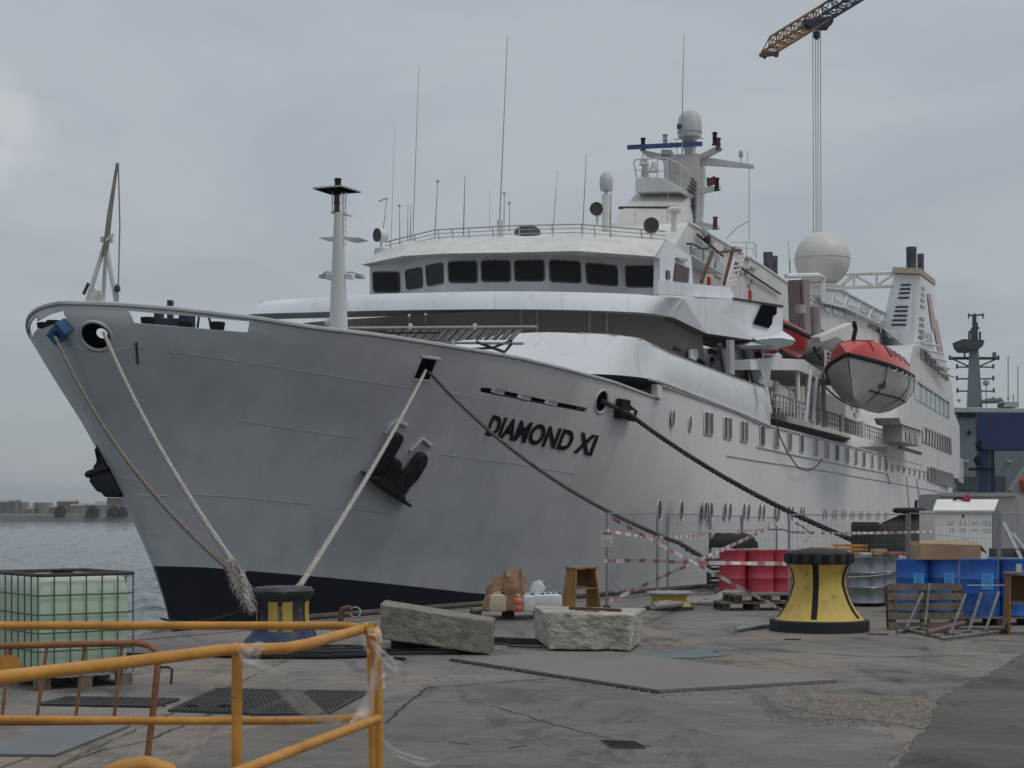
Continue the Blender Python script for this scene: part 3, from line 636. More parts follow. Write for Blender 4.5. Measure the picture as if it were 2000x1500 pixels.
for i in range(2, 9): MB().tube([rt[i]-D*.005, mid[i]-D*.005, rb[i]-D*.005], .006, 4).build('panel_seam', smm, band)
# port bridge wing with its open broken window
wq = [pA, W(1440, 584), W(1529, 599), W(1529, 654), W(1490, 667), pC, pB]
mb = MB(); mb.add(wq, [(0, 1, 6), (1, 2, 6), (2, 3, 6), (3, 4, 6), (4, 5, 6)]); mb.loft([wq[:5], [q-P*2.4 for q in wq[:5]]]); mb.add([pA, pB, pC, pD], [(0, 1, 2, 3)])
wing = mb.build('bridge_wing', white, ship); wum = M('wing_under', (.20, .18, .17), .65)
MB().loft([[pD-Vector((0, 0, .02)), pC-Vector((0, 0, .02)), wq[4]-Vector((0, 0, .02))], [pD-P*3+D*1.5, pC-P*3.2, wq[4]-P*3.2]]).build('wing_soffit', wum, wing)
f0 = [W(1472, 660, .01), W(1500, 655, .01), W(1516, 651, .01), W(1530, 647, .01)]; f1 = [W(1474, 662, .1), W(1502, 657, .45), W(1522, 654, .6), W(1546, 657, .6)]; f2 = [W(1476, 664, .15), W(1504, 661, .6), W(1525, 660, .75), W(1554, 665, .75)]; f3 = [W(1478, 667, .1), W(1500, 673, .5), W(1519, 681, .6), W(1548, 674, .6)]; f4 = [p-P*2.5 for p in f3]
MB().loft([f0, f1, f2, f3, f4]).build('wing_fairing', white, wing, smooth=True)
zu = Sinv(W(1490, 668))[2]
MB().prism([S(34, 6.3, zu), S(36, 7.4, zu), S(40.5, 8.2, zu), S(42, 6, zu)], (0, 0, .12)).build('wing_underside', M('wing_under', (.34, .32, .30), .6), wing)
MB().prism([W(x, y, .02) for x, y in [(1488, 595), (1516, 599), (1516, 613), (1508, 618), (1507, 632), (1500, 641), (1471, 632)]], P*.03).build('broken_window', dark_in, wing)
MB().tube([W(1432, 583, .01), W(1490, 592, .01), W(1529, 598, .01)], .05, 5).build('wing_rail', dsteel, wing)
# side bulwark aft of wheelhouse
MB().prism([B(1284, 548, 6.6), B(1425, 561, 6.6), B(1438, 584, 6.6), B(1284, 574, 6.6)], -P*.15).build('side_bulwark', white, ship)
# ---- wheelhouse
FV = [(722, 30.4, 519, 577), (788, 29.8, 506, 577), (868, 28.0, 496, 576), (1068, 28.0, 493, 574), (1213, 30.0, 497, 577), (1290, 30.4, 504, 583)]
tops = [A(x, y, s) for x, s, y, _ in FV]; bots = [A(x, y, s) for x, s, _, y in FV]
tops = [A(735, 519, 40)]+tops; bots = [A(735, 577, 40)]+bots
whm = M('wheelhouse_paint', (.56, .58, .60), .5, var=.08, scale=1., runs=((.40, .38, .35), 3, .6, .5))
wh = MB().loft([tops, bots]).build('wheelhouse', whm, ship)
WIN = [(0, [(729, 532), (780, 532), (781, 570), (731, 570)]), (1, [(793, 529), (824, 523), (826, 560), (796, 565)]), (1, [(833, 520), (865, 514), (867, 552), (836, 558)]), (2, [(876, 512), (931, 511), (932, 551), (878, 551)]), (2, [(941, 510), (996, 510), (997, 549), (942, 549)]), (2, [(1006, 510), (1062, 509), (1063, 548), (1007, 548)]), (3, [(1073, 509), (1132, 512), (1134, 552), (1075, 549)]), (3, [(1144, 515), (1204, 520), (1206, 558), (1147, 553)]), (4, [(1222, 520), (1280, 520), (1281, 560), (1224, 560)])]
def rounded(q, k=.14, n=4):
    o = []; m_ = len(q)
    for i in range(m_):
        a, b_, c = Vector((*q[i-1], 0)), Vector((*q[i], 0)), Vector((*q[(i+1) % m_], 0)); l = k*min((a-b_).length, (c-b_).length)
        p, r = b_+(a-b_).normalized()*l, b_+(c-b_).normalized()*l
        for j in range(n+1): u = j/n; w_ = p*(1-u)**2+b_*2*u*(1-u)+r*u*u; o.append((w_.x, w_.y))
    return o
for fi, q in WIN:
    a, b_ = bots[fi+1], bots[fi+2]; n = Vector((-(b_-a).y, (b_-a).x, 0)).normalized(); n = -n if n.y > 0 else n
    ps = [plane_hit(x, y, a, b_)+n*.012 for x, y in rounded(q)]
    o = MB().prism(ps, n*.02).build('window', glass, wh); qq = [p+n*.02 for p in ps]; MB().tube(qq+[qq[0]], .035, 5, False).build('window_frame', dsteel, o)
    xm = (q[0][0]+q[1][0])/2
    if fi in (2, 3): MB().tube([plane_hit(xm, q[0][1]-4, a, b_)+n*.08, plane_hit(xm-4, q[0][1]+12, a, b_)+n*.05], .012, 4).build('wiper', black, o)
# lit strip lamps of the bridge seen through the glass
# roof with its sloping fascia
RL = [(705, 517, 30.2), (787, 500, 28.6), (868, 495, 27.2), (1000, 493, 26.9), (1130, 490, 27.1), (1279, 501, 29.4), (1298, 502, 31)]
RU = [(735, 494, 31.0), (790, 476, 30.4), (870, 466, 29.4), (1000, 462, 29.2), (1145, 462, 29.4), (1300, 468, 31.0), (1312, 474, 33)]
rl, ru = [A(*q) for q in RL], [A(*q) for q in RU]
mb = MB(); mb.loft([[p+D*2.5+Vector((0, 0, .06)) for p in rl], rl, ru, [p+D*10 for p in ru]]); mb.prism([rl[-2], rl[-1], ru[-1], ru[-2]], -D*.05); roof = mb.build('wheelhouse_roof', white2, ship)
# rail round the roof
RR = [(752, 473, 31.4), (850, 449, 30.8), (905, 446, 30.2), (1000, 441, 30), (1130, 438, 30.2), (1180, 442, 30.6), (1300, 452, 31.8)]
mb = MB()
for dz in (0, .16, .32): mb.tube([A(x, y, s)-Vector((0, 0, dz)) for x, y, s in RR], .028 if dz == 0 else .016, 5)
rmat = M('rail_paint', (.40, .39, .37), .6, var=.2, scale=3)
mb.build('roof_rail', rmat, roof)
for i in range(len(RR)-1):
    for u in (.1, .6):
        a, b_ = A(*RR[i]), A(*RR[i+1]); p = a.lerp(b_, u); MB().bar(p, p-Vector((0, 0, .5))+D*.15, .05).build('rail_bracket', white2, roof)
# antennas and lamps on the roof: base, top, frame, radius
ANT = [(806, 460, 818, 130, 33, .022), (975, 440, 991, 70, 31, .03), (748, 440, 756, 385, 33, .025), (781, 470, 780, 400, 32, .03), (796, 458, 797, 398, 32, .025), (801, 458, 803, 400, 32, .03), (849, 452, 855, 352, 31.5, .03), (905, 448, 908, 345, 31.5, .035), (956, 440, 957, 370, 33, .014), (984, 440, 985, 376, 33, .03), (995, 440, 995, 395, 33, .025), (1080, 440, 1089, 332, 32, .02), (1138, 438, 1145, 302, 31.5, .028), (1192, 452, 1194, 370, 32, .03), (764, 462, 771, 240, 33, .014)]
for x0, y0, x1, y1, s, r in ANT:
    a, b_ = A(x0, y0+12, s), A(x1, y1, s); m_ = a.lerp(b_, .3); o = MB().tube([a, m_, b_], [r, r*.8, r*.4], 5).build('antenna', rmat, roof)
    if x0 in (781, 849, 984, 995): MB().lathe([(.02, 0), (.07, .03), (.07, .08), (.03, .12)], b_-Vector((0, 0, .1)), 8).build('antenna_head', greyp, o)
MB().prism([A(970, 430, 30.6), A(982, 430, 30.6), A(980, 468, 30.6), A(972, 470, 30.6)], D*.2).build('antenna_base', white2, roof)
for x in (742, 760): pass
MB().bar(A(740, 393, 33), A(757, 387, 33), .04).build('wind_sensor', rmat, roof)
def search(x, y, s, r, face, name='searchlight'):
    c = A(x, y, s); rr = r/F*c.y; f = Vector(face).normalized(); o = MB().tube([c-f*rr*1.6, c-f*rr*1.1, c], [rr*.75, rr, rr], 16).build(name, white2, roof, smooth=True)
    MB().tube([c+f*.0, c+f*.03], rr*.93, 16).build('lens', M('lamp_lens', (.05, .07, .08), .12), o); MB().tube([c-f*.02, c+f*.05, c+f*.02], [rr*1.02, rr*1.02, rr*.9], 16, False).build('lamp_rim', dsteel, o, smooth=True)
    MB().tube([c-f*rr*.7, c-f*rr*.7-Vector((0, 0, rr*1.2)), c-f*rr*.7-Vector((0, 0, rr*2.4))], .05, 6).build('lamp_stand', white2, o); return o
search(1165, 408, 30.8, 13, (-.2, -1, 0)); search(1272, 440, 31.2, 15, (-.1, -1, .05)); search(737, 459, 30.8, 13, (-.8, -.6, -.05))
MB().prism([A(733, 484, 31), A(752, 484, 31), A(755, 494, 31), A(730, 496, 31)], D*.5).build('lamp_base', white2, roof)
MB().prism([A(1250, 472, 31), A(1288, 474, 31), A(1284, 484, 31), A(1256, 482, 31)], D*.4).build('lamp_base', white2, roof)
c = A(1184, 362, 32); k_ = F/c.y
MB().lathe([(5/k_, -12/k_), (12/k_, -10/k_), (13/k_, -2/k_), (13/k_, 10/k_), (11/k_, 19/k_), (6/k_, 25/k_), (0, 26/k_)], c, 16).build('satellite_dome', M('dome_grey', (.52, .53, .53), .5), roof, smooth=True)
MB().tube([c-Vector((0, 0, 12/k_)), c-Vector((0, 0, 18/k_)), c-Vector((0, 0, 18/k_)), c-Vector((0, 0, 90/k_))], [4/k_, 4/k_, 9/k_, 8/k_], 10).build('dome_post', white2, roof)
MB().lathe([(.55, 0), (.5, .2), (.3, .32), (0, .36)], A(1030, 457, 32), 12).build('compass_hood', dsteel, roof, smooth=True)
# ---- upper deckhouse behind the bridge, with doors, stairs and lamps on its side
UH = [(1302, 505), (1345, 434), (1395, 462), (1480, 513), (1560, 567), (1600, 593), (1604, 640), (1590, 662), (1530, 640), (1440, 600), (1296, 584)]
uh = MB().prism([B(x, y, 4.6) for x, y in UH], -P*8.4).build('upper_deckhouse', white2, ship)
MB().tube([B(x, y, 4.62) for x, y in UH[1:6]], .07, 6).build('deckhouse_edge', white, uh)
def bplate(pxs, t, mat, name, dep=.05, parent=None, bev=0.): return MB().prism([B(x, y, t) for x, y in pxs], P*dep).build(name, mat, parent or ship, bevel=bev)
tW = Sinv(A(1290, 583, 30.4))[1]+.05
bplate([(1318, 514), (1344, 524), (1342, 552), (1314, 548)], tW, M('dark_red_brown', (.07, .025, .022), .5), 'doorway', .06, uh)
bplate([(1300, 528), (1307, 529), (1307, 546), (1300, 545)], tW, glass, 'porthole', .05, uh)
MB().prism([B(x, y, tW) for x, y in [(1289, 500), (1303, 470), (1350, 500), (1356, 588), (1289, 584)]], -P*.25).build('wheelhouse_side', white, uh)
bplate([(1318, 503), (1335, 506), (1337, 511), (1320, 509)], tW, greyp, 'side_lamp', .15, uh)
# rusty stair stringers and glass screens
for (x0, y0), (x1, y1) in (((1392, 490), (1370, 551)), ((1432, 484), (1414, 555))): MB().bar(B(x0, y0, 5.6), B(x1, y1, 5.6), .12, .12).build('rusty_post', rustm, uh)
MB().bar(B(1400, 493, 5.6), B(1448, 489, 5.6), .10).build('rusty_beam', rustm, uh)
mb = MB()
for i in range(7): mb.bar(B(1418+i*3.4, 558-i*9.5, 5.5), B(1434+i*3.2, 556-i*9.5, 5.5), .07)
mb.bar(B(1417, 560, 5.5), B(1440, 490, 5.5), .06); mb.bar(B(1432, 560, 5.5), B(1456, 496, 5.5), .06); mb.build('stairway', white, uh)
for q in ([(1350, 475), (1372, 488), (1371, 510), (1349, 500)], [(1374, 488), (1386, 496), (1386, 520), (1373, 512)], [(1398, 508), (1412, 516), (1410, 545), (1396, 538)]): bplate(q, 4.64, glassg, 'glass_panel', .04, uh)
MB().tube([B(1362, 458, 4.75), B(1412, 500, 4.75)], .06, 6).build('awning_edge', dsteel, uh); MB().tube([B(1342, 476, 4.9), B(1352, 476, 4.9), B(1372, 487, 4.9), B(1386, 484, 4.9)], .05, 6).build('awning_edge', dsteel, uh)
MB().tube([B(1440, 518, 4.75), B(1524, 574, 4.75)], .06, 5).build('handrail', dsteel, uh)
for x, y in ((1376, 452), (1382, 465)): MB().lathe([(0, -.25), (.12, -.2), (.16, 0), (.1, .2), (0, .22)], B(x, y, 4.9), 8).build('horn', dsteel if x > 1380 else greyp, uh)
for x, y in ((1384, 466), (1415, 482), (1432, 481), (1455, 500), (1465, 520)): bplate([(x, y), (x+11, y+3), (x+11, y+7), (x, y+5)], 4.66, greyp, 'wall_lamp', .1, uh)
for i, (x, y) in enumerate(((1436, 512), (1445, 518), (1456, 524), (1468, 545), (1440, 530), (1462, 552))): bplate([(x, y), (x+5, y+2), (x+5, y+8), (x, y+6)], 4.66, [glass, greyp][i % 2], 'vent_box', .06, uh)
for x, y in ((1382, 541), (1462, 566)): MB().lathe([(.08, -.35), (.09, -.3), (.09, .1), (.03, .18), (0, .2)], B(x+3, y+6, 5.5), 8).build('fire_extinguisher', redpaint, uh)
mb = MB()
for x in (1458, 1472): mb.tube([B(x, 474+ (x-1458)*.6, 4.), B(x, 500, 4.)], .03, 5)
mb.tube([B(1428, 473, 4.), B(1470, 473, 4.), B(1476, 478, 4.), B(1477, 506, 4.)], .04, 6); mb.tube([B(1440, 483, 4.), B(1473, 486, 4.)], .03, 5); mb.build('ladder_hoop', white2, uh)
# ---- signal mast
ms = 50.0; mm = M('mast_paint', (.55, .55, .54), .5, var=.1)
def ap(pxs, s, dep, mat, name, parent=None, bev=0.): return MB().prism([A(x, y, s) for x, y in pxs], D*dep).build(name, mat, parent or sm, bevel=bev)
sm = MB().loft([[A(1185, 450, ms-4), A(1350, 452, ms-4), A(1356, 452, ms+2)], [A(1222, 402, ms-2), A(1345, 404, ms-2), A(1356, 404, ms+2)], [A(1243, 378, ms-.8), A(1344, 380, ms-.8), A(1358, 380, ms+2)]]).build('signal_mast', mm, ship)
ap([(1209, 403), (1322, 403), (1322, 406), (1207, 407)], ms-2.2, .3, dsteel, 'mast_seam')
ap([(1243, 346), (1284, 345), (1300, 349), (1322, 362), (1344, 376), (1338, 382), (1326, 374), (1243, 376), (1241, 362)], ms-1.6, 2.6, white2, 'mast_platform', bev=.04)
ap([(1290, 302), (1364, 300), (1366, 330), (1360, 432), (1322, 432), (1330, 380), (1306, 352)], ms-.2, 1.4, mm, 'mast_column')
for i in range(11):
    y = 350+i*7.4; xl = 1350-i*2.6
    ap([(xl, y-4), (1358-i*.2, y+6), (1358-i*.2, y+9), (xl-1, y-1)], ms-.45, .2, dsteel, 'louver')
ap([(1252, 294), (1262, 294), (1300, 302), (1300, 312), (1256, 302)], ms-.2, .5, mm, 'mast_arm'); ap([(1364, 303), (1402, 284), (1408, 288), (1404, 293), (1362, 314)], ms, .4, mm, 'mast_arm')
ap([(1362, 308), (1378, 307), (1470, 321), (1470, 327), (1362, 320)], ms+.2, .4, mm, 'yardarm'); ap([(1362, 367), (1404, 362), (1405, 369), (1362, 378)], ms, .4, mm, 'mast_arm'); ap([(1366, 433), (1402, 440), (1403, 446), (1366, 446)], ms, .4, mm, 'mast_arm')
ap([(1330, 268), (1356, 268), (1352, 302), (1338, 302)], ms+.2, .6, mm, 'dome_pedestal'); ap([(1292, 292), (1308, 292), (1309, 306), (1290, 304)], ms-.2, .7, mm, 'radar_gearbox')
c = A(1347, 245, ms); k_ = F/c.y
MB().lathe([(14/k_, -28/k_), (22/k_, -24/k_), (23.5/k_, -14/k_), (23.5/k_, 5/k_), (21/k_, 16/k_), (15/k_, 25/k_), (7/k_, 29/k_), (0, 30/k_)], c, 24).build('radar_dome', MATS['dome_grey'], sm, smooth=True)
MB().tube([c+Vector((-23.6/k_*math.cos(a), -23.6/k_*math.sin(a), -14/k_)) for a in (i*math.pi/12 for i in range(25))], .03, 5).build('dome_flange', greyp, sm)
ap([(1322, 243), (1331, 242), (1331, 251), (1322, 252)], ms-.62, .03, dsteel, 'dome_badge')
MB().bar(A(1226, 288, ms-.6), A(1371, 281, ms-.6), .22, .2).build('radar_scanner', M('radar_blue', (.02, .06, .22), .4), sm)
for x, y, mt in ((1396, 271, black), (1403, 282, M('lamp_dark_red', (.09, .015, .02), .4)), (1400, 360, black), (1397, 436, MATS['lamp_dark_red']), (1256, 282, black), (1299, 275, greyp)):
    c = A(x, y, ms); MB().lathe([(.16, -.32), (.11, -.22), (.11, -.02), (.15, 0), (.11, .02), (.11, .24), (.16, .3), (0, .36)], c, 10).build('navigation_light', mt, sm)
mb = MB(); mb.tube([A(1243, 345, ms-1.5), A(1238, 316, ms-1.5), A(1240, 312, ms-1.5), A(1300, 308, ms-1.5), A(1326, 318, ms-1.4), A(1350, 342, ms-1.4)], .04, 6)
for x, y0, y1 in ((1262, 311, 345), (1284, 311, 346), (1312, 314, 356), (1330, 322, 368)): mb.tube([A(x, y0, ms-1.5), A(x, y1, ms-1.5)], .03, 5)
mb.tube([A(1240, 332, ms-1.5), A(1300, 334, ms-1.5), A(1345, 358, ms-1.4)], .025, 5); mb.build('platform_rail', mm, sm)
ap([(1255, 310), (1263, 310), (1265, 344), (1252, 344)], ms-1, .3, mm, 'lamp_post'); ap([(1296, 312), (1305, 312), (1305, 352), (1297, 350)], ms-.8, .4, mm, 'mast_strut')
for x, y in ((1258, 322), (1277, 336)): c = A(x, y, ms-1.3); MB().lathe([(.26, 0), (.2, .15), (.1, .5)], c, 12).build('loudspeaker', white2, sm)
mb = MB()
for x in (1312, 1322, 1332): mb.tube([A(x, 300, ms-.1), A(x, 275, ms-.1)], .02, 4)
mb.tube([A(1316, 272, ms-.3), A(1374, 270, ms-.3)], .03, 5); mb.build('top_rail', mm, sm)
MB().tube([A(1333, 300, ms-.8), A(1333, 190, ms-.8), A(1336, 65, ms-.8)], [.035, .025, .012], 5).build('whip_antenna', rmat, sm)
MB().tube([A(1447, 318, ms+.3), A(1447, 296, ms+.3)], .025, 5).build('antenna', rmat, sm); MB().lathe([(.05, -.1), (.12, 0), (.1, .2), (0, .3)], A(1447, 304, ms+.3), 8).build('antenna_head', greyp, sm); MB().tube([A(1460, 322, ms+.3), A(1460, 296, ms+.3)], .015, 4).build('antenna', rmat, sm)
MB().tube([A(1463, 326, ms+.3), B(1463, 475, 4.)], .015, 4).build('halyard', MATS['wire_grey'], sm); MB().tube([A(1463, 432, ms), A(1440, 444, ms), A(1418, 466, ms)], .02, 4).build('halyard', MATS['wire_grey'], sm)
for x, y0, y1 in ((1242, 345, 455), (1305, 370, 480)): MB().tube([A(x, y0, ms-5), A(x-3, y1, ms-8)], .012, 4).build('stay_wire', MATS['wire_grey'], sm)
c = A(1316, 410, 36); MB().lathe([(.12, -.9), (.12, -.12), (.3, -.1), (.32, .02), (.2, .1), (0, .12)], c, 12).build('satnav_antenna', white2, sm, smooth=True)
mb = MB(); mb.cur = 0; fq = [[A(1380+u*17, 346-u*1+math.sin(u*5)*1.5+v*17, ms+.4) for v in (0, .5, 1)] for u in (0, .2, .4, .6, .8, 1)]; fl = []
for i in range(5): mb.cur = 0 if i < 2 else 1; mb.loft([fq[i], fq[i+1]])
tag(mb.build('flag', [M('flag_green', (.02, .13, .05), .8), M('flag_red', (.32, .02, .03), .8)]), 'small green and red flag flying from the mast of the cruise ship', 'flag')
# ---- big white dome, starboard stacks, truss, windbreak
rs_ = 84.0; c = A(1606, 507, rs_); k_ = F/c.y; r = 54/k_; prof = [(r*math.cos(a), r*math.sin(a)) for a in (math.radians(-62+i*152/16) for i in range(17))]
prof = [(r*.62, -r*1.02), (r*.60, -r*.95)]+[(max(0, q), z) for q, z in prof]
dome = MB().lathe(prof, c, 32).build('radome', M('radome_cream', (.60, .58, .53), .5, var=.06, scale=.6), ship, smooth=True)
MB().tube([c+Vector((r*1.003*math.cos(a), r*1.003*math.sin(a), 0)) for a in (i*math.pi/24 for i in range(49))], .02, 4, False).build('dome_joint', greyp, dome)
ap([(1577, 556), (1640, 556), (1640, 600), (1577, 600)], rs_-1, 4, cream, 'dome_base', ship)
for x, y0, wd, s in ((1500, 493, 18, 103), (1514, 500, 10, 106)):
    c = A(x, y0, s); r = wd/2/F*c.y; MB().lathe([(r, -4), (r, -.4), (r*1.05, -.3), (r*1.05, 0), (r*.85, 0), (r*.85, -.5), (0, -.5)], c, 14).build('exhaust_pipe', M('exhaust_soot', (.10, .105, .11), .7, var=.35, scale=1.5), ship, smooth=True)
tr_ = MB(); ya = lambda x, y: A(x, y, 97)
for a, b_ in (((1640, 536), (1748, 533)), ((1632, 562), (1744, 559)), ((1640, 560), (1668, 537)), ((1668, 537), (1668, 561)), ((1672, 540), (1706, 558)), ((1712, 536), (1712, 559)), ((1712, 558), (1744, 537)), ((1650, 548), (1668, 538))): tr_.tube([ya(*a), ya(*b_)], .14 if a[0] < 1641 else .09, 6)
tr_.build('funnel_truss', white2, ship)
MB().tube([B(1540, 470, 1.), B(1542, 532, 1.)], .02, 4).build('antenna', rmat, ship); MB().tube([B(1542, 505, 1.), B(1543, 534, 1.)], .05, 5).build('antenna_foot', rmat, ship)
# glass windbreak running aft and sloping roof edge
wb = MB().prism([B(x, y, 5.) for x, y in [(1600, 560), (1640, 566), (1758, 628), (1760, 648), (1650, 600), (1604, 588)]], -P*.06).build('windbreak', M('windbreak_glass', (.45, .49, .49), .25, var=.08, spec=.6), ship)
MB().tube([B(1606, 563, 5.02), B(1640, 566, 5.02), B(1758, 628, 5.02)], .09, 6).build('windbreak_rail', greyp, wb); MB().tube([B(1605, 590, 5.02), B(1650, 601, 5.02), B(1762, 652, 5.02)], .06, 6).build('windbreak_rail', white2, wb)
for x0, x1, yt, yb in ((1628, 1624, 566, 592), (1655, 1649, 575, 600), (1680, 1673, 588, 612), (1704, 1696, 601, 622), (1726, 1716, 613, 632), (1744, 1735, 622, 641)): MB().bar(B(x0, yt, 5.03), B(x1, yb, 5.03), .1).build('windbreak_post', white, wb)
for x0, yt, yb in ((1632, 578, 590), (1659, 588, 601), (1684, 600, 613), (1706, 611, 623), (1724, 619, 632)): bplate(rounded([(x0, yt-3), (x0+16, yt+5), (x0+12, yb+2), (x0-4, yb-6)], .3), 5.02, M('windbreak_pane', (.60, .64, .65), .12, var=.05), 'pane', .02, wb)
dh = MB().prism([B(x, y, 4.6) for x, y in [(1590, 575), (1640, 588), (1700, 622), (1770, 662), (1790, 690), (1790, 760), (1700, 700), (1640, 660), (1600, 640)]], -P*8).build('aft_deckhouse', white2, ship)
for x0 in (1610, 1626, 1637, 1650): bplate([(x0, 570+(x0-1610)*.5), (x0+11, 578+(x0-1610)*.5), (x0+11, 612+(x0-1610)*.35), (x0, 606+(x0-1610)*.35)], 4.62, glassg, 'glass_panel', .03, dh)
bplate([(1700, 632), (1746, 655), (1738, 662), (1694, 638)], 4.62, glass, 'window', .04, dh)
mb = MB()
for (x, y) in ((1645, 595), (1690, 620), (1730, 645), (1750, 660)): mb.tube([B(x, y, 6.2), B(x+26, y+3, 6.2), B(x+30, y+9, 6.2), B(x+30, y+30, 6.2)], .035, 5)
mb.build('deck_rail', white2, dh)
# ---- port funnel
FS = 97.; fu = [A(1746.5, 535, FS), A(1797, 537, FS), B(1825, 558, 7.3), A(1775, 552, FS+9)]; fd = [A(1722, 640, FS), A(1783, 690, FS), B(1846, 700, 8.0), A(1780, 690, FS+13)]
frow = lambda v: [a.lerp(b_, v) for a, b_ in zip(fu, fd)]
fnl = MB().loft([[q for i in range(4) for q in (r_[i], r_[i].lerp(r_[(i+1) % 4], .33), r_[i].lerp(r_[(i+1) % 4], .66))] for r_ in (frow(k_/10) for k_ in range(11))], True, True).build('funnel', white, ship)
MB().loft([[p+(p-sum(fu, Vector())/4).normalized()*.45+Vector((0, 0, .5)) for p in fu], [p+(p-sum(fu, Vector())/4).normalized()*.55+Vector((0, 0, .05)) for p in fu]], True, True).build('funnel_cap', M('funnel_cap_stained', (.42, .34, .27), .6, var=.2), fnl)
for x, y0, wd, s in ((1780, 483, 20, 100), (1798, 496, 13, 103)):
    c = A(x, y0, s); r = wd/2/F*c.y; MB().lathe([(r, -2.5), (r, -.3), (r*1.04, -.25), (r*1.04, 0), (r*.85, 0), (r*.85, -.5), (0, -.5)], c, 14).build('exhaust_pipe', MATS['exhaust_soot'], fnl, smooth=True)
for i, y in enumerate((555, 563, 571, 580, 598, 606, 615, 624, 633)):
    xl = 1760-(y-555)*.24; xr = 1779-(y-555)*.12
    ap([(xl, y), (xr, y-.5), (xr-.5, y+2.8), (xl-1, y+3)], FS-.06, .05, glass, 'louver', fnl)
fside = lambda u, v: fu[1].lerp(fu[2], u).lerp(fd[1].lerp(fd[2], u), v)+P*.05
for i, v in enumerate((.12, .2, .28, .36, .52, .6, .68, .76)):
    MB().add([fside(.12, v), fside(.3, v), fside(.3, v+.04), fside(.12, v+.04)], [(0, 1, 2, 3)]).build('louver', glass, fnl)
fade = M('faded_red_logo', (.54, .37, .37), .6, var=.15, scale=1.5); fadeg = M('faded_grey_logo', (.42, .44, .47), .6)
for q, mt in (([(.42, .18), (.62, .16), (.78, .62), (.6, .66)], fade), ([(.62, .5), (.85, .48), (.95, .95), (.78, .97)], fade), ([(.2, .72), (.55, .7), (.62, .95), (.25, .98)], fadeg)):
    MB().add([fside(*p)+P*.01 for p in q], [(0, 1, 2, 3)]).build('funnel_logo', mt, fnl)
# ---- aft block of the superstructure
ABP = [(1732, 872), (1756, 784), (1784, 676), (1800, 673), (1842, 692), (1859, 750), (1864, 806), (1874, 832), (1875, 905), (1873, 935), (1732, 905)]
ab = MB().prism([B(x, y, 8.05) for x, y in ABP], -P*16.1).build('aft_superstructure', white2, ship)
def bandwin(q, n, name, mat_back, slat):
    tl, tr2, br, bl = q; o = bplate(q, 8.06, mat_back, name, .03, ab)
    for i in range(n+1):
        u = i/n; u = u**.86; a = (lerp(tl[0], tr2[0], u), lerp(tl[1], tr2[1], u)); b_ = (lerp(bl[0], br[0], u), lerp(bl[1], br[1], u))
        MB().bar(B(*a, 8.14), B(*b_, 8.14), .35 if slat else .12, .12).build('mullion', white2, o)
    MB().bar(B(*tl, 8.13), B(*tr2, 8.13), .14).build('window_frame', greyp, o)
bandwin([(1799, 678), (1844, 722), (1850, 742), (1801, 702)], 6, 'window_band', M('shade_glass', (.10, .095, .09), .3), True)
bandwin([(1790, 744), (1853, 786), (1853, 818), (1788, 780)], 7, 'window_band', glassg, False)
bandwin([(1804, 834), (1856, 856), (1857, 888), (1803, 864)], 10, 'window_band', M('shade_panel', (.20, .20, .20), .5), True)
bandwin([(1814, 911), (1859, 925), (1860, 952), (1815, 940)], 9, 'window_band', MATS['shade_panel'], True)
mb = MB()
for i in range(5): mb.tube([B(1800+i*9, 670+i*14, 8.5), B(1834+i*7, 676+i*15, 8.8)], .1, 5)
mb.build('awning_bars', white2, ab); MB().tube([B(1788, 670, 8.2), B(1812, 664, 9.), B(1812, 656, 9.)], .08, 5).build('davit_arm', white2, ab)
bx = MB().prism([B(x, y, 9.2) for x, y in [(1762, 828), (1800, 842), (1800, 872), (1762, 862)]], -P*1.2).build('boarding_platform', cream, ab)
for x in (1768, 1776, 1786): bplate([(x, 843+(x-1768)*.3), (x+6, 845+(x-1768)*.3), (x+6, 862+(x-1768)*.35), (x, 860+(x-1768)*.35)], 9.21, glass, 'window', .04, bx)
MB().prism([B(x, y, 9.4) for x, y in [(1756, 816), (1800, 832), (1804, 842), (1760, 828)]], -P*1.5).build('platform_roof', white2, bx); MB().bar(B(1758, 874, 9.3), B(1798, 886, 9.3), .18).build('platform_step', dsteel, bx)
MB().prism([B(x, y, 8.0) for x, y in [(1872, 892), (1882, 898), (1882, 945), (1872, 940)]], -P*8).build('stern_gallery', greyp, ab)
# ---- promenade: bulkhead, rail, boat deck and pillars
pb = MB().prism([B(x, y, 5.6) for x, y in [(1440, 690), (1760, 790), (1760, 880), (1440, 800)]], -P*9).build('promenade_bulkhead', cream, ship)
bplate([(1600, 765), (1650, 780), (1650, 835), (1600, 822)], 5.62, glass, 'window', .04, pb)
for x, y in ((1662, 790), (1672, 797), (1684, 800), (1668, 806), (1690, 808)): bplate([(x, y), (x+6, y+1), (x+6, y+7), (x, y+6)], 5.64, greyp, 'bulkhead_fitting', .1, pb)
for i, (x, y, h_) in enumerate(((1512, 768, 30), (1524, 774, 32), (1536, 776, 34), (1548, 782, 30))): MB().lathe([(.35, 0), (.4, .3), (.36, 1.0), (.2, 1.25), (0, 1.3)], B(x, y+h_, 7.2), 8).build('liferaft_bundle', white2, pb)
bd = MB().prism([B(x, y, 8.02) for x, y in [(1466, 703), (1510, 699), (1570, 702), (1627, 741), (1627, 753), (1560, 723), (1466, 722)]], -P*5).build('boat_deck', white, ship)
for x, y0, y1 in ((1557, 722, 816), (1577, 728, 822), (1586, 734, 826), (1597, 738, 830), (1608, 743, 834)): MB().tube([B(x, y0, 7.8), B(x+1, y1, 7.8)], .12, 8).build('deck_pillar', white, bd)
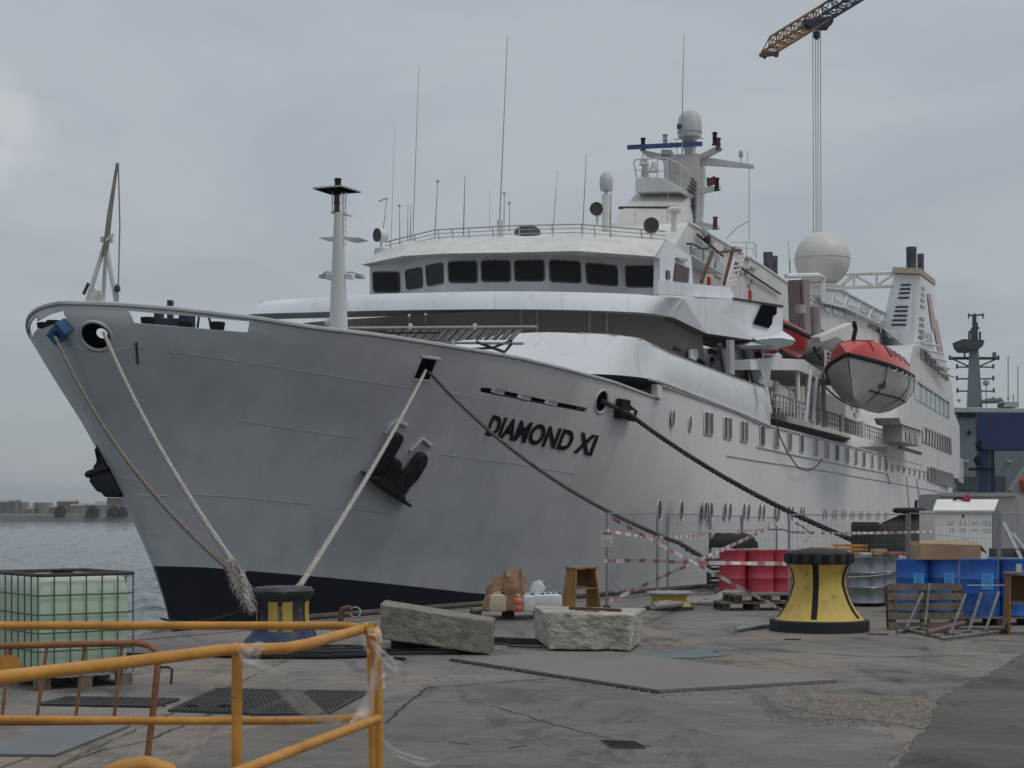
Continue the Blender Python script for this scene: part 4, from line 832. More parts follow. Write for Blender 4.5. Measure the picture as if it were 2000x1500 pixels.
for x0, y0, x1, y1 in ((1584, 722, 1574, 826), (1596, 738, 1588, 826)): MB().bar(B(x0, y0, 8.2), B(x1, y1, 8.2), .12).build('deck_brace', white, bd)
MB().prism([B(x, y, 8.04) for x, y in [(1494, 757), (1480, 700), (1502, 700), (1524, 690), (1528, 696), (1506, 722), (1503, 745), (1506, 812)]], -P*.4).build('end_bracket', white, bd)
MB().tube([B(1494, 752, 8.5), B(1499, 740, 8.6)], .3, 8).build('floodlight', white2, bd)
PR = [(1506, 766), (1560, 784), (1620, 806), (1680, 826), (1738, 845)]; PRB = [(1506, 806), (1560, 818), (1620, 836), (1680, 853), (1738, 871)]
pr = MB()
for u in (0, .33, .66): pr.tube([B(x, lerp(y, y2, u), 8.0) for (x, y), (_, y2) in zip(PR, PRB)], .05 if u == 0 else .025, 5)
prl = pr.build('promenade_rail', rmat, ship); bal = MB()
for i in range(46):
    u = (i/45)**.82; x = lerp(1506, 1738, u); bal.tube([B(x, interp(PR, x), 8.), B(x, interp(PRB, x), 8.)], .03 if i % 6 else .055, 4)
bal.build('balusters', white2, prl, kind='stuff')
for x in (1640, 1681): bplate([(x, interp(PR, x)-4), (x+5, interp(PR, x)-3), (x+5, interp(PRB, x)+2), (x, interp(PRB, x)+1)], 8.03, white2, 'rail_gate_post', .1, prl)
bplate([(1643, interp(PR, 1643)), (1678, interp(PR, 1678)), (1678, interp(PRB, 1678)), (1643, interp(PRB, 1643))], 7.95, M('canvas_grey', (.16, .155, .15), .8), 'canvas_screen', .03, prl)
mb = MB()
for i in range(9): mb.bar(B(1728+i*2.6, 838-i*6, 6.5), B(1742+i*2., 838-i*6, 6.5), .1)
mb.build('aft_stairs', dsteel, ship)
# stairs and house under the wing
lw = MB().prism([B(x, y, 6.45) for x, y in [(1350, 682), (1470, 676), (1470, 760), (1430, 742), (1350, 700)]], -P*.1).build('wing_house', white, ship)
bplate([(1466, 680), (1520, 682), (1520, 706), (1466, 706)], 6.4, M('mauve_grey', (.20, .185, .20), .6), 'boat_store', .05, lw)
for x, y in ((1314, 676), (1323, 680), (1362, 700), (1370, 704), (1385, 680), (1394, 683), (1388, 697), (1398, 722), (1404, 725), (1436, 690), (1432, 706)): bplate([(x, y), (x+6, y+2), (x+6, y+11), (x, y+9)], 6.5, glass, 'window', .04, lw)
mb = MB(); ldm = M('ladder_dark', (.13, .12, .11), .6)
for x0, x1 in ((1405, 1416), (1447, 1460)): mb.bar(B(x0, 672, 7.2), B(x1, 742, 7.2), .14)
for i in range(6): mb.bar(B(1408+i*1.9, 686+i*10, 7.2), B(1450+i*1.9, 686+i*10, 7.2), .08, .2)
mb.build('companion_ladder', ldm, ship)
bplate([(1418, 664), (1427, 665), (1428, 733), (1419, 730)], 7.6, greyp, 'wing_pillar', .15, ship); bplate([(1452, 678), (1463, 679), (1478, 752), (1468, 750)], 7.3, greyp, 'wing_pillar', .15, ship)
mb = MB(); mb.tube([B(1490, 702, 8.), B(1490, 680, 8.), B(1518, 681, 8.), B(1520, 690, 8.), B(1513, 693, 8.)], .05, 6); mb.tube([B(1490, 692, 8.), B(1513, 693, 8.)], .04, 6); mb.build('boat_deck_rail', white, ship)
mb = MB(); mb.tube([B(1612, 742, 8.2), B(1612, 684, 8.2), B(1622, 690, 8.2), B(1622, 748, 8.2)], .06, 6)
for i in range(6): mb.tube([B(1612, 694+i*8, 8.2), B(1622, 698+i*8, 8.2)], .04, 5)
mb.build('boarding_ladder', white, ship)
# davits
dv = MB().prism([B(x, y, 7.) for x, y in [(1569, 546), (1581, 546), (1584, 652), (1572, 652)]], -P*.8).build('davit', M('davit_mauve', (.24, .20, .20), .6), ship)
MB().tube([B(1535, 539, 6.5), B(1600, 537, 6.5), B(1608, 543, 6.5), B(1608, 570, 6.5)], .12, 6).build('davit_rail', white, dv); MB().tube([B(1563, 553, 7.3), B(1566, 600, 7.3), B(1561, 640, 7.3)], .04, 5).build('fall_wire', dsteel, dv)
MB().lathe([(.25, -.2), (.25, .2)], B(1564, 604, 7.4), 10).build('fall_block', greyp, dv); MB().lathe([(.2, -1.6), (.3, -1.5), (.3, 0), (.1, .2)], B(1591, 600, 6.9), 10).build('gas_cylinder', M('mauve_cyl', (.27, .23, .24), .5), dv)
d2 = MB().prism([B(x, y, 7.6) for x, y in [(1600, 658), (1640, 642), (1668, 630), (1672, 636), (1640, 655), (1604, 668)]], -P*.5).build('davit', white2, ship)
MB().tube([B(1668, 630, 9.5), B(1671, 644, 9.5), B(1667, 662, 9.5), B(1668, 690, 9.5)], .12, 6).build('fall_hook', black, d2)
# ---- hull side windows and portholes
def hull_window(s, z0, z1, wd, mat, dark=True):
    c0 = S(s, 8.0, z0); q = [c0, c0+D*wd, c0+D*wd+Vector((0, 0, z1-z0)), c0+Vector((0, 0, z1-z0))]
    qr = []
    for i in range(4):
        a, b_, c = q[i-1], q[i], q[(i+1) % 4]
        for j in range(4): u = j/3; p, r_ = b_+(a-b_).normalized()*.1, b_+(c-b_).normalized()*.1; qr.append(p*(1-u)**2+b_*2*u*(1-u)+r_*u*u)
    o = MB().prism([p+P*.005 for p in qr], P*.03).build('window', mat, hull); MB().tube([p+P*.03 for p in qr+[qr[0]]], .03, 4, False).build('window_frame', white2, o); return o, q
wg = M('cabin_glass', (.03, .033, .037), .25, var=.2, spec=.15); wcur = M('cabin_curtain', (.13, .125, .12), .7, spec=.1)
for s0, y0, y1 in ((26.84, 804, 848), (29.9, 814, 856), (32.8, 822, 862)):
    x0 = px(S(s0, 8, 5))[0]; z1, z0 = Sinv(B(x0, y0, 8))[2], Sinv(B(x0, y1, 8))[2]; o, q = hull_window(s0, z0, z1, 1.35, wg)
    MB().bar(q[0]+D*.6+P*.05, q[3]+D*.6+P*.05, .09, .06).build('mullion', white2, o)
WS = [36.48, 39.46, 42.45, 45.42, 49.2, 52.42, 55.57, 58.95, 62.02, 65.11, 68.39, 71.67, 74.68, 77.62]+[80.7+3.05*i for i in range(12)]
for i, s0 in enumerate(WS):
    x0 = px(S(s0, 8, 5))[0]
    if x0 > 1812: break
    yt = interp([(1478, 830), (1562, 850), (1609, 863), (1652, 874), (1700, 887), (1754, 897), (1812, 909)], x0); yb = interp([(1478, 868), (1562, 883), (1609, 893), (1652, 903), (1700, 914), (1754, 923), (1812, 938)], x0)
    z1, z0 = Sinv(B(x0, yt, 8))[2], Sinv(B(x0, yb, 8))[2]
    if 1745 < x0 < 1790: z0 += .1; z1 += .1
    hull_window(s0, z0, z1, 1.0, wg if i % 3 else wcur)
def port(s, z, r=.24, asp=1.):
    c = S(s, 8.0, z); ps = [c+D*(r*math.cos(a))+Vector((0, 0, r*asp*math.sin(a))) for a in (2*math.pi*i/14 for i in range(14))]
    o = MB().prism([p+P*.004 for p in ps], P*.02).build('porthole', glass, hull); MB().tube([p+P*.02 for p in ps+[ps[0]]], .022, 5, False).build('porthole_rim', white2, o)
for x, y in ((1314, 817), (1347, 828)): s, _, z = Sinv(B(x, y, 8)); port(s, z, .21, 1.4)
for x in (1287, 1330, 1377, 1388, 1415, 1425, 1452, 1461, 1483, 1491, 1513, 1520, 1540, 1547, 1563, 1569, 1608, 1613, 1627, 1632, 1645, 1650, 1662, 1667, 1679, 1683, 1694, 1698, 1712, 1716, 1728, 1731):
    y = interp([(1287, 996), (1425, 999), (1550, 1002), (1610, 1003), (1760, 1007)], x); s, _, z = Sinv(B(x, y, 8)); port(s, z, .27 if x < 1600 else .2, 1.25)
for sx_, nm, rr in (([(1292, 752), (1440, 806), (1480, 826), (1620, 861), (1760, 898), (1800, 909)], 'rubbing_strake', .06), ([(1478, 873), (1600, 899), (1733, 925)], 'rubbing_strake', .04), ([(1420, 890), (1480, 900), (1600, 918), (1760, 946), (1868, 966)], 'hull_knuckle', .03)): MB().tube([B(x, y, 8.02) for x, y in sx_], rr, 5).build(nm, lgrey, hull)
for q in ([(1770, 930), (1776, 995)], [(1790, 935), (1800, 1000)], [(1733, 925), (1738, 946)]): MB().tube([B(x, y, 8.05) for x, y in q], .03, 4).build('drain_streak', frameg, hull)
MB().tube([B(1500, 745, 8.5)]+[B(x, y, 8.3) for x, y in [(1510, 800), (1522, 850), (1538, 885), (1560, 915), (1578, 920), (1596, 910), (1606, 895)]], .03, 5).build('hanging_hose', dsteel, hull)
# anchor pocket guards
for q in ([(752, 845), (762, 830), (772, 820), (780, 824), (793, 830)], [(800, 880), (823, 856), (840, 870)]): MB().tube(hline(q, .03), .06, 6).build('anchor_guard', lgrey, hull)
for p in ((266, 668, 269, 710),): MB().tube([hit(p[0], p[1], .02)[0], hit(p[2], p[3], .02)[0]], .025, 5).build('rust_streak', dsteel, hull)
# ---- anchors
an = T('anchor', 'black anchor hanging against the near side of the grey bow, under the square opening', 'anchor', hit(764, 932, .2)[0]); hn = hit(764, 932)[1]
anm = M('anchor_black', (.014, .015, .02), .55, var=.4, scale=5, bump=.4, bscale=10, chips=((.05, .035, .028), 6, .6))
def apoly(q, o0, o1, name, bev=.04):
    ps = [hit(600+x/4.1675, 660+y/4.1675, o0)[0] for x, y in q]; MB().prism(ps, hn*(o1-o0)).build(name, anm, an, bevel=bev, smooth=True)
apoly([(640, 810), (665, 775), (710, 752), (740, 765), (738, 805), (715, 850), (640, 980), (575, 1090), (520, 1080), (575, 985)], .06, .26, 'fluke')
apoly([(845, 965), (880, 920), (920, 912), (940, 940), (930, 1000), (860, 1120), (790, 1190), (755, 1250), (690, 1180), (735, 1090), (800, 1030)], .06, .26, 'fluke')
apoly([(420, 1085), (445, 1072), (490, 1098), (540, 1090), (640, 1140), (740, 1240), (752, 1285), (802, 1322), (790, 1342), (735, 1312), (540, 1190)], .02, .32, 'crown')
apoly([(585, 1080), (640, 990), (700, 1060), (740, 1100), (755, 1230), (660, 1190), (560, 1140)], .06, .28, 'anchor_head', .05)
apoly([(640, 985), (660, 950), (690, 945), (716, 975), (712, 1085), (660, 1085)], .1, .32, 'shank')
af = T('anchor', 'black anchor on the far side of the bow, silhouetted against the sky over the water', 'anchor', R(200, 930, 39.6))
def fpoly(q, Y, dep, name): MB().prism([R(x/3.95, 860+y/3.95, Y) for x, y in q], (dep*.5, dep, 0)).build(name, anm, af, bevel=.05, smooth=True)
fpoly([(728, 20), (742, 60), (805, 185), (830, 260), (745, 235), (705, 215), (735, 170), (745, 110)], 39.7, .3, 'shank')
fpoly([(645, 255), (662, 235), (740, 208), (825, 195), (840, 225), (700, 265), (675, 292), (648, 285)], 39.5, .5, 'crown')
fpoly([(690, 265), (835, 220), (935, 415), (870, 440), (800, 438), (775, 405), (740, 395), (682, 318)], 39.6, .4, 'fluke')
# ---- lifeboats
def boat(s0, s1, tc, bm, zg, zk, zc, label, hullmat, capmat, name='lifeboat'):
    o = T(name, label, 'lifeboat', S((s0+s1)/2, tc, zk)); rows = []; crow = []; ns = 15
    for i in range(ns):
        u = i/(ns-1); s = lerp(s0, s1, u); wd = bm/2*max(.02, (1-(abs(2*u-1.1)/1.1)**2.5)); k_ = zk+(zg-zk)*(.16*max(0, 1-u/.3)**2+.45*max(0, (u-.7)/.3)**2); sh = .35*(2*u-1)**2
        fu_ = lerp(.45, 1, min(1, u/.45)); rows.append([S(lerp(s0+.13*(1-b_)*(s1-s0), s1, u), tc+wd*a*(1 if b_ > .9 else lerp(fu_, 1, b_)), lerp(k_, zg+sh, b_)) for a, b_ in ((-1, 1), (-.93, .62), (-.72, .30), (-.25, .05), (0, 0), (.25, .05), (.72, .30), (.93, .62), (1, 1))])
        ch = (zc-zg)*min(1, max(0, min(u/.18, (1-u)/.12)))**.6; crow.append([S(s, tc+wd*a*.93, zg+sh+.02+ch*b_) for a, b_ in ((-1, 0), (-.95, .5), (-.75, .9), (-.3, 1), (.3, 1), (.75, .9), (.95, .5), (1, 0))])
    hl = MB().loft(rows).build('boat_hull', hullmat, o, smooth=True); cn = MB().loft(crow).build('canopy', capmat, o, smooth=True)
    for e_ in (0, 8): MB().tube([r[e_] for r in rows], .11, 6).build('fender_strip', black, o, smooth=True)
    return o, rows, crow
zg = 8.95; lb, rw, cr = boat(46.2, 60.0, 10.1, 3.9, zg, zg-1.75, zg+1.15, 'red and white enclosed lifeboat hanging nearest the white funnel', boatwhite, redpaint)
for i in (4, 6, 8, 10): MB().prism([cr[i][6]+P*.03, cr[i][6].lerp(cr[i+1][6], .45)+P*.03, cr[i][5].lerp(cr[i+1][5], .45)+P*.03, cr[i][5]+P*.03], P*.03).build('window', glass, lb)
MB().tube([rw[i][6]+P*.05 for i in range(2, 13)], .04, 5).build('grab_line', black, lb)
for i in (2, 5, 8, 11): MB().tube([cr[i][k_]+P*.02 for k_ in range(1, 7)], .035, 5).build('canopy_seam', M('canopy_seam_red', (.33, .03, .028), .5), lb)
for u_ in (3, 7, 11): MB().tube([rw[u_][8]+P*.06, rw[u_][7]+P*.12, rw[u_][6]+P*.06, rw[u_][5]], .025, 4).build('grab_strap', dsteel, lb)
for i in range(3, 12): MB().tube(sag(rw[i][8]+P*.12-Vector((0, 0, .1)), rw[i+1][8]+P*.12-Vector((0, 0, .1)), .16, 6), .02, 4).build('grab_line', white2, lb)
MB().prism([rw[3][7]+P*.05+D*.2, rw[3][7]+P*.05+D*.5, rw[3][7]+P*.05+D*.5-Vector((0, 0, .25)), rw[3][7]+P*.05+D*.2-Vector((0, 0, .25))], P*.03).build('hull_fitting', dsteel, lb)
for i_, e_ in ((2, 1), (12, -1)): q = cr[i_][3].lerp(cr[i_][4], .5); MB().tube([q-Vector((0, 0, .2)), q+Vector((0, 0, .3)), q+Vector((.1, 0, .6))], .07, 6).build('lifting_hook', black, lb)
MB().prism([cr[5][3]+Vector((0, 0, .0)), cr[7][3], cr[7][4], cr[5][4]], (0, 0, .35)).build('steering_dome', redpaint, lb, bevel=.08)
uv, fs = flat_text('DIAMOND', 1, .02)
vs = [rw[2][6].lerp(rw[4][6], .35+u*.5).lerp(rw[2][7].lerp(rw[4][7], .35+u*.5), .35+v*.3)+P*.06 for u, v in uv]; MB().add(vs, fs).build('boat_lettering', dsteel, lb)
boat(39.5, 49.0, 7.0, 2.7, 10.15, 9.0, 10.6, 'small all red boat hanging behind the end of the bridge wing', redpaint, M('boat_red_lid', (.42, .04, .035), .5), 'rescue_boat')
cradle = MB()
for x in (1530, 1560, 1590): cradle.bar(B(x, 680, 7.6), B(x+14, 700, 7.6), .15); cradle.bar(B(x+12, 680, 7.6), B(x-6, 700, 7.6), .12)
cradle.bar(B(1522, 690, 7.6), B(1610, 712, 7.6), .2); cradle.build('boat_cradle', black, ship)
MB().tube(sag(B(1608, 752, 7.5), B(1720, 790, 9.), .6), .05, 5).build('gripe_wire', dsteel, ship)
# ---- aluminium gangway lying on the foredeck
gw = T('gangway', 'aluminium gangway lying on the foredeck behind the bulwark', 'gangway', A(860, 665, 18)); alu = M('aluminium', (.42, .41, .39), .5, metal=.3, var=.15, scale=4)
def gp(x, y): return A(x, y, 14.5)
MB().tube([gp(682, 641), gp(1048, 639)], .05, 8).build('side_rail', alu, gw); MB().tube([gp(740, 668), gp(1022, 671)], .04, 8).build('side_rail', alu, gw)
for i in range(17):
    x = 760+i*15.5; MB().prism([gp(x, 644), gp(x+12, 644), gp(x-8, 664), gp(x-20, 664)], D*.05).build('tread', alu, gw)
for i in range(14): x = 770+i*18; MB().bar(gp(x+3, 643)-D*.1, gp(x-18, 665)-D*.1, .03).build('tread_edge', dsteel, gw)
mb = MB(); mb.tube([gp(700, 650), gp(860, 650)], .03, 5); mb.tube([gp(885, 683), gp(960, 680), gp(1000, 665)], .04, 5); mb.tube([gp(930, 668), gp(985, 688), gp(1000, 670)], .05, 5); mb.build('gangway_frame', dsteel, gw)
for x in (801, 927, 885): MB().tube([gp(x, 632 if x != 885 else 664), gp(x+1, 644 if x != 885 else 678)], .06, 6).build('stanchion', white2, gw)
# ================================================================== things on the quay
wood = M('weathered_wood', (.20, .165, .125), .85, var=.3, scale=5, bump=.4, bscale=30); wood_d = M('dark_wood', (.085, .075, .06), .9, var=.3, scale=5, bump=.4)
ply = M('stained_plywood', (.36, .19, .05), .7, var=.25, scale=4); yel = M('bollard_yellow', (.52, .37, .075), .6, var=.2, scale=3.5, bump=.15, bscale=14, col2=(.38, .26, .055), thr=(.3, .5), chips=((.15, .09, .035), 5, .63))
railm = M('railing_yellow', (.60, .285, .04), .5, var=.2, scale=4, col2=(.36, .15, .025), bump=.12, bscale=60, chips=((.13, .07, .04), 26, .66)); tapew = M('tape_white', (.56, .52, .51), .5, var=.1); taper = M('tape_red', (.44, .19, .19), .5, var=.25, scale=10)
paper = M('kraft_paper', (.36, .22, .13), .8, var=.2, scale=4, bump=.3, bscale=12); card = M('cardboard', (.40, .27, .17), .85, var=.15, scale=2)
# ---- big yellow capstan bollard
c = Vector((R(1600, 1230, 24.2).x, 24.2, 0)); o = T('capstan_bollard', 'big waisted yellow bollard with black stripes, black base and black cap', 'bollard', c)
MB().lathe([(.73, 0), (.73, .155), (.70, .17), (.64, .17)], c, 26).build('base_ring', blackm, o)
cp = [(.66, .165), (.62, .20), (.54, .30), (.47, .42), (.415, .56), (.375, .70), (.385, .82), (.42, .92), (.475, 1.0)]
MB().lathe(cp, c, 40, False).build('column', yel, o, smooth=True)
MB().lathe([(.47, .985), (.50, 1.0), (.50, 1.135), (.49, 1.15), (.38, 1.185), (.16, 1.215), (0, 1.22)], c, 32).build('cap', blackm, o, smooth=True)
for i in range(16): a = i*math.pi/8; MB().box(c+Vector((.5*math.cos(a), .5*math.sin(a), 1.07)), (.02, .09, .12), a).build('cap_lug', black, o)
for a0 in [-1.88+1.2566*i for i in range(5)]:
    rows = [[c+Vector(((r+.006)*math.cos(a), (r+.006)*math.sin(a), z)) for a in (a0-.042/r, a0, a0+.042/r)] for r, z in cp[1:]]; MB().loft(rows).build('stripe', black, o, smooth=True)
MB().lathe([(.14, 1.216), (.14, 1.235), (0, 1.237)], c, 16).build('cap_plate', yel, o)
# ---- small yellow spool bollard
c = Vector((R(1307, 1190, 29.4).x, 29.4, 0)); o = T('spool_bollard', 'low yellow spool bollard beside the first taped fence panel', 'bollard', c)
MB().lathe([(.44, 0), (.44, .05), (.40, .07)], c, 24).build('base_ring', dsteel, o); MB().lathe([(.40, .07), (.34, .13), (.31, .19), (.32, .24), (.36, .28)], c, 24, False).build('column', yel, o, smooth=True); MB().lathe([(.36, .27), (.42, .285), (.42, .31), (.36, .33), (0, .335)], c, 24).build('rim', steel, o, smooth=True)
# ---- mooring bollard with ropes, near left
c = Vector((R(553, 1275, 20.3).x, 20.3, 0)); MBO = c; o = T('mooring_bollard', 'black and blue mooring bollard with yellow panels holding three white ropes', 'bollard', c)
dbl = M('scuffed_black_paint', (.03, .033, .042), .55, var=.3, scale=6, col2=(.09, .09, .095), thr=(.32, .45)); btarp = M('blue_tarp', (.025, .055, .13), .6, var=.35, scale=4, bump=.5, bscale=9)
MB().lathe([(.34, 0), (.33, .3), (.31, .45), (.31, .62), (.345, .70), (.375, .74), (.38, .78), (.35, .82), (.2, .835), (0, .84)], c, 32).build('bollard_post', dbl, o, smooth=True)
for a0 in (-1.83, -1.27, -.3, -2.9): MB().loft([[c+Vector(((r+.007)*math.cos(a), (r+.007)*math.sin(a), z)) for a in (a0-.19, a0, a0+.19)] for r, z in ((.335, .22), (.325, .40), (.318, .5), (.318, .60), (.325, .65))]).build('yellow_panel', M('panel_yellow', (.50, .36, .07), .6, var=.15), o, smooth=True)
MB().loft([[c+Vector(((r+.007)*math.cos(a), (r+.007)*math.sin(a), z)) for a in (-1.66, -1.55, -1.44)] for r, z in ((.33, .2), (.312, .45), (.312, .6))]).build('worn_panel', M('panel_worn', (.20, .18, .16), .7, var=.4, scale=15), o)
mb = MB(); rows = []
for z, r in ((0, .56), (.08, .52), (.16, .46), (.24, .40), (.3, .37)): rows.append([c+Vector(((r+.06*noise.noise(Vector((a*2.2, z*6, 3))))*math.cos(a), (r+.06*noise.noise(Vector((a*2.2, z*6, 3))))*math.sin(a), z+.03*noise.noise(Vector((a*3, z*4, 9))))) for a in (i*math.pi/20 for i in range(41))])
MB().loft(rows).build('tarp_skirt', btarp, o, smooth=True)
# dark cable heap at its foot
mb = MB(); random.seed(3)
for i in range(9):
    pts = []; a = random.random()*6; rr = random.uniform(.35, .9)
    for j in range(22): a += .25; pts.append(c+Vector((rr*1.35*math.cos(a)+.25+random.uniform(-.03, .03), -.35+rr*.55*math.sin(a), .03+.02*(i % 4)+random.random()*.015)))
    mb.tube(pts, .026, 6)
mb.tube([c+Vector(q) for q in ((.6, -.5, .03), (1.2, -.42, .03), (1.9, -.25, .03), (2.2, -.2, .03))], .02, 6); mb.tube([c+Vector(q) for q in ((-.5, -.45, .03), (-1.6, -.5, .03), (-3, -.2, .03))], .02, 6)
one(mb, 'cable_heap', blackm, 'tangle of black cable lying at the foot of the blue mooring bollard', 'cable')
# ---- ropes
ropea = M('rope_tan', (.27, .215, .16), .9, var=.25, scale=9); ropew = M('rope_white', (.44, .41, .365), .9, var=.2, scale=9); roped = M('rope_dark', (.045, .042, .04), .85, var=.3, scale=9)
fray = R(478, 1150, 20.15)
one(rope_mb(sag(hit(128, 645, .35)[0], R(470, 1130, 20.15), .5, 30)+[R(485, 1185, 20.1), R(492, 1200, 20.0)], .036), 'mooring_rope', ropea, 'tan mooring rope running from the blue chock at the bow down to the bollard', 'rope', 'mooring ropes')
one(rope_mb([R(203, 650, 36.6)]+sag(R(210, 668, 34.6), R(474, 1125, 20.1), .25, 30)+[R(484, 1175, 20.0), R(494, 1195, 20.0)], .042), 'mooring_rope', ropew, 'pale mooring rope running out of the round bow opening down to the bollard', 'rope', 'mooring ropes')
a = hit(829, 722, .05)[0]
one(rope_mb(sag(a, R(586, 1143, 20.35), .12, 24)+[R(575, 1152, 20.4), R(560, 1156, 20.5)], .04), 'mooring_rope', ropew, 'pale mooring rope slanting from the square hull opening across the anchor to the bollard top', 'rope', 'mooring ropes')
a = hit(836, 726, .05)[0]
one(rope_mb(sag(a, R(1330, 1062, 31), .5, 30)+[R(1372, 1088, 31), R(1400, 1098, 31.5)], .045), 'mooring_rope', M('rope_grey_brown', (.12, .108, .09), .9, var=.3, scale=9), 'grey brown mooring rope from the square hull opening over the name to the fence', 'rope', 'mooring ropes')
a = hit(1176, 783, .0)[0]; b_ = hit(1216, 806, .25)[0]
one(rope_mb([a, b_]+sag(b_+(R(1240, 822, b_.y)-b_)*.2, R(1645, 1046, 43), .25, 40)+[R(1680, 1062, 43)], .075), 'mooring_rope', roped, 'thick dark mooring rope from the black roller fairlead to behind the yellow capstan', 'rope', 'mooring ropes')
one(rope_mb(sag(R(315, 1208, 25), R(495, 1182, 20.1), .12, 14), .018), 'thin_rope', roped, 'thin dark rope from the bollard toward the water along the black hull', 'rope')
# frayed chafing bundle where the ropes meet
mb = MB(); random.seed(11)
ax0, ax1 = R(452, 1090, 20.2), R(490, 1182, 20.05)
for i in range(700):
    u = random.random(); p = ax0.lerp(ax1, u); a = random.random()*6.28; rr = .02+.045*math.sin(u*3.1)
    d = Vector((math.cos(a), math.sin(a)*.8, random.uniform(-1.4, .3))); q = p+Vector((math.cos(a)*rr, math.sin(a)*rr, 0)); l = random.uniform(.02, .075)
    mb.tube([q, q+d*l*.5+Vector((0, 0, -.01)), q+d*l+Vector((random.uniform(-.02, .02), 0, -.03))], [.006, .005, .002], 4)
one(mb, 'rope_fray', ropew, 'shaggy white chafing bundle where two mooring ropes meet above the bollard', 'rope', kind='stuff')
# dark twisted tail on the fence-side rope
mb = MB()
for i in range(60): p = R(1326, 1062, 31).lerp(R(1360, 1085, 31), i/60); d = Vector((random.uniform(-1, 1), random.uniform(-1, 1), random.uniform(-1, 1))); mb.tube([p, p+d*.06], .006, 4)
one(mb, 'rope_whipping', roped, 'dark frayed binding on the grey brown rope near the fence', 'rope', kind='stuff')
# ---- stone blocks
def block(name, corners, mat, label, seed, amp=.03, cuts=22):
    bm_ = bmesh.new(); bmesh.ops.create_cube(bm_, size=1); bmesh.ops.subdivide_edges(bm_, edges=bm_.edges, cuts=cuts, use_grid_fill=True)
    lo, hi = corners[:4], corners[4:]
    for v in bm_.verts:
        u, w_, h_ = v.co.x+.5, v.co.y+.5, v.co.z+.5
        f = lambda q: q[0].lerp(q[1], u).lerp(q[3].lerp(q[2], u), w_)
        p = f(lo).lerp(f(hi), h_); cen = sum(corners, Vector())/8
        ed = sum(1 for q in (u, w_, h_) if q < .02 or q > .98)
        d = (p-cen).normalized(); n1 = noise.fractal(p*9+Vector((seed, 0, 0)), .6, 2., 5); v.co = p+d*(n1*amp*.55-(.009 if ed > 1 else 0)-max(0, noise.noise(p*3.1+Vector((0, seed, 0)))-.12)*amp*2.2)
    me_ = bpy.data.meshes.new(name); bm_.to_mesh(me_); bm_.free(); me_.materials.append(mat); ob = bpy.data.objects.new(name, me_); COL.objects.link(ob); ORG[ob.name] = Vector()
    return tag(ob, label, 'stone')
st1 = M('granite', (.27, .245, .205), .9, var=.25, scale=7, bump=.8, bscale=40); st2 = M('pale_stone', (.40, .38, .33), .9, var=.3, scale=5, bump=.9, bscale=22, col2=(.20, .19, .165), thr=(.28, .55))
def dn_(p, h): return p-Vector((0, 0, h))
Y1 = 20.2
tl, tr_b, tr_f = R(748, 1173, 20.9), R(968, 1206, 20.9), R(962, 1214, 20.0); tl_f = R(742, 1180, 20.1)
block('stone_block', [R(742, 1248, 20.1), R(959, 1279, 20.0), R(966, 1268, 20.9), R(750, 1235, 21.0), tl_f, tr_f, tr_b, R(752, 1171, 21.0)], st1, 'long brown granite block tilted on a steel beam', 3., .02)
block('stone_block', [R(1072, 1268, 20.6), R(1232, 1271, 20.5), R(1256, 1252, 21.6), R(1044, 1246, 21.9), R(1066, 1196, 20.6), R(1236, 1202, 20.5), R(1262, 1188, 21.6), R(1040, 1183, 21.9)], st2, 'pale broken stone block with a rusty bar lying on top', 9., .026)
one(MB().bar(R(1112, 1188, 21.2), R(1213, 1192, 21.0), .05, .04), 'steel_bar', rustm, 'short rusty bar lying on top of the pale stone block', 'bar')
mb = MB(); p, q = G(735, 1264, .0), G(1075, 1262, .0); mb.bar(p+Vector((0, .5, .12)), q+Vector((0, .3, .02)), .16, .09); p2 = G(760, 1268); mb.box(p2+Vector((.45, .35, .08)), (.9, .5, .16), .1); one(mb, 'steel_beam', M('rusty_beam', (.06, .042, .036), .8, var=.3, scale=4, bump=.3), 'dark rusty steel beam under the tilted granite block', 'beam')
# ---- steel plates
def plate(name, pxs, th, mat, label):
    ps = [G(x, y, th) for x, y in pxs]; mb = MB().prism(ps, (0, 0, -th+.003)); return one(mb, name, mat, label, 'plate', bevel=.003)
pl = M('plate_steel', (.165, .155, .15), .55, metal=.25, var=.15, scale=1.5, bump=.15)
a, b_, c_ = G(880, 1285, .035), G(1285, 1347, .035), G(1636, 1327, .035); d_ = a+(c_-b_)
mb = MB().prism([a, b_, c_, d_], (0, 0, -.03)); one(mb, 'steel_plate', M('plate_rust_brown', (.20, .175, .165), .6, metal=.1, var=.15, scale=.9, bump=.12, col2=(.155, .135, .13)), 'large rusty brown steel plate lying in front of the stone blocks', 'plate')
one(MB().bar(a+Vector((0, -.03, -.024)), b_+Vector((0, -.03, -.024)), .04, .02), 'plate_edge_strip', dsteel, 'thin dark strip along the left edge of the large steel plate', 'strip')
a, b_, c_ = G(108, 1473, .02), G(255, 1415, .02), G(-60, 1472, .02); mb = MB().prism([a, b_, b_+(c_-a), c_], (0, 0, -.016)); one(mb, 'steel_plate', M('plate_blue_grey', (.17, .18, .19), .5, metal=.3, var=.12, scale=1.5), 'smooth blue grey steel plate behind the rusty barrier', 'plate')
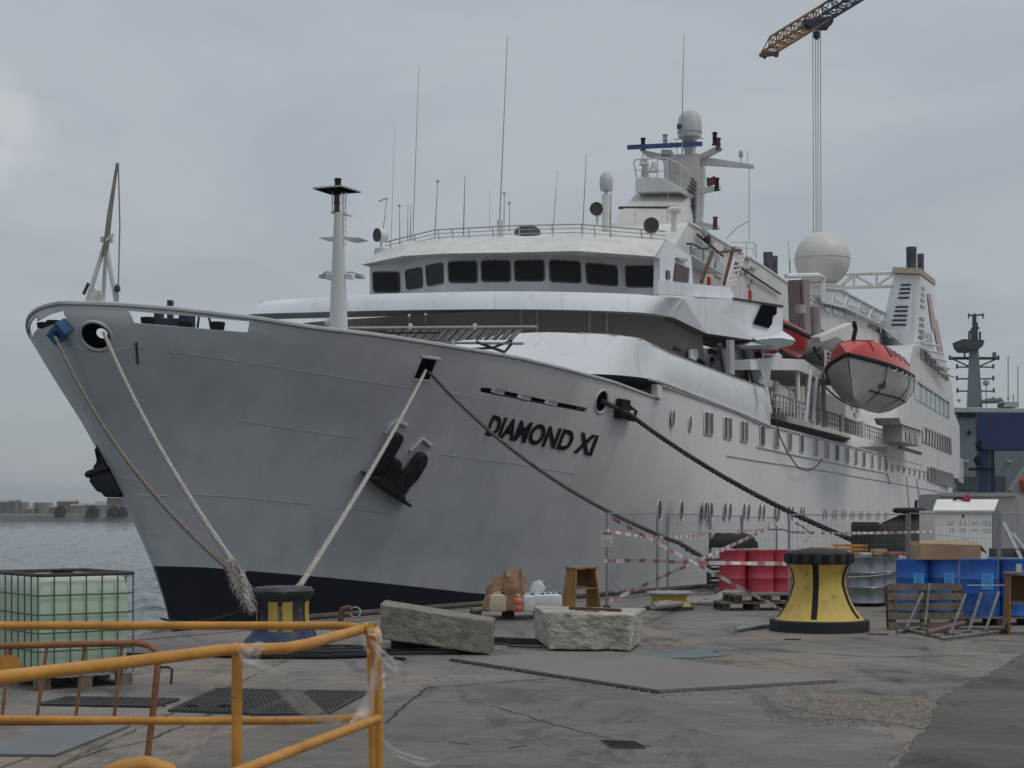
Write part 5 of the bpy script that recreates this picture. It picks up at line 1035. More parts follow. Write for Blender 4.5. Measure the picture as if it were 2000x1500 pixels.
# ---- cast iron covers with raised pattern
iron = M('cast_iron', (.085, .083, .082), .65, metal=.4, var=.2, scale=3)
def cover(label, q, nu, nv):
    ps = [G(x, y, .004) for x, y in q]; o = T('iron_cover', label, 'cover', sum(ps, Vector())/4)
    MB().prism(ps, (0, 0, .006)).build('cover_plate', iron, o); mb = MB()
    for i in range(nu):
        for j in range(nv):
            u, v = (i+.2)/nu, (j+.2)/nv; f = lambda u, v: ps[0].lerp(ps[1], u).lerp(ps[3].lerp(ps[2], u), v)+Vector((0, 0, .011)); e_ = .6
            mb.prism([f(u, v), f(u+e_/nu, v), f(u+e_/nu, v+e_/nv), f(u, v+e_/nv)], (0, 0, .007))
    mb.build('raised_pattern', iron, o, kind='stuff'); MB().tube([f(.03, .02) for f in [lambda u, v: ps[0].lerp(ps[1], u).lerp(ps[3].lerp(ps[2], u), v)+Vector((0, 0, .012))]]+[p+Vector((0, 0, .012)) for p in (ps[1], ps[2], ps[3], ps[0])], .012, 5).build('cover_frame', dsteel, o)
cover('iron access cover on the ground right of the yellow post', [(490, 1398), (640, 1396), (718, 1354), (600, 1352)], 16, 14)
cover('iron access cover behind the yellow post in the middle', [(330, 1390), (484, 1396), (594, 1352), (420, 1348)], 16, 14)
cover('iron access cover beside the green liquid tank', [(75, 1378), (300, 1382), (350, 1368), (130, 1364)], 16, 6)
for x in (310, 375, 440): one(MB().tube([G(x-12, 1378, .02), G(x, 1376, .045), G(x+12, 1379, .02)], .012, 6), 'lifting_handle', dsteel, {310: 'leftmost of three iron lifting handles on the covers', 375: 'middle one of three iron lifting handles on the covers', 440: 'rightmost of three iron lifting handles on the covers'}[x], 'handle', 'iron lifting handles')
dr = T('drain_grate', 'slotted drain grate in the concrete at the bottom of the picture', 'drain', G(1215, 1458)); ps = [G(1172, 1449), G(1240, 1451), G(1262, 1464), G(1195, 1463)]; MB().prism([p+Vector((0, 0, .009)) for p in ps], (0, 0, .004)).build('grate_plate', concrete, dr)
for i in range(10): u0, u1 = (i+.25)/10, (i+.75)/10; MB().prism([p+Vector((0, 0, .0135)) for p in (ps[0].lerp(ps[1], u0), ps[0].lerp(ps[1], u1), ps[3].lerp(ps[2], u1), ps[3].lerp(ps[2], u0))], (0, 0, .003)).build('slot', dark_in, dr)
# ---- green liquid tank in a cage
c = G(74, 1350); o = T('liquid_tank', 'translucent tank of pale green liquid in a green wire cage on a pallet', 'tank', c); th = math.radians(38); ux = Vector((math.cos(th), math.sin(th), 0)); uy = Vector((-math.sin(th), math.cos(th), 0)); LX, LY = 1.0, 1.2
liq = bpy.data.materials.new('green_liquid_plastic'); liq.use_nodes = True; t = liq.node_tree; b = t.nodes['Principled BSDF']; b.inputs['Roughness'].default_value = .35
g = t.nodes.new('ShaderNodeNewGeometry'); sp = t.nodes.new('ShaderNodeSeparateXYZ'); t.links.new(g.outputs['Position'], sp.inputs[0]); rp = t.nodes.new('ShaderNodeValToRGB'); mr = t.nodes.new('ShaderNodeMapRange'); mr.inputs['From Min'].default_value = 0; mr.inputs['From Max'].default_value = 1.2; t.links.new(sp.outputs[2], mr.inputs[0])
nz = t.nodes.new('ShaderNodeTexNoise'); nz.inputs['Scale'].default_value = 2.5; t.links.new(g.outputs['Position'], nz.inputs['Vector']); ma = t.nodes.new('ShaderNodeMath'); ma.operation = 'MULTIPLY_ADD'; ma.inputs[1].default_value = .05; t.links.new(nz.outputs[0], ma.inputs[0]); t.links.new(mr.outputs[0], ma.inputs[2]); t.links.new(ma.outputs[0], rp.inputs[0])
e = rp.color_ramp.elements; e[0].position = .83; e[0].color = (.60, .71, .58, 1); e[1].position = .90; e[1].color = (.78, .80, .74, 1); t.links.new(rp.outputs[0], b.inputs['Base Color']); tl_ = t.nodes.new('ShaderNodeBsdfTranslucent'); t.links.new(rp.outputs[0], tl_.inputs[0]); mxs = t.nodes.new('ShaderNodeMixShader'); mxs.inputs[0].default_value = .4; t.links.new(b.outputs[0], mxs.inputs[1]); t.links.new(tl_.outputs[0], mxs.inputs[2]); t.links.new(mxs.outputs[0], t.nodes['Material Output'].inputs[0])
def tp(a, b_, z): return c+ux*a+uy*b_+Vector((0, 0, z))
mb = MB(); pr = []
for z, i in ((.15, .03), (.2, .0), (.55, -.025), (.95, -.02), (1.08, .0), (1.115, .05)): pr.append([tp(a, b_, z) for a, b_ in ((.05+i, .05+i), (LX-.05-i, .05+i), (LX-.05-i, LY-.05-i), (.05+i, LY-.05-i))])
mb.loft(pr, True, True); mb.build('plastic_vessel', liq, o, bevel=.04, smooth=True)
gw_ = M('cage_green', (.07, .15, .11), .5, metal=.2, var=.2); cg = MB()
for z in (.2, .38, .56, .74, .93): cg.tube([tp(0, 0, z), tp(LX, 0, z), tp(LX, LY, z), tp(0, LY, z), tp(0, 0, z)], .008, 6)
for i in range(7):
    u = i/6
    for a, b_ in ((LX*u, 0), (LX*u, LY)): cg.tube([tp(a, b_, .14), tp(a, b_, 1.12)], .008, 6)
for i in range(1, 7):
    for a in (0, LX): cg.tube([tp(a, LY*i/7, .14), tp(a, LY*i/7, 1.12)], .008, 6)
cg.build('wire_cage', gw_, o); MB().tube([tp(0, 0, 1.13), tp(LX, 0, 1.13), tp(LX, LY, 1.13), tp(0, LY, 1.13), tp(0, 0, 1.13)], .02, 6).build('cage_top_bar', dsteel, o)
MB().lathe([(.11, 1.12), (.11, 1.16), (0, 1.17)], tp(.5, .6, 0), 16).build('lid', black, o)
for b_ in (.07, .6, 1.13):
    for a in (.07, .5, .93): MB().box(tp(a, b_, .06), (.13, .13, .10), th).build('pallet_block', wood, o)
for a in (.07, .5, .93): MB().obox(tp(a-.06, 0, 0), ux*.12, uy*LY, Vector((0, 0, .015))).build('pallet_runner', wood, o)
MB().obox(tp(0, 0, .115), ux*LX, uy*LY, Vector((0, 0, .025))).build('tank_tray', steel, o)
for a in (.15, .85): MB().bar(tp(a, -.02, .12), tp(a, -.02, .24), .12, .03).build('tank_foot', blackm, o)
# ---- yellow guard rail, foreground
def rail_thing(name, label, group=None): return T(name, label, 'railing', G(600, 1500), group=group)
gr = rail_thing('guard_rail', 'yellow tubular guard rail with plastic film tied round it, in the foreground')
def Z(x, y, z): return G(x, y, z)
tr1 = .028
near = [Z(-120, 1342, 1.1), Z(0, 1323, 1.1), Z(230, 1296, 1.1), Z(440, 1269, 1.1), Z(556, 1266, 1.09), Z(600, 1258, 1.09), Z(700, 1231, 1.085), Z(722, 1226, 1.08), Z(734, 1231, 1.06), R(737, 1260, 9.2)]
MB().tube(near, tr1, 14).build('top_bar', railm, gr, smooth=True)
pc = near[7]; MB().tube([R(733, 1240, 9.15), R(738, 1330, 9.15), R(741, 1420, 9.15), Vector((R(742, 1500, 9.15).x, 9.15, 0))], .024, 12).build('post', railm, gr, smooth=True)
MB().tube([R(723, 1238, 9.35), R(727, 1400, 9.35), Vector((R(729, 1500, 9.35).x, 9.35, 0))], .022, 12).build('post', railm, gr, smooth=True)
p = Z(463, 1270, 1.08); MB().tube([p, Vector((p.x-.004, p.y, 0))], .026, 12).build('post', railm, gr, smooth=True)
MB().tube([R(738, 1404, 9.1), R(640, 1440, 8.3), R(480, 1502, 7.35), R(300, 1570, 6.5)], .026, 12).build('mid_bar', railm, gr, smooth=True)
far = [R(-100, 1222, 9.45), R(300, 1222, 9.45), R(660, 1222, 9.45), R(690, 1224, 9.42), R(716, 1234, 9.36)]; MB().tube(far, .024, 12).build('top_bar', railm, gr, smooth=True)
MB().tube([R(-100, 1404, 9.45), R(300, 1408, 9.45), R(560, 1408, 9.45), R(680, 1404, 9.4), R(722, 1396, 9.35)], .024, 12).build('mid_bar', railm, gr, smooth=True)
p = R(285, 1493, 5.2); MB().tube([p+Vector((-.18, .05, -.06)), p+Vector((-.08, .0, -.015)), p, p+Vector((.07, 0, -.02)), p+Vector((.12, 0, -.09)), p+Vector((.12, 0, -.5))], .028, 12).build('bent_end', railm, gr, smooth=True)
for x, y in ((463, 1268), (719, 1226)): q = Z(x, y, 1.095); MB().tube([q+Vector((-.012, .01, .0)), q+Vector((.012, -.01, 0))], .031, 14).build('tube_joint', railm, gr)
MB().lathe([(.008, 0), (.006, .004), (0, .005)], R(458, 1363, 7.6), 8).build('bolt', dsteel, gr)
# plastic film
film = bpy.data.materials.new('plastic_film'); film.use_nodes = True; t = film.node_tree; b = t.nodes['Principled BSDF']; b.inputs['Base Color'].default_value = (.75, .73, .70, 1); b.inputs['Roughness'].default_value = .3
g = t.nodes.new('ShaderNodeNewGeometry'); nz = t.nodes.new('ShaderNodeTexNoise'); nz.inputs['Scale'].default_value = 12; t.links.new(g.outputs['Position'], nz.inputs['Vector']); mr = t.nodes.new('ShaderNodeMapRange'); mr.inputs['From Min'].default_value = .3; mr.inputs['From Max'].default_value = .7; mr.inputs['To Min'].default_value = .10; mr.inputs['To Max'].default_value = .34; t.links.new(nz.outputs[0], mr.inputs[0]); t.links.new(mr.outputs[0], b.inputs['Alpha'])
def ribbon(mb, pts, ws, twist=0., n=5, amp=.35):
    m_ = len(pts); rows = []
    for i, p in enumerate(pts):
        d = (pts[min(i+1, m_-1)]-pts[max(0, i-1)]).normalized(); sx_ = Vector((d.z, 0, -d.x)); sx_ = sx_.normalized() if sx_.length > .1 else Vector((1, 0, 0)); wv = interp([(j/(len(ws)-1), q) for j, q in enumerate(ws)], i/(m_-1))
        rows.append([p+sx_*wv*(j/(n-1)-.5)+Vector((0, amp*.3*wv*math.sin(j*2.1+i*.12), 0)) for j in range(n)])
    mb.loft(rows)
mb = MB(); random.seed(5)
for k_ in range(3):
    ribbon(mb, curve_pts([R(470, 1282+k_*4, 7.72), R(530+k_*6, 1322, 7.9), R(590+k_*4, 1378, 8.3), R(640, 1406, 8.7), R(684, 1412, 9.0)]), [.03, .075, .10, .06, .015])
    ribbon(mb, curve_pts([R(684, 1413, 9.0), R(705+k_*5, 1392, 9.1), R(722+k_*3, 1350, 9.1), R(735, 1290, 9.08), R(741, 1245, 9.05), R(720+k_*8, 1232, 9.05)]), [.02, .06, .04, .02, .03, .05])
ribbon(mb, curve_pts([R(468, 1258, 7.68), R(490, 1282, 7.68), R(505, 1262, 7.66), R(520, 1266, 7.66)]), [.05, .08, .05, .02]); ribbon(mb, curve_pts([R(466, 1282, 7.7), R(498, 1270, 7.66), R(508, 1258, 7.66)]), [.03, .05, .02])
ribbon(mb, curve_pts([R(724, 1252, 9.05), R(742, 1272, 9.0), R(764, 1296, 9.0), R(782, 1318, 9.0)]), [.03, .04, .05, .01]); ribbon(mb, curve_pts([R(742, 1270, 9.0), R(760, 1285, 9.0), R(785, 1296, 9.)]), [.02, .03, .01]); ribbon(mb, curve_pts([R(708, 1238, 9.05), R(712, 1262, 9.05), R(722, 1275, 9.05)]), [.03, .02, .02])
ribbon(mb, curve_pts([R(742, 1440, 9.), R(770, 1466, 9.), R(800, 1480, 9.), R(835, 1490, 9.0), R(862, 1484, 9.)]), [.015, .025, .04, .05, .02])
for y in (1318, 1337): ribbon(mb, [R(734, y, 9.15)+Vector((.03*math.cos(a), .03*math.sin(a), .01*math.sin(a*2))) for a in (i*.4-.5 for i in range(17))], [.05, .05], n=3, amp=.02)
one(mb, 'plastic_film', film, 'torn strips of clear plastic film tied round the yellow guard rail', 'film', smooth=True)
# ---- rusty crowd barrier behind the guard rail
cb = T('crowd_barrier', 'rusty orange crowd barrier leaning behind the yellow guard rail', 'barrier', G(290, 1500)); rb_ = M('rusty_orange', (.30, .135, .05), .75, var=.3, scale=8, col2=(.14, .06, .035), bump=.2)
yb = 10.2; MB().tube([R(-80, 1264, yb), R(150, 1258, yb), R(268, 1256, yb), R(290, 1260, yb), R(303, 1270, yb), R(309, 1290, yb), R(300, 1380, yb), R(288, 1482, yb), R(285, 1510, yb)], .021, 10).build('frame_tube', rb_, cb, smooth=True)
MB().tube([R(-80, 1412, yb), R(300, 1409, yb)], .02, 10).build('bottom_tube', rb_, cb, smooth=True)
for x0, x1 in ((19, 3), (92, 71), (165, 147), (238, 222)): MB().tube([R(x0, 1262, yb), R(x1, 1410, yb)], .011, 8).build('upright', rb_, cb)
MB().tube([R(312, 1303, yb), R(330, 1303, yb), R(336, 1308, yb), R(334, 1336, yb)], .008, 6).build('hook', dsteel, cb)
MB().prism([R(-20, 1280, yb-.02), R(30, 1280, yb-.02), R(38, 1292, yb-.02), R(36, 1308, yb-.02), R(-20, 1312, yb-.02)], (0, .01, 0)).build('name_plate', railm, cb)
# ---- pallets
def pallet(name, label, loc, rz, group=None, flat=True, rot=None):
    o = T(name, label, 'pallet', loc, rz, group, local=True, rot=rot)
    for i in range(5): MB().box((0, -.36+i*.18, .133), (1.2, .13, .022)).build('top_board', wood, o)
    for x in (-.54, 0, .54):
        MB().box((x, 0, .111), (.12, .8, .02)).build('cross_board', wood, o); MB().box((x, 0, .01), (.12, .8, .02)).build('bottom_board', wood_d, o)
        for y in (-.34, 0, .34): MB().box((x, y, .06), (.12, .12, .078)).build('pallet_block', wood_d, o)
    return o
pp = pallet('wooden_pallet', 'wooden pallet under the paper sacks and canisters', G(992, 1207)+Vector((0, .25, 0)), .12)
copy_thing(pp, G(1472, 1192)+Vector((0, .3, 0)), .1, 'lower dark pallet of the two stacked beside the red drums'); copy_thing(pp, G(1492, 1192)+Vector((0, .3, .146)), .16, 'upper pallet of the two stacked beside the red drums')
copy_thing(pp, Vector((R(1457, 1160, 34.7).x, 34.7, 0)), .0, 'low pallet directly under the two front red drums').scale = (1, 1, .4); copy_thing(pp, Vector((R(1940, 1200, 25.6).x, 25.6, 0)), .0, 'pallet under the right pair of blue drums').scale = (1, 1, .9); copy_thing(pp, Vector((R(1695, 1180, 30.8).x, 30.8, 0)), .05, 'low pallet under the silver drums behind the capstan').scale = (1, 1, .4)
pu = copy_thing(pp, G(1806, 1228)+Vector((.0, .15, 0)), 0, 'weathered pallet standing on edge against the blue drums'); pu.rotation_euler = (math.radians(82), 0, .04); pu.location = G(1806, 1229)+Vector((0, .1, .325)); pu.scale = (.94, .8, 1)
# ---- paper sacks and canisters on the pallet
pz = .15; PY = 26.6
def sack(name, label, base, w_, d_, h_, seed, lean):
    rows = []
    for i in range(9):
        v = i/8; row_ = []
        for j in range(24):
            a = 2*math.pi*j/24; r = 1-.25*v*v; cr_ = noise.noise(Vector((math.cos(a)*2.5+seed, math.sin(a)*2.5, v*3.5)))*.22*(0.4+v); top_ = .16*math.sin(a*3+seed)*max(0, v-.6)*2
            row_.append(base+Vector((w_/2*math.copysign(abs(math.cos(a))**.6, math.cos(a))*(r+cr_)+lean*v*v, d_/2*math.copysign(abs(math.sin(a))**.6, math.sin(a))*(r+cr_*1.3), h_*(v+top_))))
        rows.append(row_)
    mb = MB().loft(rows, True); cen = base+Vector((lean*.6, 0, h_*.8)); mb.loft([rows[-1], [cen+(p-cen)*.4 for p in rows[-1]]], True); return one(mb, name, paper, label, 'sack')
sack('paper_sack', 'crumpled brown paper sack standing left on the pallet', Vector((R(968, 1195, PY).x, PY+.25, pz)), .42, .34, .52, 1.3, .1); sack('paper_sack', 'taller brown paper sack with an open top, right on the pallet', Vector((R(1006, 1195, PY).x, PY+.2, pz)), .42, .36, .62, 4.1, -.02)
def canister(name, label, base, w_, d_, h_, mat, rz, group=None, capm_=None):
    o = T(name, label, 'canister', base, rz, group, local=True); MB().box((0, 0, h_*.42), (w_, d_, h_*.84)).build('body', mat, o, bevel=.03*h_/.3, smooth=True)
    MB().loft([[Vector((x*w_*.47, y*d_*.47, h_*.83)) for x, y in ((-1, -1), (1, -1), (1, 1), (-1, 1))], [Vector((x*w_*.25, y*d_*.25, h_*.95)) for x, y in ((-1, -1), (1, -1), (1, 1), (-1, 1))]], True, True).build('shoulder', mat, o, bevel=.012); MB().lathe([(.03, 0), (.03, .035), (0, .037)], (w_*.3, 0, h_*.9), 10).build('cap', capm_ or black, o); MB().tube([(-w_*.25, 0, h_*.9), (-w_*.2, 0, h_), (w_*.12, 0, h_), (w_*.16, 0, h_*.9)], .016, 6).build('handle', mat, o); return o
cwh = M('canister_white', (.56, .58, .58), .4, var=.08); cbe = M('canister_beige', (.50, .42, .31), .4, var=.12, scale=3); cbl = M('cap_blue', (.02, .05, .25), .4)
canister('jerry_can', 'beige canister half full of brown liquid, left on the pallet', Vector((R(972, 1197, PY-.2).x, PY-.2, pz)), .27, .2, .30, cbe, .1)
cc_ = canister('jerry_can', 'white canister with a blue cap behind the orange bottle', Vector((R(1032, 1197, PY-.15).x, PY-.15, pz)), .2, .18, .28, cwh, .2, capm_=cbl)
mix_ = [(1052, .05, 0, 'white canister, first of the row right of the blue capped one'), (1064, .1, 0, 'white canister, second of the row right of the blue capped one'), (1075, .12, 0, 'white canister, third of the row right of the blue capped one'), (1085, .15, 0, 'white canister at the right end of the row on the pallet'), (1040, .28, .22, 'tilted white canister lying on top of the others')]
for x, dy, dz, lb_ in mix_:
    q = copy_thing(cc_, Vector((R(x, 1197, PY).x, PY+dy, pz+dz)), random.uniform(-.3, .3), lb_)
    if dz: q.rotation_euler = (0, .6, .3)
bo_ = T('orange_bottle', 'round orange bottle with a dented waist at the front of the pallet', 'bottle', Vector((R(1012, 1199, PY-.3).x, PY-.3, pz))); ocol = M('bottle_orange', (.55, .12, .06), .4, var=.15); MB().lathe([(.07, 0), (.085, .02), (.085, .08), (.075, .1), (.085, .13), (.085, .17), (.06, .215), (.03, .235), (.03, .25)], bo_.location, 20).build('body', ocol, bo_, smooth=True); MB().lathe([(.034, .25), (.034, .275), (0, .28)], bo_.location, 12).build('cap', M('cap_white', (.6, .6, .6), .4), bo_); MB().lathe([(.087, .09), (.078, .1), (.087, .125)], bo_.location, 20, False).build('sleeve', M('bottle_sleeve', (.45, .22, .18), .6), bo_)
# ---- wooden stands
def stand(label, base, w_, d_, h_, rz, splay=.07, mat=ply):
    o = T('wooden_stand', label, 'stand', base, rz, local=True)
    for sg in (-1, 1): MB().prism([(sg*(w_/2), -d_*.6, 0), (sg*(w_/2), d_*.6, 0), (sg*(w_/2-splay), d_*.42, h_), (sg*(w_/2-splay), -d_*.42, h_)], (-sg*.025, 0, 0)).build('side_panel', mat, o)
    MB().box((0, 0, h_+.013), (w_-2*splay+.06, d_*.95, .026)).build('top', mat, o); MB().box((0, 0, h_*.52), (w_-2*splay*.45-.06, d_*.9, .022)).build('shelf', mat, o); MB().box((0, d_*.4, h_*.76), (w_-2*splay-.02, .02, h_*.42)).build('back_panel', M('stand_back', (.22, .11, .03), .75), o); return o
stand('orange brown plywood stand with a shelf at the left end of the fence', G(1136, 1192)+Vector((0, .2, 0)), .56, .4, .74, .5); stand('brown wooden stand at the right edge beside the scaffold frame', G(2002, 1240)+Vector((.0, .2, 0)), .42, .4, .86, -.1, .02, M('stand_brown', (.26, .13, .045), .7, var=.2))
# ---- drums
def drum(label, base, mat, r=.29, h=.88, group=None, lid=None, cat='drum'):
    o = T('drum', label, cat, base, random.random(), group, local=True)
    MB().lathe([(r*.97, 0), (r, .01), (r, .02), (r*.985, .03), (r*.985, h*.32), (r*1.02, h*.34), (r*.985, h*.36), (r*.985, h*.64), (r*1.02, h*.66), (r*.985, h*.68), (r*.985, h-.03), (r, h-.02), (r, h), (r*.96, h), (r*.95, h-.015), (0, h-.015)], (0, 0, 0), 32).build('barrel', mat, o, smooth=True); MB().lathe([(.03, h-.015), (.03, h+.004), (0, h+.006)], (r*.6, 0, 0), 10).build('bung', lid or black, o); return o
dred = M('drum_red', (.50, .05, .075), .45, var=.18, scale=3, chips=((.30, .16, .12), 9, .68)); dblu = M('drum_blue', (.02, .13, .52), .4, var=.18, scale=2.5); dsil = M('drum_silver', (.30, .33, .35), .35, metal=.6, var=.2, scale=2.5, bump=.2, bscale=8)
def at_(x, Y, z=0): return Vector((R(x, 1100, Y).x, Y, z))
drum('red drum, left one of the front pair on the pallet', at_(1431, 34.6, .06), dred, .285); drum('red drum, right one of the front pair on the pallet', at_(1484, 34.6, .06), dred, .285); drum('red drum half hidden by the yellow capstan', at_(1522, 35.0, .06), dred, .285); drum('red drum behind the front pair', at_(1462, 35.2, .06), dred, .285)
BD = [(1782, 'blue drum with pale label, leftmost of the blue row'), (1841, 'blue drum with pale label, second of the blue row'), (1912, 'blue drum wrapped in film, third of the blue row'), (1985, 'blue drum with white papers, at the right end of the blue row')]
lblm = M('label_light_blue', (.06, .36, .75), .5, var=.15, scale=14)
for i, (x, lb_) in enumerate(BD):
    o = drum(lb_, at_(x, 28.6, .02) if i < 2 else at_(x, 25.6, .132), dblu, .285 if i < 2 else .30, .9 if i < 2 else .88); o.rotation_euler = (0, 0, 0); rr = (.285 if i < 2 else .30)+.004; a0 = -1.42
    MB().loft([[(rr*1.02*math.cos(a), rr*1.02*math.sin(a), z) for a in (a0-.33, a0-.16, a0, a0+.16, a0+.33)] for z in (.42, .67)]).build('label', lblm, o)
    for k_ in range(4): MB().loft([[(rr*1.025*math.cos(a), rr*1.025*math.sin(a), z) for a in (a0-.2, a0, a0+.2)] for z in (.62-.04*k_, .632-.04*k_)]).build('label_print', M('label_print_blue', (.03, .14, .35), .6), o)
    if i == 3:
        for a1, z0 in ((-1.05, .62), (-1.75, .68)): MB().loft([[(rr*1.03*math.cos(a), rr*1.03*math.sin(a), z) for a in (a1-.14, a1, a1+.14)] for z in (z0, z0+.14)]).build('paper_sheet', M('paper_white', (.6, .6, .58), .7), o)
for i, (x, Y) in enumerate(((1690, 30.5), (1722, 31.0), (1668, 31.4))): drum(['silver drum wrapped in film, in front behind the capstan', 'silver drum wrapped in film, nearest the blue drums', 'silver drum mostly hidden behind the yellow capstan'][i], at_(x, Y, .06), dsil, .33, .86)
# film wrap on blue drums: creased skirt
mb = MB(); wr = M('blue_wrap_film', (.03, .11, .40), .25, var=.2, scale=4, bump=.9, bscale=9)
rows = []
for z in (.12, .2, .3, .42, .5): rows.append([at_(1912, 25.6)+Vector(((.325+.025*noise.noise(Vector((a*4, z*9, 2))))*math.cos(a), (.335+.025*noise.noise(Vector((a*4, z*9, 2))))*math.sin(a), z+.05*noise.noise(Vector((a*2, 1, 5))))) for a in (-math.pi*i/24 for i in range(25))])
one(MB().loft(rows), 'wrap_film', wr, 'creased blue film round the foot of the third blue drum', 'film', smooth=True)
one(MB().tube([at_(1742, 28.29, .46), at_(1800, 28.29, .46), at_(1868, 28.29, .47), at_(1890, 25.28, .62), at_(1995, 25.26, .62)], .008, 5), 'white_strap', tapew, 'thin white strap round the row of blue drums', 'strap'); one(MB().tube([at_(1655, 30.1, .55), at_(1700, 30.1, .57), at_(1742, 30.2, .62)], .008, 5), 'white_strap', tapew, 'thin white strap round the silver drums', 'strap')
# ---- white tanks in cages behind, yellow crate, boxes
for i, (x, Y) in enumerate(((1692, 34), (1742, 34.4))):
    b0 = at_(x, Y, .0); o = T('caged_tank', ['white plastic tank in a cage, behind the capstan cap', 'white plastic tank in a cage, left of the cardboard box'][i], 'tank', b0, local=True); MB().box((0, 0, .5), (.5, .8, .66)).build('vessel', cwh, o, bevel=.05, smooth=True); MB().box((0, 0, .08), (.54, .84, .14)).build('pallet_base', wood_d, o); cg = MB()
    for k_ in range(5):
        cg.tube([(-.27+k_*.135, -.42, .14), (-.27+k_*.135, -.42, .9)], .009, 5)
        cg.tube([(-.27, -.42, .2+k_*.17), (.27, -.42, .2+k_*.17)], .009, 5)
    cg.build('wire_cage', steel, o)
o = T('yellow_crate', 'small yellow plastic crate above the capstan cap', 'crate', at_(1660, 33, .82), local=True)
for k_ in range(4): MB().box((0, -.2, .03+k_*.075), (.62, .02, .045)).build('slat', railm, o); MB().box((0, .2, .03+k_*.075), (.62, .02, .045)).build('slat', railm, o)
for x in (-.3, 0, .3): MB().box((x, -.18, .14), (.03, .04, .28)).build('upright', railm, o)
MB().box((0, 0, .0), (.62, .4, .02)).build('bottom', railm, o)
one(MB().box(at_(1668, 33, .74), (.9, .6, .16)), 'crate_support', wood_d, 'dark wooden crate carrying the small yellow crate', 'crate', bevel=.01)
b0 = at_(1846, 28.5, .925); o = T('cardboard_box', 'long open cardboard box lying on top of the blue drums', 'box', b0, .06, local=True); w_, d_, h_ = 1.1, .42, .28
for q in ([(-w_/2, -d_/2, 0), (w_/2, -d_/2, 0), (w_/2, -d_/2, h_*.86), (-w_/2+.05, -d_/2-.01, h_)], [(-w_/2, d_/2, 0), (w_/2, d_/2, 0), (w_/2, d_/2, h_), (-w_/2, d_/2, h_+.04)]): MB().prism(q, (0, .008, 0)).build('long_side', card, o)
for sg in (-1, 1): MB().prism([(sg*w_/2, -d_/2, 0), (sg*w_/2, d_/2, 0), (sg*w_/2, d_/2, h_), (sg*w_/2, -d_/2, h_*.9)], (sg*.008, 0, 0)).build('short_side', card, o)
MB().prism([(-w_/2+.04, -d_/2, h_), (w_/2, -d_/2, h_*.87), (w_/2+.02, -.02, h_+.02), (-w_/2+.1, .02, h_+.05)], (0, 0, .006)).build('flap', card, o); MB().prism([(w_/2+.01, -d_/2, h_*.9), (w_/2+.01, d_/2, h_), (w_/2+.13, d_/2-.02, h_*.55), (w_/2+.13, -d_/2+.02, h_*.35)], (.006, 0, 0)).build('flap', card, o); MB().box((0, 0, .004), (w_, d_, .008)).build('bottom', card, o)
for i, (x, Y, z, s_, mt, lb_) in enumerate(((1716, 31.2, .925, (.26, .2, .12), card, 'small cardboard box on the silver drums'), (1748, 31, .925, (.36, .26, .07), M('red_white_pack', (.42, .16, .15), .6, var=.4, scale=15), 'flat red and white package on the silver drums'), (1690, 31.2, .925, (.2, .2, .05), tapew, 'white wrapped packet on the silver drums'))): one(MB().box(at_(x, Y, z+s_[2]/2), s_, .2), 'package', mt, lb_, 'package', bevel=.01)
# ---- black net and crate behind red drums
mb = MB(); rows = []
for i in range(8):
    v = i/7; rows.append([at_(1432, 36.6, .0)+Vector(((.55-.25*v*v)*math.cos(a)*(1+.15*noise.noise(Vector((a, v*3, 7)))), (.4-.2*v*v)*math.sin(a), .95+.32*math.sin(v*1.5)+.06*noise.noise(Vector((a*2, v*4, 1))))) for a in (j*math.pi/12 for j in range(25))])
one(MB().loft(rows), 'black_net', blackm, 'heap of black netting lying on the red drums', 'net', smooth=True)
o = T('black_crate', 'black plastic crate left of the red drums', 'crate', at_(1398, 36.2, .15), local=True)
for k_ in range(6):
    for y in (-.2, .2): MB().box((0, y, .04+k_*.1), (.34, .02, .05)).build('slat', blackm, o)
for x in (-.17, .17): MB().box((x, 0, .3), (.02, .4, .6)).build('end_panel', blackm, o)
# ---- loose things on the ground
one(MB().tube([G(1437, 1230, .04), G(1512, 1219, .04)], .035, 10), 'steel_pipe', steel, 'short grey pipe lying left of the yellow capstan', 'pipe')
one(MB().box(G(1548, 1250)+Vector((0, 0, .01)), (.22, .05, .015), .1), 'wood_scrap', wood_d, 'small dark scrap lying in front of the yellow capstan', 'scrap'); one(MB().box(G(1715, 1240)+Vector((0, 0, .01)), (.3, .04, .012), .05), 'wood_scrap', wood_d, 'thin dark scrap lying right of the yellow capstan', 'scrap')
one(MB().tube(curve_pts([G(930, 1258, .02), G(985, 1258, .02), G(1000, 1262, .02), G(1060, 1264, .02)]), .012, 6), 'thin_rod', dsteel, 'thin dark rod lying between the two stone blocks', 'rod')
one(MB().bar(G(770, 1285, .02), G(790, 1287, .02), .05, .03), 'black_bar', blackm, 'short black bar on the ground under the granite block', 'bar')
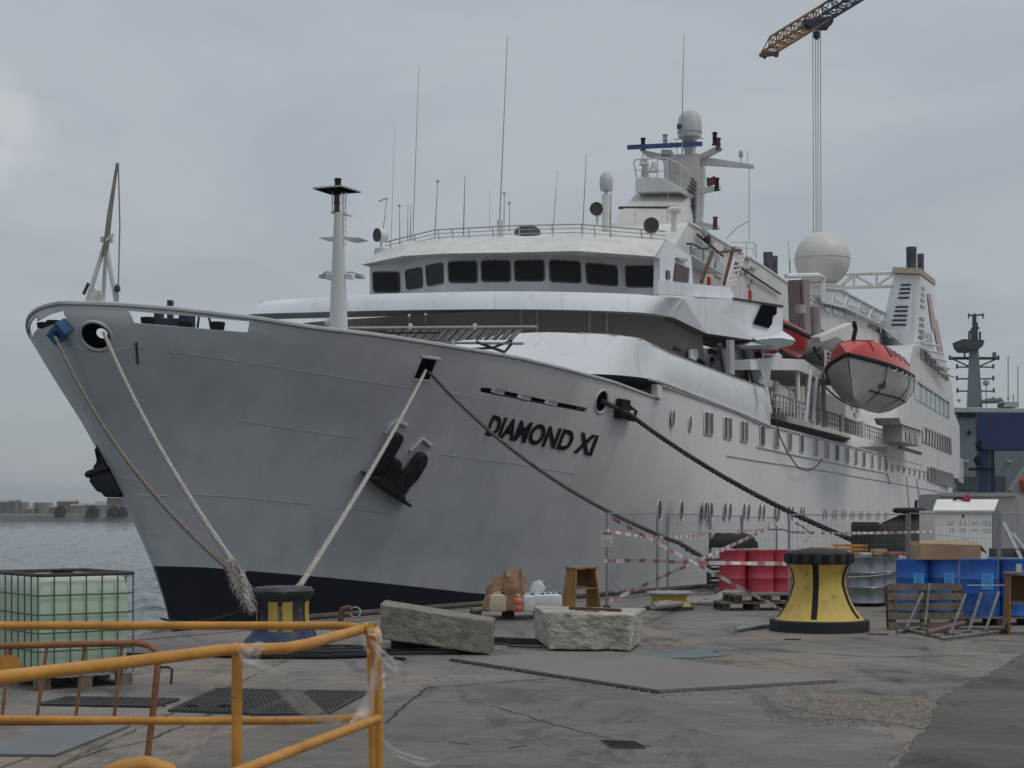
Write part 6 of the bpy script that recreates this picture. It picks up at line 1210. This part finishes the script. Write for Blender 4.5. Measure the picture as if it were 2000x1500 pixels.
# hose and heaped cloth along the fence, kerb pipe and mooring rings
one(MB().tube(curve_pts([EP+ED*2.6+Vector((.35, 0, .1)), EP+ED*9+Vector((.35, -.0, .09)), EP+ED*14+Vector((.4, 0, .09)), EP+ED*17.4+Vector((.5, 0, .09))]), .05, 8), 'kerb_pipe', M('old_pipe', (.10, .085, .07), .8, var=.3), 'old brown pipe lying along the edge of the quay', 'pipe')
hz = M('grey_hose', (.34, .32, .29), .8, var=.25, scale=7)
for k_ in range(3): one(MB().tube(curve_pts([G(1275+k_*8, 1184-k_*5, .3-k_*.1), G(1340, 1178-k_*4, .1), G(1390, 1176-k_*5, .08), G(1420, 1162-k_*4, .1), G(1450, 1158-k_*3, .1)]), .05-.008*k_, 8), 'hose', hz, ['thickest grey hose from the spool bollard to the red drums', 'middle grey hose from the spool bollard to the red drums', 'thinnest grey hose from the spool bollard to the red drums'][k_], 'hose', 'grey hoses')
for x, y, lb_ in ((694, 1206, 'small mooring ring on the quay edge left of the granite block'), (1202, 1156, 'small mooring ring on the quay edge behind the sign')):
    p = G(x, y, .12); one(MB().tube([p+Vector((.08*math.cos(a), .02*math.sin(a), .08+.08*math.sin(a))) for a in (i*math.pi/8 for i in range(17))], .014, 6), 'mooring_ring', steel, lb_, 'ring', 'mooring rings')
p = G(665, 1222); o = T('hook_fitting', 'rusty curved hook fitting on the quay edge left of the granite block', 'hook', p); MB().tube([p, p+Vector((0, 0, .16)), p+Vector((.03, 0, .25)), p+Vector((.12, 0, .28)), p+Vector((.18, 0, .24))], [.05, .05, .045, .04, .05], 8).build('hook', rustm, o, smooth=True); MB().lathe([(.09, 0), (.09, .03), (.05, .04)], p, 10).build('foot', dsteel, o)
# ---- scaffold frame
sf = T('scaffold_frame', 'low frame of grey scaffold tubes lying right of the capstan', 'scaffold', G(1850, 1240)); sc_m = M('scaffold_tube', (.26, .255, .24), .6, metal=.4, var=.25, scale=7)
TU = [((1752, 1234), (1880, 1208), .04, .05), ((1775, 1231), (1845, 1246), .03, .03), ((1836, 1247), (1962, 1232), .04, .04), ((1800, 1228), (1880, 1240), .05, .05), ((1862, 1226), (1962, 1228), .06, .06)]
for (x0, y0), (x1, y1), z0, z1 in TU: MB().tube([G(x0, y0, z0), G(x1, y1, z1)], .024, 10).build('ground_tube', sc_m, sf, smooth=True)
for x0, y0, x1, y1 in ((1768, 1232, 1802, 1158), (1806, 1226, 1815, 1140), (1854, 1244, 1886, 1160), (1890, 1238, 1917, 1158), (1923, 1236, 1951, 1156), (1958, 1233, 1983, 1160)):
    p = G(x0, y0, .04); MB().tube([p, R(x1, y1, p.y+.25)], .022, 10).build('upright_tube', sc_m, sf, smooth=True); MB().tube([p-Vector((.05, 0, 0)), p+Vector((.05, 0, .02))], .036, 8).build('clamp', dsteel, sf)
p = G(1812, 1236, .06); one(MB().tube([p, p+Vector((.55, .35, .1)), p+Vector((.62, .4, .11))], .04, 8), 'rusty_tube', M('pinkish_rust', (.22, .14, .115), .75, var=.3), 'thick rusty tube lying across the scaffold frame', 'tube')
# ---- temporary fence panels
wire = M('fence_wire', (.22, .23, .24), .5, metal=.5); fpost = M('fence_post', (.30, .31, .33), .5, metal=.5, var=.15)
def fence(label, p, q, h=1.72, nv=26, nh=9):
    o = T('fence_panel', label, 'fence', p, group='mesh fence panels'); up = Vector((0, 0, 1))
    for b0 in (p, q): MB().tube([b0, b0+up*(h+.02)], .021, 8).build('post', fpost, o, smooth=True); MB().box(b0+Vector((0, 0, .03)), (.12, .35, .06)).build('foot', dsteel, o)
    w_ = MB(); a, b0 = p+(q-p).normalized()*.03, q-(q-p).normalized()*.03
    for i in range(nv): u = (i+.5)/nv; w_.tube([a.lerp(b0, u)+up*.12, a.lerp(b0, u)+up*h], .0016, 4, False)
    for j in range(nh): z = .12+(h-.12)*j/(nh-1); w_.tube([a+up*z, b0+up*z], .0018, 4, False)
    w_.build('wire_mesh', wire, o, kind='stuff'); MB().tube([a+up*h, b0+up*h], .012, 6).build('top_tube', fpost, o); return o
f0 = G(1185, 1189); fence('mesh fence panel with the notice at its left post', f0, G(1284, 1164), 1.72); fence('mesh fence panel second from the notice', G(1304, 1163), G(1386, 1152), 1.70); fence('mesh fence panel in front of the hull behind the red drums', G(1388, 1151), G(1448, 1145), 1.66); fence('mesh fence panel crossed by the top of the tape behind the drums', G(1450, 1146), G(1517, 1139), 1.62)
fence('mesh fence panel standing between the capstan and the tanks', G(1541, 1194), G(1771, 1168), 1.70); fence('mesh fence panel in front of the white cabin', G(1774, 1168)+Vector((0, -.1, 0)), G(1949, 1220), 1.72, 24); fence('mesh fence panel at the right end beyond the cabin', G(1953, 1219), G(2090, 1200), 1.72)
sg = T('notice_sign', 'white notice with a red heading on the first fence post', 'sign', R(1186, 1050, 29.3)); MB().prism([R(1174, 1036, 29.35), R(1197, 1037, 29.35), R(1196, 1068, 29.35), R(1174, 1067, 29.35)], (0, .008, 0)).build('board', tapew, sg); MB().prism([R(1176, 1038, 29.34), R(1195.5, 1039, 29.34), R(1195, 1044, 29.34), R(1176, 1043, 29.34)], (0, .004, 0)).build('red_heading', taper, sg)
for k_ in range(2): MB().prism([R(1178, 1054+k_*6, 29.34), R(1193, 1054.5+k_*6, 29.34), R(1193, 1056+k_*6, 29.34), R(1178, 1055.5+k_*6, 29.34)], (0, .004, 0)).build('text_line', greyp, sg)
# ---- red and white tape
def tape(label, ps, w_=.07, sg_=.10):
    pts = curve_pts(ps, 8); mb = MB(); cum = 0; prev = None; dense = []
    for a, b0 in zip(pts, pts[1:]):
        k_ = max(1, int((b0-a).length/(sg_/2))); dense += [a.lerp(b0, i/k_) for i in range(k_)]
    dense.append(pts[-1]); row_ = []
    for i, p in enumerate(dense):
        a = .5*math.sin(i*.13+len(label))+.2*math.sin(i*.5); row_.append((p+Vector((0, math.sin(a), math.cos(a)))*w_/2, p-Vector((0, math.sin(a), math.cos(a)))*w_/2))
    for i in range(len(row_)-1): mb.cur = 1 if i % 5 in (1, 2) else 0; a, b0 = row_[i], row_[i+1]; mb.add([a[0], b0[0], b0[1], a[1]], [(0, 1, 2, 3)])
    return one(mb, 'barrier_tape', [tapew, taper], label, 'tape', 'red and white barrier tapes')
tape('barrier tape falling from the top of the first post to the ground by the capstan', [R(1192, 1010, 29), R(1260, 1048, 28.5), R(1352, 1097, 28), R(1450, 1150, 27.5), R(1530, 1193, 27.2)])
tape('barrier tape rising from the first post foot to the far fence top', [R(1192, 1174, 28.9), R(1260, 1142, 28.6), R(1352, 1100, 28), R(1440, 1060, 29.5), R(1520, 1022, 31)])
tape('level barrier tape from the first post across the red drums', [R(1180, 1096, 29.3), R(1260, 1095, 28.8), R(1352, 1099, 28), R(1440, 1100, 28), R(1536, 1101, 28.2)])
tape('sagging barrier tape on the upper part of the first fence panel', [R(1186, 1036, 29.3), R(1240, 1046, 30), R(1300, 1049, 31.5), R(1360, 1046, 33), R(1395, 1034, 35)], .06); tape('thin barrier tape along the far fence above the capstan', [R(1440, 1038, 38), R(1520, 1034, 40), R(1560, 1040, 29.5), R(1700, 1041, 31), R(1826, 1038, 33)], .05)
tape('loose end of tape curling behind the capstan cap', [R(1553, 1021, 28.3), R(1572, 1032, 28.3), R(1582, 1045, 28.3), R(1572, 1060, 28.3), R(1576, 1069, 28.3)], .04); tape('short tape end lying on the ground left of the capstan base', [G(1524, 1188, .3), G(1530, 1200, .1), G(1527, 1212, .02)], .06)
# ================================================================== behind: cabin, container, gantry, grey ship, crane, far shore
cw = M('cabin_white', (.74, .74, .72), .5, var=.07, scale=2.); yc = 34.0
o = T('site_cabin', 'small white cabin numbered 6 with a pitched roof behind the blue drums', 'cabin', at_(1886, yc)); cabw = lambda x, y, d=0.: R(x, y, yc+d)
MB().prism([cabw(1826, 1175), cabw(1940, 1175), cabw(1940, 997), cabw(1826, 997)], (0, 1.3, 0)).build('cabin_wall', cw, o); MB().prism([R(1822, 999, yc-.06), R(1942, 999, yc-.06), R(1950, 978, yc+.6), R(1830, 978, yc+.6)], (0, .0, .03)).build('roof', M('roof_white', (.76, .76, .74), .5, var=.06), o); MB().prism([R(1830, 978, yc+.6), R(1950, 978, yc+.6), R(1942, 992, yc+1.3), R(1822, 992, yc+1.3)], (0, 0, .03)).build('roof', MATS['roof_white'], o)
MB().prism([R(1940, 1000, yc), R(1948, 981, yc+.6), R(1953, 1000, yc+1.2), R(1953, 1170, yc+1.2), R(1940, 1170, yc)], (-.02, 0, 0)).build('gable', M('gable_dark', (.16, .16, .155), .6), o)
uv, fs = flat_text('6', 1, .03); MB().add([R(1879+u*5, 1011-v*9, yc-.01) for u, v in uv], fs).build('cabin_number', dsteel, o)
for i, (x, y, w_, h_) in enumerate(((1851, 1018, 14, 10), (1874, 1018, 6, 9), (1884, 1018, 4, 9), (1897, 1020, 18, 6), (1920, 1017, 18, 11), (1855, 1032, 12, 9), (1874, 1032, 14, 9), (1897, 1034, 18, 6), (1920, 1033, 18, 10), (1848, 1044, 8, 2), (1864, 1054, 10, 3), (1880, 1052, 14, 4))):
    n_ = MB(); k_ = max(2, int(w_/3.2)); r_ = max(1, int(h_/3.6))
    for a in range(k_):
        for b0 in range(r_): x0, y0 = x+a*w_/k_, y+b0*h_/r_; n_.add([R(x0, y0, yc-.008), R(x0+w_/k_*.55, y0, yc-.008), R(x0+w_/k_*.55, y0+h_/r_*.5, yc-.008), R(x0, y0+h_/r_*.5, yc-.008)], [(0, 1, 2, 3)])
    n_.build('notice_print', M('print_blue_grey', (.25, .31, .38), .6) if i in (4, 8) else M('print_grey', (.34, .34, .34), .6), o)
MB().prism([R(1930, 1086, yc-.02), R(1940, 1086, yc-.02), R(1940, 1091, yc-.02), R(1930, 1091, yc-.02)], (0, .01, 0)).build('socket_box', lblm, o)
rl_ = T('red_lamp', 'red lamp lying on the roof ridge of the white cabin', 'lamp', R(1886, 976, yc+.55)); MB().tube([R(1880, 974, yc+.5), R(1892, 971, yc+.5)], [.05, .1], 10).build('lamp_body', M('lamp_red', (.38, .03, .05), .4), rl_, smooth=True); MB().tube([R(1862, 976, yc+.5), R(1870, 973, yc+.5), R(1880, 974, yc+.5)], .025, 6).build('lamp_cable', black, rl_)
cgm = M('container_grey', (.33, .34, .345), .55, var=.1, scale=1.); o = T('grey_container', 'grey container standing behind the white cabin', 'container', at_(1920, 44)); MB().prism([R(1836, 1140, 44), R(1985, 1140, 44), R(1985, 964, 44), R(1836, 964, 44)], (0, 2.4, 0)).build('container_body', cgm, o, bevel=.03); MB().prism([R(1985, 1140, 44.02), R(2060, 1140, 46.4), R(2060, 975, 46.4), R(1985, 966, 44.02)], (0, .05, 0)).build('container_end', M('container_end_grey', (.28, .285, .29), .6), o)
for x in (1842, 1977): MB().lathe([(.05, 0), (.05, .01)], R(x, 969, 43.98), 8).build('corner_hole', dsteel, o)
MB().bar(R(1836, 966, 43.97), R(1985, 966, 43.97), .06, .1).build('top_rail', cgm, o)
# rubber fender heap
mb = MB(); rows = []; cN = at_(1765, 41)
for i in range(10):
    v = i/9; rows.append([cN+Vector(((1.15*(1-v**5)+.05)*math.cos(a)*(1+.12*noise.noise(Vector((a*1.5, v*2, 3)))), .9*(1-v**3*.9)*math.sin(a), 1.72*v+.12*noise.noise(Vector((a*2, v*3, 8)))+.10*math.cos(a)*v)) for a in (j*math.pi/16 for j in range(33))])
one(MB().loft(rows), 'rubber_mound', blackm, 'big black rubber mound behind the mesh fence', 'tarp', smooth=True)
one(MB().lathe([(.35, 0), (.42, .04), (.42, .10), (.35, .14), (.2, .1)], at_(1777, 41, 1.72), 24), 'tyre', blackm, 'black tyre lying on top of the rubber mound', 'tyre', smooth=True); one(MB().tube([at_(1789, 40.9, 1.8), at_(1789, 40.9, 1.98), at_(1791, 40.9, 2.04)], .04, 8), 'valve_post', blackm, 'small black post standing on the tyre', 'post'); one(MB().box(at_(1690, 41, .75), (.6, .6, 1.5)), 'black_bin', blackm, 'dark box standing left of the rubber mound', 'box', bevel=.04)
# planks leaning on the right
for i, (x0, y0, x1, y1) in enumerate(((1968, 1040, 2004, 1100), (1978, 1042, 2010, 1082), (1960, 1020, 1996, 1094))): one(MB().bar(R(x1, y1, 30.5), R(x0, y0, 31.5), .07, .02), 'leaning_plank', [wood, steel, steel][i], ['pale plank leaning at the right edge above the blue drums', 'upper grey pole leaning at the right edge above the blue drums', 'long thin grey pole leaning against the container at the right edge'][i], 'plank')
one(MB().box(at_(1985, 31, .98), (.9, .5, .16)), 'dark_box', wood_d, 'dark shallow box behind the right end blue drum', 'box', bevel=.01)
# blue gantry
bg_ = M('gantry_blue', (.012, .034, .115), .45, var=.15, scale=.8); o = T('blue_gantry', 'dark blue steel gantry standing at the right edge behind the container', 'gantry', at_(1930, 62)); yg = 62.
MB().prism([R(1912, 804, yg), R(2120, 806, yg), R(2120, 880, yg), R(1912, 880, yg)], (0, .5, 0)).build('cross_beam', bg_, o, bevel=.05); MB().prism([R(1913, 880, yg+.2), R(1931, 880, yg+.2), R(1929, 1095, yg+.2), R(1908, 1095, yg+.2)], (0, .4, 0)).build('leg', bg_, o); MB().prism([R(1936, 880, yg+.6), R(1942, 880, yg+.6), R(1948, 1090, yg+.6), R(1932, 1090, yg+.6)], (0, .6, 0)).build('brace_leg', bg_, o); MB().prism([R(2098, 880, yg+.1), R(2116, 880, yg+.1), R(2120, 1095, yg+.1), R(2096, 1095, yg+.1)], (0, .4, 0)).build('leg', bg_, o); MB().prism([R(1906, 913, yg+.1), R(1944, 914, yg+.1), R(1944, 918, yg+.1), R(1906, 918, yg+.1)], (0, 1., 0)).build('platform', black, o)
for x, y in ((1909, 868), (1906, 898)): MB().tube([R(x+6, y-6, yg), R(x, y, yg), R(x+3, y+8, yg), R(x+8, y+6, yg)], .1, 6).build('cable_loop', black, o)
# grey naval ship
ng = M('naval_grey', (.15, .19, .20), .6, var=.08, scale=.3); ngd = M('naval_dark', (.045, .055, .06), .6); Yn = 200.; o = T('grey_ship', 'grey naval ship with a tall lattice topped mast, behind the gantry at right', 'ship', R(1930, 1030, Yn)); nz_ = lambda pts, dep, mat, name, d=0., par=None: MB().prism([R(x, y, Yn+d) for x, y in pts], (0, dep, 0)).build(name, mat, par or o)
nz_([(1845, 960), (2100, 960), (2100, 1040), (1840, 1040)], 30, ng, 'hull'); sup = nz_([(1868, 806), (2100, 806), (2100, 965), (1868, 965)], 20, ng, 'superstructure', 2); nz_([(1858, 796), (2010, 798), (2010, 805), (1858, 805)], 22, M('naval_rail', (.40, .42, .42), .6), 'bridge_roof', 1)
for x in (1870, 1886, 1901): nz_([(x, 807), (x+12, 807), (x+12, 815), (x, 815)], .3, glass, 'window', 1.6, sup)
nz_([(1891, 841), (1897, 841), (1897, 848), (1891, 848)], .3, glass, 'window', 1.6, sup); nz_([(1882, 931), (1908, 931), (1908, 952), (1882, 952)], .4, ngd, 'dark_opening', 1.5, sup); nz_([(1944, 930), (1964, 930), (1964, 965), (1944, 965)], .4, ngd, 'dark_opening', 1.5, sup); nz_([(1872, 945), (1908, 945), (1908, 958), (1872, 958)], .4, ngd, 'tyre_fender', 1.2, sup)
for x in (1884, 1968): nz_([(x, 899), (x+8, 899), (x+8, 902), (x, 902)], .4, M('naval_white', (.5, .52, .52), .5), 'light_strip', 1.5, sup)
mt = MB().loft([[R(1888, 796, Yn+5), R(1919, 796, Yn+5), R(1919, 796, Yn+8), R(1888, 796, Yn+8)], [R(1893, 680, Yn+5), R(1911, 680, Yn+5), R(1911, 680, Yn+8), R(1893, 680, Yn+8)]], True, True).build('mast', ng, o)
nz_([(1881, 662), (1923, 664), (1920, 676), (1912, 682), (1892, 682), (1884, 674)], 5, ngd, 'mast_platform', 4, mt); mb = MB()
for x, y0, y1, r_ in ((1903, 614, 668, .28), (1899, 640, 665, .2), (1907, 630, 665, .2), (1893, 650, 666, .15), (1914, 648, 666, .15)): mb.tube([R(x, y1, Yn+6), R(x, y0, Yn+6)], r_, 5)
mb.tube([R(1892, 616, Yn+6), R(1920, 615, Yn+6)], .12, 5); mb.tube([R(1892, 650, Yn+6), R(1912, 640, Yn+6)], .18, 5)
for x in (1892, 1904, 1920): mb.tube([R(x, 612, Yn+6), R(x, 622, Yn+6)], .1, 5)
mb.build('mast_lattice', ngd, mt)
for y, x0, x1 in ((700, 1855, 1950), (717, 1869, 1940), (740, 1869, 1940), (764, 1870, 1941)):
    mb = MB(); mb.tube([R(x0, y, Yn+6), R(x1, y, Yn+6)], .10 if y > 700 else .2, 5)
    for x in (x0, x1): mb.tube([R(x, y-6, Yn+6), R(x, y+3, Yn+6)], .14, 5)
    if y == 700:
        for x in (1884, 1944, 1940): mb.tube([R(x, y-12, Yn+6), R(x, y, Yn+6)], .12, 5)
        mb.tube([R(1862, 702, Yn+6), R(1893, 716, Yn+6)], .1, 5); mb.tube([R(1944, 702, Yn+6), R(1912, 716, Yn+6)], .1, 5)
    mb.build('yardarm', ngd, mt)
nz_([(1925, 784), (1962, 784), (1956, 778), (1930, 778)], 4, ng, 'deck_housing', 3); nz_([(1962, 785), (1990, 785), (1990, 795), (1962, 795)], 3, M('naval_light', (.36, .37, .36), .6), 'deck_locker', 3)
for x, y, r_ in ((1940, 778, 4), (1953, 780, 5), (1926, 748, 7), (1969, 778, 3), (1873, 782, 4)): MB().lathe([(0, -r_*Yn/F), (r_*.8*Yn/F, -r_*.5*Yn/F), (r_*Yn/F, 0), (r_*.8*Yn/F, r_*.6*Yn/F), (0, r_*Yn/F)], R(x, y, Yn+4), 10).build('sensor_dome', MATS['naval_light'], o, smooth=True)
for x, y0 in ((1969, 695), (1988, 715), (1926, 755), (1979, 770)): MB().tube([R(x, 796, Yn+4), R(x, y0, Yn+4)], .05, 4).build('antenna', ngd, o)
# grey davit and red buoy at right edge
mb = MB(); yq = 70.; mb.bar(R(1976, 962, yq), R(2008, 915, yq), .35); mb.bar(R(1978, 962, yq), R(1978, 1082, yq), .4); mb.tube([R(2006, 918, yq), R(2006, 935, yq)], .04, 5); one(mb, 'deck_crane', M('davit_grey', (.30, .32, .32), .6), 'grey crane arm at the right edge beside the gantry', 'crane'); one(MB().lathe([(0, -.5), (.4, -.3), (.45, .1), (.2, .45), (0, .5)], R(2006, 943, 70), 12), 'red_buoy', M('buoy_red', (.45, .07, .04), .5), 'red buoy hanging at the right edge beside the crane arm', 'buoy', smooth=True)
# ---- tower crane jib with its trolley and ropes
Yj = 150.; cr_o = M('crane_orange', (.30, .16, .05), .6, var=.2); cr_b = M('crane_dark_blue', (.012, .018, .05), .6); o = T('crane_jib', 'orange and dark blue lattice crane jib entering from the top right', 'crane', R(1590, 60, Yj))
def jib(x0, x1, mat, n):
    LB, RB_, TP = [], [], []
    for i in range(n+1):
        x = lerp(x0, x1, i/n); u = (x-1485)/215; yl = lerp(104, -30, u); LB.append(R(x, yl, Yj)); RB_.append(R(x+31, yl-2+3*u, Yj-1.2)); TP.append(R(x+16, yl-30+u*2, Yj-.5))
    m_ = MB()
    for l_ in (LB, RB_, TP): m_.tube(l_, .14 if l_ is not TP else .12, 5)
    for i in range(n):
        m_.tube([LB[i], RB_[i]], .07, 4); m_.tube([LB[i], RB_[i+1]], .06, 4)
        for a in (LB, RB_): m_.tube([a[i], TP[i]], .06, 4); m_.tube([TP[i], a[i+1]], .06, 4)
    m_.build('jib_section', mat, o); return LB, RB_, TP
jib(1487, 1588, cr_o, 7); jib(1588, 1760, cr_b, 9)
mb = MB(); mb.bar(R(1484, 108, Yj), R(1520, 105, Yj-1), .3); mb.tube([R(1492, 108, Yj), R(1497, 112, Yj)], .25, 6); mb.tube([R(1516, 104, Yj), R(1516, 111, Yj)], .2, 6); mb.build('jib_tip', rustm, o)
mb = MB(); mb.box(R(1597, 50, Yj-.6), (1.9, 1.4, .5)); mb.box(R(1608, 42, Yj-.6), (1.6, 1.4, .4)); mb.box(R(1578, 46, Yj-.6), (.9, 1.2, .5)); mb.lathe([(.15, -.7), (.3, -.5), (.3, 0)], R(1595, 62, Yj-.6), 8); mb.build('trolley', cr_b, o)
for x, x1 in ((1587.5, 1589), (1593, 1594), (1597.5, 1598), (1602.5, 1603.5)): MB().tube([R(x, 58, Yj-.6), R(x1, 470, Yj-.6)], .035, 4).build('hoist_rope', MATS['wire_grey'], o)
HAZE = .0002
# ---- far shore
YF = 690.; land = M('shore_rock', (.14, .135, .125), .95, var=.2, scale=.2)
pts = [(-900, 0)]; mb = MB(); prof = [(0, WATER-.5), (2, .2), (5, 1.0), (60, 1.2)]
rows = [[Vector((x, YF+d+3*noise.noise(Vector((x*.02, 0, 0))), z+.4*noise.noise(Vector((x*.06, d, 3))))) for d, z in prof] for x in range(-900, 60, 6)]; mb.loft(rows); tag(mb.build('far_shore', land), kind='structure')
hillm = M('hill_haze', (.20, .22, .23), .95, var=.1, scale=.004); rows = []
for x in range(-3000, 3001, 60): h_ = 46*max(0, .55+noise.noise(Vector((x*.0011, 2.3, 0))))*(.6+.4*math.exp(-((x+560)/260)**2)); rows.append([Vector((x, 3600, -5)), Vector((x, 3700, h_*.7)), Vector((x, 3900, h_)), Vector((x, 4300, -5))])
tag(MB().loft(rows).build('hills', hillm, smooth=True), kind='structure')
tk = M('tank_pale', (.24, .25, .25), .7, var=.1, scale=.3); wb1 = M('shed_tan', (.30, .26, .21), .8, var=.15, scale=.2); wb2 = M('shed_cream', (.42, .38, .32), .8, var=.12, scale=.2); wb3 = M('shed_brown', (.15, .125, .11), .8, var=.15, scale=.2); wb4 = M('shed_grey', (.22, .22, .22), .8); bush = M('far_bush', (.03, .038, .028), .95, var=.3, scale=.3)
def fx(x, Y): return (x-1000)/F*Y
SH = [('storage_tank', 45, 24, 5.2, tk, 'pale round storage tank on the far shore, second from the left'), ('storage_tank', 88, 30, 5.0, tk, 'pale round storage tank at the middle of the far shore'), ('storage_tank', 70, 10, 5.0, M('tank_brown', (.24, .21, .19), .7), 'narrow brown tank between the pale tanks on the far shore')]
for nm_, x, wd, h_, mt, lb_ in SH: r_ = wd/2/F*720; p = Vector((fx(x, 720), 720, .8)); o = T(nm_, lb_, 'tank', p); MB().lathe([(r_, 0), (r_, h_), (r_*.5, h_*1.06), (0, h_*1.08)], p, 20).build('tank_shell', mt, o, smooth=True); MB().tube([p+Vector((-r_*.5, -r_*.88, 0)), p+Vector((-r_*.5, -r_*.88, h_))], .25, 4).build('ladder', wb4, o)
HO = [(2, 22, 6, wb3, 'dark low shed at the left end of the far shore'), (22, 16, 6.6, wb4, 'grey block between the left shed and the tanks'), (12, 22, 3.2, wb2, 'small cream hut at the left of the far shore'), (128, 34, 6.4, wb3, 'dark brown shed right of the pale tanks'), (150, 26, 4.2, wb4, 'grey low shed in the middle of the far shore'), (178, 58, 4.6, wb2, 'long cream shed near the right of the far shore'), (205, 40, 5.6, wb1, 'tan warehouse behind the long cream shed'), (232, 46, 8.2, wb3, 'tall brown building at the right end of the far shore'), (228, 24, 4.2, wb2, 'cream house in front of the tall brown building'), (262, 30, 5, wb1, 'tan building beside the bow of the ship on the far shore'), (104, 16, 3.4, wb3, 'small dark hut in front of the middle tank'), (58, 12, 2.8, wb2, 'small cream hut in front of the second tank')]
for i, (x, wd, h_, mt, lb_) in enumerate(HO):
    Y = 705+(i*7) % 22; w_ = wd/F*Y; h_ *= .85; p = Vector((fx(x, Y), Y, .8)); o = T('shore_building', lb_, 'building', p); MB().box(p+Vector((0, 4, h_/2)), (w_, 8, h_)).build('wall', mt, o)
    MB().prism([p+Vector((-w_/2-.3, -.3, h_)), p+Vector((-w_/2-.3, 8.3, h_)), p+Vector((-w_/2-.3, 4, h_+.9))], (w_+.6, 0, 0)).build('roof', wb1 if i % 2 else wb4, o)
    for k_ in range(max(1, int(w_/3))): MB().box(p+Vector((-w_/2+1.5+k_*3, -.02, h_*.5)), (1.2, .1, 1.3)).build('window', wb4 if mt is wb3 else wb3, o)
random.seed(21)
for i, (x, wd, h_) in enumerate(((118, 22, 4.6), (181, 26, 4.4), (222, 24, 4.4), (240, 18, 3.8))):
    Y = 693; p = Vector((fx(x, Y), Y, 0)); o = T('shore_bush', ['round dark bush left of centre on the far shore', 'round dark bush under the long cream shed', 'round dark bush left one of the right pair on the far shore', 'round dark bush at the right end beside the ship'][i], 'bush', p); r_ = wd/2/F*Y; mb = MB()
    for k_ in range(500):
        a, e_ = random.random()*6.28, random.random(); q = p+Vector((r_*math.cos(a)*math.sqrt(1-e_*e_*.9)*random.uniform(.7, 1.05), r_*.8*math.sin(a), h_*e_*random.uniform(.75, 1.))); d1 = Vector((random.uniform(-1, 1), random.uniform(-1, 1), random.uniform(-1, 1))).normalized()*.45; d2 = d1.orthogonal().normalized()*.4; mb.add([q-d1, q+d2, q+d1, q-d2], [(0, 1, 2, 3)])
    mb.build('foliage', bush, o); MB().tube([p, p+Vector((0, 0, h_*.6))], .3, 5).build('stem', wood_d, o)

# ---- sea air between here and the far shore
hz_ = bpy.data.materials.new('sea_haze'); hz_.use_nodes = True; t = hz_.node_tree; t.nodes.remove(t.nodes['Principled BSDF']); v = t.nodes.new('ShaderNodeVolumePrincipled'); v.inputs['Color'].default_value = (.80, .85, .90, 1); v.inputs['Density'].default_value = HAZE; v.inputs['Anisotropy'].default_value = .2; t.links.new(v.outputs[0], t.nodes['Material Output'].inputs['Volume'])
tag(one(MB().box((0, 2900, 30), (7400, 6400, 74)), 'haze', hz_, 'thin grey sea haze lying over the harbour', 'haze'), kind='stuff')
